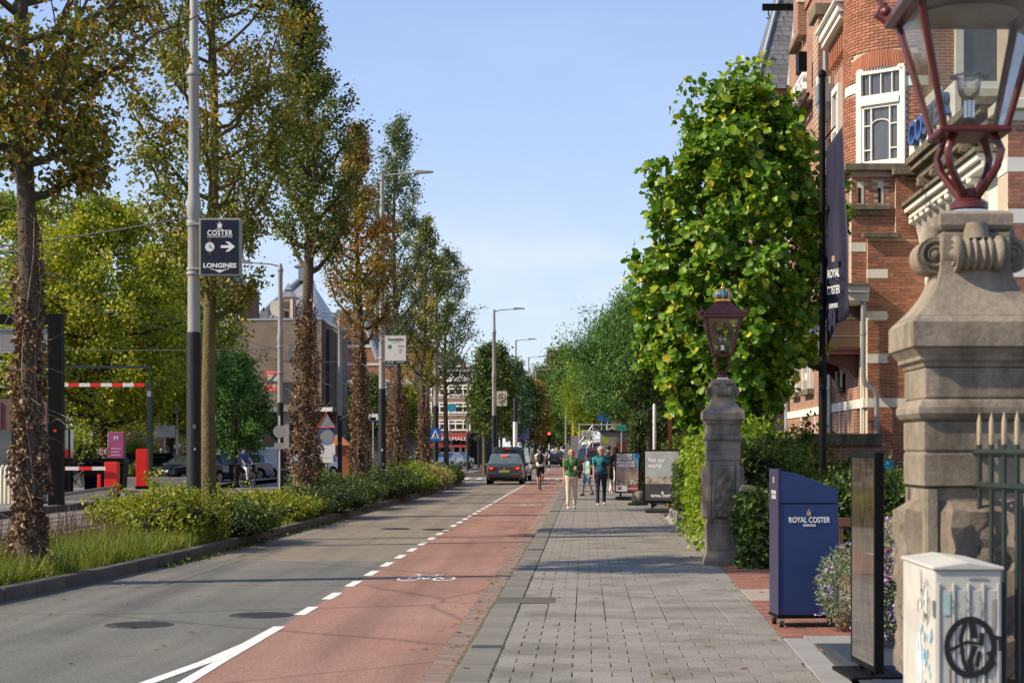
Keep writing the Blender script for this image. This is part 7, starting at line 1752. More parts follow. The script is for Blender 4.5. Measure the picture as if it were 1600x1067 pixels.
# ---- height gauge
HY = 79.0; t = thing('height_gauge', 'dark green height-limit gantry with a red and white striped bar', 'gantry', (WX(234,HY), HY, 0))
b = MB(); b.box(-.11,.11,-.11,.11,0,4.6); b.build('post', 'fence_green', t, bev=.01); b = MB(); b.box(-.03,.03,-.03,.03,4.6,5.35); b.build('post', 'fence_green', t); b = MB(); b.box(-5.2,.03,-.04,.04,5.25,5.37); b.build('beam', 'fence_green', t)
for k in range(10): b = MB(); b.box(-.22-(k+1)*.48,-.22-k*.48,-.05,.05,4.44,4.60); b.build('bar_stripe', 'signal_red' if k % 2 == 0 else 'bar_white', t)
b = MB(); b.box(-.09,.09,-.13,-.112,4.0,4.25); b.build('plate', 'sign_back', t); b = MB(); b.box(-.6,.5,-.3,.3,0,.06); b.build('foot', 'concrete', t)
# ---- low concrete walls
t = thing('concrete_wall', 'low concrete wall behind the red barriers', 'wall', (WX(165,76), 76, .0)); b = MB(); b.box(-3.6,3.6,0,.3,0,.50); b.build('wall_body', 'concrete', t, bev=.02)
t = thing('concrete_ramp', 'sloping concrete ramp wall at the foot of the black portal', 'wall', (WX(130,58), 57.5, .06)); b = MB(); b.prism([(-.9,0),(1.1,0),(1.1,.42),(-.9,.12)], 'y', 0, .3); b.build('wall_body', 'concrete', t, bev=.02); b = MB(); b.prism([(-.92,.12),(1.12,.42),(1.12,.47),(-.92,.17)], 'y', -.02, .32); b.build('coping', 'kerb_stone', t)
# ---- pink banner column and bins
t = thing('pink_column', 'pink advertising column with small white lettering behind the barriers', 'column', (WX(185,84), 84, 0)); b = MB(); b.box(-.50,.25,0,.4,.5,2.5); b.build('column', 'pink', t, bev=.02)
for z, s_ in ((2.2,'M'),(2.05,'MUSEUM'),(1.7,'PLEIN'),(1.4,'OPEN')):
    text(s_, .3 if len(s_) == 1 else .16, 'letter_white', t, (-.1,-.012,z), name='lettering') if z in (2.2,) else None
b = MB()
for k in range(7): b.box(-.35,.15-.05*(k%3),-.008,-.002,.8+k*.15,.84+k*.15)
stuff(b.build('fine_print', 'pink_pale', t)); b = MB(); b.box(-1.3,-.6,.1,.4,1.1,1.75); b.build('side_panel', 'pink_pale', t)
for px, Y_, w, h, lb in ((161,70,.8,1.35,'black waste container behind the nearer red barrier'),(243,92,.9,1.5,'dark waste container beside the gantry post'),(206,88,.6,1.5,'grey cabinet behind the taller red barrier')):
    t = thing('waste_container', lb, 'container', (WX(px,Y_), Y_, 0)); b = MB(); b.prism([(-w*.9,0),(w*.9,0),(w,h*.85),(-w,h*.85)], 'y', 0, .8); b.build('body', 'black', t, bev=.03); b = MB(); b.prism([(-w*1.06,h*.86),(w*1.06,h*.86),(w*.95,h),(-w*.95,h)], 'y', -.04, .84); b.build('lid', 'black', t, bev=.02)
# scooter
t = thing('white_scooter', 'white scooter parked beside the pink column', 'scooter', (WX(199,86), 86, 0), R(70)); b = MB(); b.torus((0,-.6,.24),.20,.05,'x',18,6); b.build('wheel','rubber',t,smooth=60); b = MB(); b.torus((0,.6,.24),.20,.05,'x',18,6); b.build('wheel','rubber',t,smooth=60)
b = MB(); b.prism([(-.55,.35),(-.35,.30),(.2,.28),(.75,.45),(.8,.70),(.15,.72),(.05,.40),(-.3,.42),(-.42,1.0),(-.55,1.0)], 'x', -.17, .17); b.build('body','car_white',t,bev=.04); b = MB(); b.box(-.15,.15,.1,.75,.72,.82); b.build('seat','black',t,bev=.03); b = MB(); b.tube([(-.3,-.42,1.1),(0,-.5,1.02),(.3,-.42,1.1)],.018,6); b.build('handlebar','black',t)
# ---- traffic signs on poles seen from behind
def sign_pole(px, Y_, h, label, plates, z0=SQZ):
    t = thing('road_sign', label, 'road sign', (WX(px,Y_), Y_, z0)); b = MB(); b.tube([(0,0,0),(0,0,h)], .035, 8); b.build('pole', 'steel_light', t, smooth=60)
    for nm, shape, z, s_, mat in plates:
        b = MB()
        if shape == 'tri': b.prism([(-s_,z-s_*.6),(s_,z-s_*.6),(0,z+s_*1.1)], 'y', -.05, -.03)
        elif shape == 'disc': b.tube([(0,-.05,z),(0,-.03,z)], s_, 20)
        else: b.box(-s_,s_,-.05,-.03,z-s_*.6,z+s_*.6)
        b.build(nm, mat, t)
        if shape == 'tri': e = MB(); e.tube([(-s_,-.045,z-s_*.6),(s_,-.045,z-s_*.6),(0,-.045,z+s_*1.1),(-s_,-.045,z-s_*.6)], .03, 5); e.build('red_edge', 'signal_red', t)
        if shape == 'disc' and s_ > .3: e = MB(); e.torus((0,-.045,z), s_, .03, 'y', 24, 5); e.build('rim', 'sign_blue', t)
    return t
sign_pole(510, 84, 3.5, 'stack of traffic signs seen from behind, triangle over a round plate', (('warning_plate','tri',3.0,.42,'sign_back'),('round_plate','disc',2.35,.36,'sign_back'),('text_plate','box',1.75,.42,'sign_paper'),('text_plate','box',1.30,.32,'sign_paper')))
sign_pole(437, 62, 2.9, 'round grey sign back beside the lamp post in front of the white van', (('round_plate','disc',2.35,.22,'sign_back'),('box_plate','box',1.85,.18,'sign_back')))
sign_pole(277, 98, 4.4, 'slim pole with a small plate near the bicycle rack', (('plate','box',3.9,.2,'sign_back'),('stickers','box',1.9,.18,'sign_paper')))
sign_pole(258, 96, 3.2, 'pole with white boards left of the bicycle rack', (('board','box',2.7,.55,'sign_paper'),))
sign_pole(583, 120, 4.2, 'bus stop pole with small blue and white plate', (('plate','box',3.9,.34,'sign_paper'),('blue_plate','box',3.75,.2,'sign_blue')))
sign_pole(704, 132, 5.2, 'far pole with teal square plate', (('plate','box',4.8,.42,'teal_sign'),))
# ---- lamp posts farther on
def far_post(px, Y_, topy, arms, label, r=.12, dark=3.4, z0=-.05):
    H = WZ(topy, Y_)-z0; return lamp_post((WX(px,Y_), Y_, z0), label, H, min(dark,H*.4), arms, r, 'distant lamp posts')
far_post(438, 64, 412, (-1.1,), 'grey lamp post with arm to the left, beside the red poster on the taupe building', .115)
far_post(531, 92, 488, (-1.4,), 'grey lamp post in front of the striped brick building', .12)
far_post(772, 102, 484, (1.15,), 'lamp post beyond the crossing carrying the cream sign', .135, 3.6)
far_post(806, 140, 531, (1.0,), 'second lamp post of the far row', .13)
far_post(826, 178, 558, (1.0,), 'third lamp post of the far row', .13)
far_post(837, 215, 578, (.9,), 'fourth lamp post of the far row', .13)
far_post(884, 150, 640, (.5,), 'slim far lamp post at the right pavement', .08, 2)
far_post(755, 130, 560, None, 'grey tram pole left of the far median', .11)
far_post(731, 150, 590, None, 'grey tram pole in front of the apartment block', .11)
far_post(748, 170, 600, None, 'farther grey tram pole beside the apartment block corner', .11)
Y_ = 101.7; x0, x1, zt, zb = WX(776,Y_), WX(792,Y_), WZ(611,Y_), WZ(634,Y_)
t = thing('advertising_sign', 'small cream box sign with round emblem on the lamp post beyond the crossing', 'sign', ((x0+x1)/2,Y_,(zt+zb)/2)); w_, h_ = x1-x0, zt-zb
b = MB(); b.box(-w_/2,w_/2,0,.15,-h_/2,h_/2); b.build('sign_case', 'sign_cream', t); b = MB(); b.torus((0,-.01,.08),.19,.015,'y',24,5); b.prism([(-.07,.0),(.07,.0),(0,.17)],'y',-.012,-.002); b.box(-.2,.2,-.012,-.002,-.22,-.18); b.box(-.05,.05,-.012,-.002,-.36,-.28); b.build('emblem', 'cloth_brown', t)
# ---- overhead wires
def wire(pts, label, r=.012):
    b = MB(); b.tube(pts, r, 4, cap=False); o = b.build('overhead_wire', 'wire'); tag(o, label, 'cable', 'overhead tram wires'); return o
p1 = Vector((WX(303,32.8), 32.8, WZ(338,32.8)))
def sagline(a, c, sag, n=14): a, c = Vector(a), Vector(c); return [a.lerp(c, i/n) - Vector((0,0,sag*4*(i/n)*(1-i/n))) for i in range(n+1)]
wire(sagline(p1, (-20, 44, 6.4), .25), 'span wire running left from the nearest lamp post over the tram lane', .014)
wire(sagline((-13, 15, 5.6), (-12.2, 110, 5.6), .3), 'lower contact wire along the tram lane', .010)
wire(sagline((-13.6, 15, 6.5), (-12.6, 110, 6.2), .5), 'upper carrier wire along the tram lane', .010)
wire(sagline((WX(438,64),64,WZ(545,64)), (-40, 70, 6.6), .4), 'span wire left of the lamp post by the red poster', .014)
wire(sagline((WX(772,102),102,WZ(560,102)), (-22, 106, 7.2), .3), 'span wire left of the lamp post with the cream sign', .018)
# ---- trees on the square
def big_tree(px, Y_, H, prof, mats, seed, label, tr=.32, first=3.0, nb=60, tw=15, lv=30, leaf=.17, rise=.5, group='trees on the square', name='plane_tree', shape='rhomb', spread=.42):
    return make_tree(name, label, (WX(px,Y_), Y_, -.05), H, prof, tr, first, mats, nb, tw, lv, leaf, seed, group, rise, spread, shape)
big_tree(155, 88, 14.6, [(2.5,2.6),(4,4.8),(7,5.4),(10,4.6),(13,2.4),(14.6,.5)], ('bark_dark','lf_plane'), 201, 'big yellow-green tree with dark trunk behind the barrier gantry', .42, 2.8, 80, 18, 34, .20, .35)
big_tree(18, 92, 15.6, [(2.5,2.6),(4,4.8),(7,5.2),(10,4.4),(13,2.6),(15.6,.5)], ('bark_dark','lf_plane'), 202, 'yellow-green tree at the left edge behind the portal', .40, 2.8, 70, 17, 32, .20, .35)
big_tree(265, 100, 13.2, [(2.5,2.2),(4,4.0),(7,4.4),(10,3.4),(13.2,.5)], ('bark_dark','lf_plane'), 203, 'yellow-green tree left of the first lamp post, in front of the brick house', .34, 2.6, 70, 17, 32, .20, .35)
big_tree(90, 150, 18.5, [(2.5,3),(5,5.5),(9,5.5),(13,3.2),(15.5,.5)], ('bark_dark','lf_plane'), 204, 'farther yellow-green tree filling the gap at the far left', .36, 2.6, 60, 16, 30, .24, .35)
big_tree(210, 156, 17.0, [(2.5,3),(5,5.0),(9,5.0),(13,2.6),(14.5,.5)], ('bark_dark','lf_plane'), 205, 'farther yellow-green tree between the two big ones', .36, 2.6, 60, 16, 30, .24, .35)
big_tree(368, 86, 6.6, [(1.2,.7),(2.2,1.7),(3.8,1.75),(5.4,1.1),(6.6,.2)], ('bark_dark','lf_fresh'), 206, 'small round fresh-green tree in front of the taupe museum wall', .09, 1.4, 46, 14, 30, .14, .5, name='small_tree')
big_tree(585, 130, 7.4, [(.6,1.0),(2,1.5),(4,1.2),(7.4,.2)], ('bark_dark','lf_deep'), 207, 'dark conical tree behind the orange tree', .12, .6, 40, 13, 26, .16, .6, name='small_tree')
big_tree(560, 138, 6.0, [(.6,1.4),(2,2.2),(4,1.8),(6,.3)], ('bark_dark','lf_hedge'), 208, 'green bushy tree in front of the striped brick wall', .14, .8, 40, 13, 26, .18, .5, name='small_tree')
big_tree(636, 132, 6.6, [(.6,1.2),(2,1.9),(4,1.7),(6.6,.3)], ('bark_dark','lf_yellowish'), 209, 'yellowing bushy tree behind the second lamp post', .14, .8, 40, 13, 26, .18, .5, name='small_tree')
for px, Y_, r, h, m, lb in ((388,108,1.5,2.4,'lf_deep','round clipped dark bush left of the museum entrance'),(360,106,1.2,1.9,'lf_hedge','round clipped bush left of the taller dark one'),(372,112,1.3,2.9,'lf_hedge','brownish bush behind the clipped bushes'),(423,116,1.0,1.6,'lf_deep','small clipped bush in the museum entrance'),(118,80,1.4,3.0,'lf_yellowish','yellow-green bush left of the big tree trunk'),(208,95,1.5,2.4,'lf_bright','bright green bush behind the pink column'),(195,78,1.0,1.0,'lf_hedge','low green bush by the concrete wall'),(330,118,2.2,3.6,'lf_deep','dark hedge mass behind the first lamp post')):
    make_shrub('square_bush', lb, (WX(px,Y_),Y_,-.05), (r,r), h, m, 2600, .13, int(px*7), 'bushes on the square', lumps=9)
# ---- brick house with white windows
HB = 150.; t = thing('brick_house', 'dark brick house with white sash windows behind the first lamp post', 'house', (WX(330,HB), HB, -.06))
b = MB(); x1 = WX(378,HB)-WX(330,HB); b.box(-7,x1,0,8,0,15.4); b.build('wall', 'brick_dark_y', t)
b = MB(); b.prism([(-7.3,15.4),(x1+.25,15.4),(x1-1.5,16.8),(-5.5,16.8)], 'y', -.3, 8.3); b.build('roof', 'roof_tile_dark', t)
for x in (x1-.55,x1-1.75):
    for z in (11.4,7.8):
        w = MB(); w.box(x-.32,x+.32,-.03,0,z,z+2.0); wo = w.build('window', 'window_dark', t)
        for q in ((-.36,-.28,0,2.05),(.28,.36,0,2.05),(-.36,.36,1.97,2.08),(-.36,.36,-.06,.04),(-.03,.03,0,2),(-.3,.3,1.0,1.06)): b = MB(); b.box(x+q[0],x+q[1],-.06,-.02,z+q[2],z+q[3]); b.build('window_frame', 'white_paint', wo)
# ---- taupe museum block
MBY = 132.; X0, X1 = WX(352,MBY), WX(508,MBY); t = thing('museum_block', 'plain taupe brick museum wing with a red poster and a dark recessed entrance', 'museum', (X0, MBY, -.06), R(-9)); W = X1-X0
zt_ = WZ(500,MBY); zc = WZ(636,MBY)
b = MB(); b.box(0,W,0,2.5,zc,zt_); b.build('upper_wall', 'brick_taupe_y', t); b = MB(); b.box(-.05,W+.05,-.05,2.55,zt_,zt_+.14); b.build('parapet_cap', 'zinc', t)
b = MB(); b.prism([(W,zt_-.02),(W+1.2,zt_-.7),(W+1.2,0),(W,0)], 'y', .3, 2.5); b.build('side_wall', 'brick_taupe_y', t)
b = MB(); b.tube([(W,.2,zt_+.05),(W+1.25,.2,zt_-.65)], .12, 6); b.build('sloping_cap', 'zinc', t)
b = MB(); b.box(W+.25,W+.75,.24,.3,0,zt_-.7); b.build('dark_slot', 'interior_dark', t); b = MB(); b.box(W+.9,W+.95,.2,.3,3.6,zt_-.9); b.build('dark_slot', 'interior_dark', t)
b = MB(); b.box(-.2,W+1.3,-1.4,.0,zc-.30,zc); b.build('entrance_canopy', 'concrete', t); b = MB(); b.box(W-.02,W+1.25,-1.45,-1.41,zc-.3,zc-.02); b.build('canopy_end', 'white_stone', t)
b = MB(); b.box(0,W-1.6,3.0,3.3,0,zc-.3); b.build('entrance_back', 'interior_dark', t)
for px, w_ in ((453,.42),): b = MB(); xx = WX(px,MBY)-X0; b.box(xx-w_,xx+w_,-.9,-.4,0,zc-.3); b.build('column', 'concrete', t)
b = MB(); b.box(W-1.6,W+.02,0,.3,0,zc-.3); b.build('entrance_wall', 'brick_taupe_y', t)
xx0, xx1 = WX(455,MBY)-X0, WX(470,MBY)-X0; b = MB(); b.box(xx0,xx1,-.03,0,WZ(565,MBY),WZ(538,MBY)); b.build('high_window', 'window_dark', t)
# red poster
PYY = MBY-1.1; x0, x1, zt, zb = WX(412,PYY), WX(435,PYY), WZ(579,PYY), WZ(611,PYY); t = thing('exhibition_poster', 'red exhibition poster with still life hanging on the taupe museum wall', 'poster', ((x0+x1)/2,PYY,(zt+zb)/2), R(-9)); w_, h_ = x1-x0, zt-zb
b = MB(); b.box(-w_/2,w_/2,0,.08,-h_/2,h_/2); b.build('panel', 'sign_red', t)
def still():
    m, n, l = nodes('still_life'); tcn = n.new("ShaderNodeTexCoord"); v = n.new("ShaderNodeTexVoronoi"); v.inputs['Scale'].default_value = 3.2; l.new(tcn.outputs['Object'], v.inputs['Vector'])
    rp = ramp(n, [(0,(.02,.025,.03)),(.4,(.05,.07,.075)),(.55,(.55,.50,.42)),(.7,(.45,.06,.03)),(.85,(.10,.12,.10))]); l.new(v.outputs['Color'], rp.inputs[0]); finish(m, n, l, rp.outputs[0], .5)
still(); b = MB(); b.box(-w_/2+.04,w_/2-.02,-.01,0,-h_*.32,h_*.33); b.build('picture', 'still_life', t); text('VINCENT', .14, 'letter_white', t, (0,-.012,h_*.42), width=.7); text('museum', .1, 'letter_white', t, (0,-.012,-h_*.42), width=.7)
# ---- historic museum with steep glass and slate roofs
RY = 175.; t = thing('historic_museum', 'historic striped brick museum with steep grey pyramid roof and dormers', 'museum', (WX(456,RY), RY, -.06), R(-3)); 
def lx(px): return WX(px,RY)-WX(462,RY)
zt, ze = WZ(430,RY), WZ(505,RY)
b = MB(); b.add([(lx(398),0,ze),(lx(504),0,ze),(lx(504),14,ze),(lx(398),14,ze),(lx(452),6,zt),(lx(473),6,zt)], [(0,1,5,4),(1,2,5),(2,3,4,5),(3,0,4)]); b.build('pyramid_roof', 'roof_metal', t)
for px0, px1 in ((398,452),(504,473)): b = MB(); b.tube([(lx(px0),-.1,ze),(lx(px1),5.9,zt)], .34, 6); b.build('roof_hip', 'zinc', t)
for k in range(11): b = MB(); u = (k+.5)/11; b.tube([(lx(398+106*u),-.12,ze),(lx(398+106*u)*.55+lx(452+21*u)*.45,2.55,ze+(zt-ze)*.45)], .06, 4); b.build('roof_seam', 'lead_grey', t)
b = MB(); b.box(lx(398),lx(504),-.1,.05,ze+(zt-ze)*.0,ze+.25); b.build('eaves', 'zinc', t)
b = MB(); b.box(lx(455),lx(470),5,7,zt,zt+1.3); b.build('lantern_top', 'lead_grey', t); b = MB(); b.sq([(.85,zt+1.3),(.95,zt+1.45),(.1,zt+2.0)], c=(lx(462.5),6,0)); b.build('lantern_cap', 'lead_grey', t)
b = MB(); b.box(lx(398),lx(520),.2,14,0,ze); b.build('wall', 'brick_orange_y', t)
# dormer
b = MB(); b.box(lx(446),lx(464),-.5,1.5,ze,ze+2.4); d_ = b.build('dormer', 'brick_orange_y', t)
for z0, z1 in ((.3,1.2),(1.5,2.1)): b = MB(); b.box(lx(452),lx(458),-.54,-.5,ze+z0,ze+z1); b.build('dormer_window', 'window_dark', d_)
for px in (446,463): b = MB(); b.box(lx(px)-.1,lx(px)+.15,-.56,-.5,ze,ze+2.4); b.build('dormer_quoin', 'white_stone', d_)
b = MB(); b.sq([(.7,ze+2.4),(.8,ze+2.6),(.4,ze+3.0),(.25,ze+3.2),(.35,ze+3.35),(.05,ze+4.0)], c=(lx(455),.5,0)); b.build('dormer_cap', 'lead_grey', d_)
b = MB(); b.tube([(lx(441),-.3,ze+1.5),(lx(441),0,ze+1.5)], .8, 16); b.build('round_window', 'cream_paint', t)
# right wing with bands
zw, zr = WZ(562,RY), WZ(490,RY)
b = MB(); b.box(lx(505),lx(652),1.0,12,0,zw+3); b.build('wing_wall', 'brick_orange_y', t)
for k in range(7): b = MB(); z = 1.2+k*1.75; b.box(lx(505),lx(652),.94,1.0,z,z+.30); b.build('stone_band', 'white_stone', t)
b = MB(); b.prism([(lx(505),zw+1.5),(lx(530),zr+.5),(lx(600),zr+.5),(lx(655),zw+1.5)], 'y', 1.0, 12); b.build('wing_roof', 'slate', t)
for px0, px1, a_, c_ in ((572,596,490,560),(590,612,470,545)): b = MB(); b.tube([(lx(px0),.5,WZ(a_,RY)),(lx(px1),.5,WZ(c_,RY))], .28, 6); b.build('glass_roof_rib', 'steel_light', t)
b = MB(); b.add([(lx(586),.6,WZ(545,RY)),(lx(618),.6,WZ(545,RY)),(lx(603),1.5,WZ(478,RY)),(lx(590),1.5,WZ(478,RY))], [(0,1,2,3)]); b.build('glass_roof', 'car_glass_pale', t)
for px in (515,545,575,608,636):
    w = MB(); w.box(lx(px)-.7,lx(px)+.7,.9,.94,4.5,8.2); wo = w.build('window', 'window_dark', t); b = MB(); b.box(lx(px)-.06,lx(px)+.06,.84,.9,4.5,8.2); b.build('mullion', 'white_stone', wo); b = MB(); b.box(lx(px)-.8,lx(px)+.8,.84,.9,8.2,8.55); b.build('lintel', 'white_stone', wo)
# low white glass roof at left
LRY = 168.; t = thing('glass_roof_wing', 'low wing with a white seamed metal roof left of the pyramid roof', 'building', (WX(385,LRY), LRY, -.06)); hw = WX(418,LRY)-WX(385,LRY); z0, z1 = WZ(520,LRY), WZ(494,LRY)
b = MB(); b.box(-3,hw,0,8,0,z0); b.build('wall', 'concrete', t); b = MB(); b.add([(-3,-.2,z0),(hw,-.2,z0),(hw-.3,3,z1),(-3,3,z1)], [(0,1,2,3)]); b.build('roof', 'white_paint', t)
for k in range(7): b = MB(); x = -2+k*.65; b.tube([(x,-.24,z0),(x,2.96,z1)], .05, 4); b.build('roof_seam', 'zinc', t)
b = MB(); b.box(hw-1.2,hw-.5,3,3.6,z1-.4,z1+.9); b.build('chimney', 'concrete', t)
# ---- apartment block with shops
AY = 205.; t = thing('apartment_block', 'brown brick corner apartment block with white windows, mansard roof and red shop awnings', 'apartments', (WX(638,AY), AY, -.06), R(-14)); X_ = lambda px: WX(px,AY)-WX(638,AY); Z_ = lambda py: WZ(py,AY)
W = X_(735); b = MB(); b.box(-2,W,0,10,Z_(676),Z_(596)); b.build('wall', 'brick_brown_y', t); b = MB(); b.prism([(W,0),(W+1.2,1.6),(W+1.2,10),(W,10)], 'z', Z_(676), Z_(596)); b.build('corner_wall', 'brick_brown_x', t)
b = MB(); b.box(-2,W+.3,-.3,.1,Z_(596),Z_(588)); b.build('cornice', 'white_paint', t); b = MB(); b.prism([(-2,Z_(588)),(W+1,Z_(588)),(W+.2,Z_(573)),(-2,Z_(573))], 'y', .3, 9); b.build('mansard', 'slate', t); b = MB(); b.box(-2,W+.6,.1,9.2,Z_(573),Z_(571)); b.build('roof_edge', 'white_paint', t)
for px in (648,672,690,716,735):
    w = MB(); w.box(X_(px)-.55,X_(px)+.55,-.1,.5,Z_(590),Z_(578)); dm = w.build('dormer', 'white_paint', t); b = MB(); b.box(X_(px)-.4,X_(px)+.4,-.13,-.1,Z_(589),Z_(580)); b.build('dormer_pane', 'window_dark', dm)
for zy in (615,646,670) if False else (602,629,656):
    for px, hw_ in ((650,.6),(668,.6),(690,.55),(722,1.25)):
        w = MB(); w.box(X_(px)-hw_,X_(px)+hw_,-.06,-.01,Z_(zy+15),Z_(zy)); wo = w.build('window', 'window_dark', t)
        for q in ([-hw_,hw_,0] if hw_ < 1 else [-hw_,-.45,.45,hw_]): b = MB(); b.box(X_(px)+q-.07,X_(px)+q+.07,-.12,-.06,Z_(zy+15),Z_(zy)); b.build('window_frame', 'white_paint', wo)
        for zz in (zy,zy+5,zy+15): b = MB(); b.box(X_(px)-hw_-.1,X_(px)+hw_+.1,-.13,-.06,Z_(zz)-.09,Z_(zz)+.09); b.build('window_frame', 'white_paint', wo)
for zy in (606,620,633,647,660): b = MB(); b.box(-2,W,-.03,0,Z_(zy)-.09,Z_(zy)+.09); b.build('stone_band', 'white_stone', t)
b = MB(); b.box(-2,W+1,.3,9,0,Z_(676)); b.build('shop_front', 'interior_dark', t)
b = MB(); b.prism([(-.1,Z_(676)),(-1.4,Z_(684)),(-1.4,Z_(686)),(-.1,Z_(684))], 'x', X_(688), W+.4); b.build('awning', 'awning_red', t); b = MB(); b.prism([(-.1,Z_(691)),(-1.6,Z_(696)),(-1.6,Z_(698)),(-.1,Z_(696))], 'x', X_(680), W+.4); b.build('awning', 'awning_red', t); text('CAFE SMALL', .55, 'letter_white', t, ((X_(690)+W)/2,-1.42,Z_(685)), width=4)
for px in (686,700,712,724,733): b = MB(); b.box(X_(px)-.12,X_(px)+.12,-.2,.0,0,Z_(690)); b.build('shop_pier', 'white_paint', t)
b = MB(); b.box(X_(682),X_(692),-.12,-.02,Z_(664),Z_(655)); b.build('pink_sign', 'pink', t)
b = MB(); b.box(X_(729),X_(734),-1.0,-.4,Z_(575),Z_(566)); b.build('chimney', 'brick_dark_y', t)
# ---- bus shelter & kiosk
t = thing('bus_shelter', 'low glass bus shelter behind the second lamp post', 'bus shelter', (WX(590,125), 125, SQZ)); b = MB(); b.box(-1.4,2.6,0,1.4,2.5,2.62); b.build('roof','pole_dark',t); b = MB(); b.box(-1.3,2.5,1.3,1.34,.3,2.5); b.build('glass','car_glass_pale',t)
for x in (-1.3,2.4): b = MB(); b.box(x,x+.08,0,.08,0,2.5); b.build('post','pole_dark',t)
t = thing('red_kiosk', 'small orange-red tent kiosk at the museum corner', 'kiosk', (WX(526,118), 118, SQZ)); b = MB(); b.box(-.8,.8,0,1.4,0,2.0); b.build('booth','corten',t); b = MB(); b.sq([(.95,2.0),(.15,2.7)], c=(0,.7,0)); b.build('roof','corten',t)
t = thing('security_camera', 'white camera mast in front of the museum entrance', 'camera mast', (WX(402,104), 104, SQZ)); b = MB(); b.tube([(0,0,0),(0,0,3.2)], .07, 8); b.build('mast','bar_white',t); b = MB(); b.box(-.12,.12,-.15,.1,3.2,3.6); b.build('camera','bar_white',t,bev=.02); b = MB(); b.prism([(-.3,2.2),(.3,2.2),(0,2.5)],'y',-.1,.1); b.build('bracket','bar_white',t)
# ================================================================== far street: trees, signs, right pavement
FG = 'trees along the far street'
def ft(px, Y_, H, prof, m, seed, lb, leaf=.2, first=2.6, nb=40, tw=12, lv=22, tr=.13, rise=.7, z=-.05, spread=.36):
    return make_tree('street_tree', lb, (WX(px,Y_), Y_, z), H, prof, tr, first, ('bark_moss',m), nb, tw, lv, leaf, seed, FG, rise, spread)
colu = [(2,.6),(3.5,1.25),(5.5,1.2),(8,.6),(10,.2)]
ft(757, 122, 9.2, colu, 'lf_hedge', 301, 'first tree of the far median, left of the lamp post with the cream sign', lv=15)
ft(783, 128, 9.6, colu, 'lf_hedge', 302, 'second tree of the far median, right of the cream sign', lv=15)
ft(800, 140, 9.0, colu, 'lf_poplar', 303, 'third tree of the far median with grey-green leaves')
ft(818, 152, 8.0, [(2,.8),(4,1.5),(6,1.3),(8.2,.3)], 'lf_deep', 304, 'fourth tree of the far median', leaf=.22)
ft(834, 165, 8.2, [(2,.8),(4,1.5),(6,1.3),(8,.3)], 'lf_orange', 305, 'autumn-brown tree of the far median', leaf=.22)
ft(846, 185, 8.6, [(2,1),(4,2.4),(7,2.4),(10.2,.4)], 'lf_median_dark', 306, 'sixth tree of the far median', leaf=.24)
ft(806, 225, 12.2, [(2,1.2),(5,2.4),(9,2.2),(12.2,.4)], 'lf_deep', 307, 'tall round tree rising behind the far median row', leaf=.3, tr=.25)
ft(858, 260, 13.5, [(2,2),(5,4),(9,3.4),(13.5,.5)], 'lf_deep', 308, 'distant dark tree closing the street', leaf=.34, tr=.25)
ft(845, 300, 16.0, [(2,1.5),(6,3),(10,2.5),(16,.3)], 'lf_deep', 309, 'distant pointed tree above the street end', leaf=.36, tr=.25)
ft(873, 280, 18.5, [(2,2),(6,4.5),(12,4.2),(18.5,.6)], 'lf_median_dark', 310, 'tall distant tree on the right side of the street end', leaf=.36, tr=.3)
ft(893, 230, 14.5, [(2,2),(5,4),(10,3.8),(14.5,.6)], 'lf_hedge', 311, 'far green tree beside the yellow crane mast', leaf=.32, tr=.25, z=0)
ft(890, 170, 9.5, [(2,1.5),(4,2.6),(7,2.4),(9.5,.4)], 'lf_fresh', 312, 'fresh green tree over the far right pavement', leaf=.24, z=0)
ft(738, 260, 11, [(2,2),(5,3.5),(8,3),(11,.5)], 'lf_deep', 313, 'dark tree behind the apartment block corner', leaf=.32, tr=.25)
wd = [(-60,330),(-30,335),(0,340),(25,330),(60,330),(100,330)]
for i, (x, y_) in enumerate(((-75,300),(-50,310),(-28,330),(-8,340),(12,330),(34,320),(60,300))):
    make_tree('distant_tree', ['distant tree behind the square, far left','distant tree behind the museum','distant tree behind the apartment block','distant tree at the street vanishing point','distant tree behind the right pavement','distant tree behind the villa gardens','distant tree farthest to the right'][i], (x,y_,-.1), 14+2*(i%3), [(1,3),(4,8),(9,8),(15,1)], .3, 1.5, ('bark_dark','lf_deep'), 46, 14, 22, .55, 320+i, 'distant trees', .4, .45)
# feathery trees over the pavement
def feather(px, Y_, H, prof, seed, lb, m='lf_fresh', leaf=.15, **k):
    return make_tree('feathery_tree', lb, (WX(px,Y_), Y_, 0), H, prof, .16, 2.9, ('bark_dark',m), k.get('nb',66), 17, k.get('lv',34), leaf, seed, 'feathery trees by the right pavement', .45, .5, 'narrow', droop=.7)
feather(1016, 58, 7.0, [(2.0,.9),(2.9,2.2),(4.2,2.6),(5.4,1.9),(7.0,.3)], 401, 'feathery green tree overhanging the pavement left of the big-leaved tree')
feather(985, 74, 7.8, [(2.6,.9),(3.6,2.2),(5,2.4),(6.4,1.5),(7.8,.3)], 402, 'second feathery tree behind, leaning over the pedestrians')
feather(1000, 95, 8.8, [(3.0,1.2),(4,2.4),(6,2.8),(8.8,.4)], 403, 'third feathery tree farther along the pavement', 'lf_deep', .18)
feather(925, 120, 8.6, [(2.6,.9),(4,2.0),(6.5,1.8),(8.6,.3)], 404, 'fresh green tree in front of the yellow crane mast', 'lf_bright', .17)
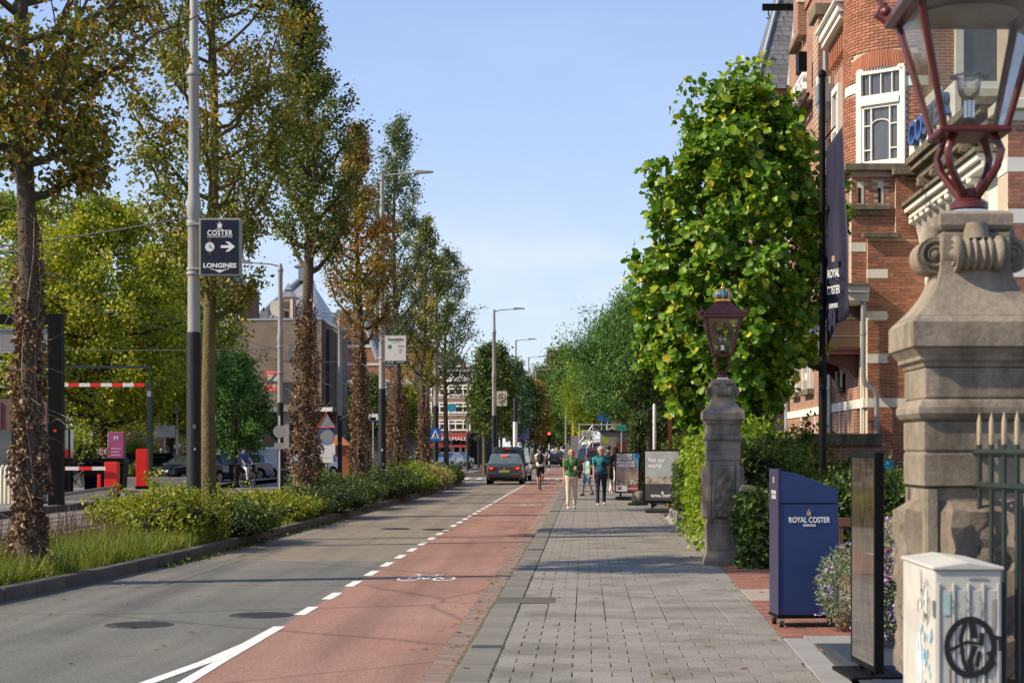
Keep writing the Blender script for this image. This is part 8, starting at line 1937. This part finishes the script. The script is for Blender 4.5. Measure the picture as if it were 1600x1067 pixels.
# hedge wall, posts
make_hedge('tall_hedge', 'tall clipped dark hedge wall behind the advertising boards', (WX(988,70),WX(1075,70),70,71.5,0,3.1), 'lf_deep', 300, .11, 41, rough=.06)
make_hedge('tall_hedge', 'clipped hedge continuing behind the nearer advertising board', (2.6,4.2,47,56,0,1.9), 'lf_hedge', 200, .11, 42, rough=.10)
t = thing('steel_pole', 'plain light steel pole behind the nearer advertising board', 'pole', (WX(1022.5,56), 56, 0)); b = MB(); b.lathe([(.055,0),(.055,3.05),(.03,3.1)], 14); b.build('shaft','steel_light',t,smooth=40); b = MB(); b.lathe([(.07,0),(.07,.04)],14); b.build('foot','steel_light',t)
t = thing('rust_post', 'rust-coloured steel post right of the plain steel pole', 'post', (WX(1047,50), 50, 0)); b = MB(); b.box(-.05,.05,-.04,.04,0,3.05); b.build('post','corten',t,bev=.004); b = MB(); b.box(-.1,.1,-.08,.08,0,.02); b.build('foot','corten',t)
# ---- advertising boards on feet
def board(px0, px1, base_py, top_py, label, bottom_py, rz=0):
    Y_ = ground(px0, base_py)[1]; x0, x1 = WX(px0,Y_), WX(px1,Y_); t = thing('advertising_board', label, 'sign board', ((x0+x1)/2, Y_, 0), rz, 'free-standing boards on the pavement'); w = x1-x0; zt, zb = WZ(top_py,Y_), WZ(bottom_py,Y_)
    b = MB(); b.box(-w/2,w/2,0,.08,zb,zt); b.build('frame', 'black', t, bev=.01)
    b = MB(); b.box(-w/2*.9,w/2*.9,-.16,.26,0,.12); b.build('foot', 'rubber', t, bev=.04, seg=3)
    for sg in (-1,1): b = MB(); b.box(sg*w*.28-.03,sg*w*.28+.03,.02,.07,.1,zb+.02); b.build('spring_post', 'black', t)
    return t, w, zb, zt
def face_mat(nm, stops, scale=2.0, stretch=(1,1,1)):
    m, n, l = nodes(nm); z = noise_node(n, l, scale, 4, .5, stretch=stretch); rp = ramp(n, stops); l.new(z.outputs['Fac'], rp.inputs[0]); finish(m, n, l, rp.outputs[0], .25, spec=.5, coat=.4)
face_mat('pf_sky', [(.3,(.05,.16,.24)),(.6,(.10,.26,.34)),(.8,(.04,.20,.36))]); face_mat('pf_brick', [(.3,(.22,.13,.10)),(.5,(.36,.25,.20)),(.7,(.45,.33,.26))], 4); face_mat('pf_rubble', [(.38,(.06,.05,.045)),(.5,(.30,.24,.19)),(.62,(.50,.42,.35))], 9)
face_mat('pf_grey', [(.3,(.22,.24,.24)),(.6,(.36,.38,.37)),(.8,(.28,.36,.40))], 2); face_mat('pf_sand', [(.35,(.14,.12,.10)),(.5,(.34,.29,.23)),(.65,(.46,.41,.34))], 7); face_mat('pf_dark', [(.3,(.035,.034,.032)),(.7,(.06,.058,.052))], 2)
t, w, zb, zt = board(960, 1000, 781, 706, 'farther advertising board with white slogan about Amsterdam on blue and brick picture', 770, R(-14))
h = zt-zb
for nm, m, a, c in (('sky_picture','pf_sky',.60,.965),('building_picture','pf_brick',.32,.60),('rubble_picture','pf_rubble',.18,.32)): b = MB(); b.box(-w/2+.04,w/2-.04,-.008,-.001,zb+h*a,zb+h*c); b.build(nm, m, t)
b = MB(); b.box(-w/2+.04,0,-.009,-.001,zb+.05,zb+h*.18); b.build('logo_panel','sign_paper',t); b = MB(); b.box(.0,w/2-.04,-.009,-.001,zb+.05,zb+h*.18); b.build('name_panel','awning_red',t)
text('M', .13, 'awning_red', t, (-w*.3,-.012,zb+h*.11), offset=.01); text('MUSEUM', .09, 'letter_white', t, (w*.22,-.012,zb+h*.11), width=w*.36)
for s_, v, sz, wd_ in (("YOU'VE BEEN",.915,.13,.60),('AMSTERDAM.',.835,.13,.60),('NOW UNDERSTAND',.745,.11,.70),('AMSTERDAM.',.665,.14,.74)):
    b = MB(); b.box(-w/2+.06,-w/2+.06+w*(wd_+.04),-.011,-.002,zb+h*(v-.036),zb+h*(v+.036)); b.build('slogan_strip','awning_red',t); text(s_, sz, 'letter_white', t, (-w/2+.06+w*(wd_+.04)/2,-.013,zb+h*v), width=w*wd_, offset=.004)
b = MB(); b.prism([(-w*.46,zb+h*.58),(-w*.40,zb+h*.60),(.02,zb+h*.40),(-.05,zb+h*.37)], 'y', -.012,-.002); b.build('arm_picture','skin',t)
b = MB(); b.tube([(w*.40,-.012,zb+h*.90),(w*.40,-.002,zb+h*.90)], .09, 16); b.build('blue_disc','sign_blue',t)
t, w, zb, zt = board(1005, 1068, 801, 702, 'nearer advertising board with grey photograph and the words visit our, half behind the hedge', 786, R(-10))
h = zt-zb
for nm, m, a, c in (('room_picture','pf_grey',.50,.965),('sand_picture','pf_sand',.36,.50),('dark_panel','pf_dark',.05,.36)): b = MB(); b.box(-w/2+.05,w/2-.05,-.008,-.001,zb+h*a,zb+h*c); b.build(nm, m, t)
text('Visit our', .16, 'letter_white', t, (-w*.17,-.012,zb+h*.80), width=.46, offset=.003); text('world', .16, 'letter_white', t, (-w*.21,-.012,zb+h*.70), width=.36, offset=.003); text('ROYAL COSTER', .09, 'letter_white', t, (-w*.02,-.012,zb+h*.135), width=.62, offset=.003)
crown_mark(t, -w*.02, zb+h*.20, .06, 'letter_white', -.010)
t = thing('boulder', 'pale boulder at the edge of the bed between the two boards', 'boulder', (WX(998,54),54,0)); b = MB(); b.ball((0,0,.22),(.22,.2,.24),14,10); b.ball((.12,.05,.12),(.2,.2,.16),12,8); b.build('rock','sandstone',t,smooth=60); b = MB(); b.ball((-.1,-.05,.04),(.25,.2,.06),10,6); b.build('moss_foot','leaf_core',t,smooth=60)
# ---- yellow crane mast, scaffold and signs far on the right
CY_ = 150.; t = thing('crane_mast', 'yellow lattice crane mast between the far trees', 'crane', (WX(900,CY_), CY_, 0)); zt = WZ(572,CY_)
for sx_ in (-.28,.28):
    for sy in (-.28,.28): b = MB(); b.box(sx_-.09,sx_+.09,sy-.09,sy+.09,2.8,zt); b.build('chord','crane_yellow',t)
z = 2.8; k = 0
while z < zt-.9:
    b = MB(); sgn = 1 if k % 2 else -1; b.tube([(-.28*sgn,-.28,z),(.28*sgn,-.28,z+.9)], .06, 5); b.tube([(-.28,-.28*sgn,z),(-.28,.28*sgn,z+.9)], .06, 5); b.build('brace','crane_yellow',t); z += .9; k += 1
b = MB(); b.box(-.45,.45,-.45,.45,2.0,2.85); b.build('base','concrete',t); b = MB(); b.box(-.9,.9,-.9,.9,0,2.0); b.build('ballast','concrete',t)
t = thing('scaffold', 'light steel scaffold frame right of the far lamp post', 'scaffold', (WX(905,118), 118, 0))
for x in (0,.9,1.8,2.7): 
    for yv in (0,1.0): b = MB(); b.tube([(x,yv,0),(x,yv,3.4)], .03, 6); b.build('standard','scaffold',t)
for z in (1.3,2.3,3.3):
    b = MB(); b.tube([(0,0,z),(2.7,0,z)], .035, 6); b.build('ledger','scaffold',t); b = MB(); b.tube([(0,0,z-1.2),(.9,0,z)], .03, 6); b.build('brace','scaffold',t)
for z in (2.3,3.3): b = MB(); b.box(0,2.7,0,1.0,z,z+.06); b.build('deck','corten',t)
def plate_pole(px, Y_, h, w_, hh, mat, lb, txt=None):
    t = thing('notice_sign', lb, 'sign', (WX(px,Y_), Y_, 0)); b = MB(); b.tube([(0,.05,0),(0,.05,h)], .03, 6); b.build('pole','steel_light',t); b = MB(); b.box(-w_/2,w_/2,0,.03,h-hh,h); b.build('plate',mat,t)
    if txt:
        for i, s_ in enumerate(txt): text(s_, hh*.25, 'black', t, (0,-.004,h-hh*(.25+.28*i)), width=w_*.8)
    return t
plate_pole(917, 100, 2.75, .60, .36, 'sign_paper', 'white notice sign with black text lines above the pavement', ('LET OP','VOETGANGERS','OVERZIJDE'))
plate_pole(945.5, 96, 2.35, .34, .36, 'hiviz', 'yellow-green notice sign right of the white one')
plate_pole(940, 112, 3.9, .5, .45, 'sign_blue', 'blue parking sign high above the pavement')
plate_pole(949, 112, 3.85, .32, .42, 'sign_blue', 'second blue sign next to the parking sign')
plate_pole(971, 92, 2.95, .5, .32, 'green_sign', 'small green sign below the feathery tree')
t = thing('site_hut', 'grey site hut with orange doors behind the green sign', 'hut', (WX(965,104), 104, 0)); b = MB(); b.box(-1.0,1.2,0,2,0,2.7); b.build('body','concrete',t); b = MB(); b.box(-.1,.5,-.03,0,0,2.1); b.build('door','corten',t); b = MB(); b.box(-1.1,1.3,-.1,2.1,2.7,2.8); b.build('roof','pole_dark',t)
# ---- traffic light and striped post
t = thing('traffic_light', 'traffic light showing red beyond the crossing', 'traffic light', (WX(858,150),150,RZ)); b = MB(); b.tube([(0,0,0),(0,0,2.4)], .05, 8); b.build('pole','bar_white',t); b = MB(); b.box(-.16,.16,-.1,.12,2.3,3.3); b.build('housing','black',t); b = MB(); b.ball((0,-.1,3.1), .11, 10, 8); b.build('red_lamp','signal_glow',t)
for z in (.2,.8,1.4): b = MB(); b.tube([(0,0,z),(0,0,z+.3)], .055, 8); b.build('black_band','black',t)
t = thing('info_screen', 'purple information screen between the far tree trunks', 'screen', (WX(816,145),145,RZ)); b = MB(); b.box(-.55,.55,0,.15,2.6,3.5); b.build('screen','purple_screen',t); b = MB(); b.box(-.6,.6,.02,.18,2.5,3.6); b.build('case','pole_dark',t); b = MB(); b.box(-.06,.06,.05,.15,0,2.5); b.build('post','pole_dark',t)
t = thing('striped_post', 'pole plastered with white posters beyond the black van', 'post', (WX(805,118),118,RZ)); b = MB(); b.lathe([(.14,0),(.14,5.0),(.10,5.1)],14); b.build('post','pole_dark',t,smooth=40); b = MB(); b.lathe([(.147,1.0),(.147,3.6)],14,caps=False); b.build('bill_posters','sticker_white',t,smooth=40)
# ---- far houses glimpsed between the trees on the right, and on both street sides
for i, (x0, x1, y0, h, m, lb) in enumerate(((6.5,16,60,12,'brick_front','brick house behind the feathery trees on the right'),(5.5,14,84,13,'brick_brown_y','brown brick house farther along the right side'),(-26,-17,250,13,'brick_brown_y','brown brick house far along the left side of the street'),(4,14,240,14,'brick_dark_y','dark brick house at the far right of the street end'))):
    t = thing('row_house', lb, 'house', ((x0+x1)/2, y0, -.06)); w = (x1-x0)/2; b = MB(); b.box(-w,w,0,18,0,h); b.build('wall', m, t); b = MB(); b.prism([(-w-.2,h),(w+.2,h),(w-1.6,h+2.4),(-w+1.6,h+2.4)], 'y', -.2, 18); b.build('roof','slate',t)
    for zz in (1.2,4.6,8.0):
        for x in np.arange(-w+1.2,w-.6,2.2):
            q = MB(); q.box(x-.5,x+.5,-.04,0,zz,zz+1.9); wo = q.build('window','window_dark',t)
            for e in (-.52,.46,-.03): b = MB(); b.box(x+e,x+e+.06,-.08,-.04,zz,zz+1.9); b.build('window_frame','white_paint',wo)
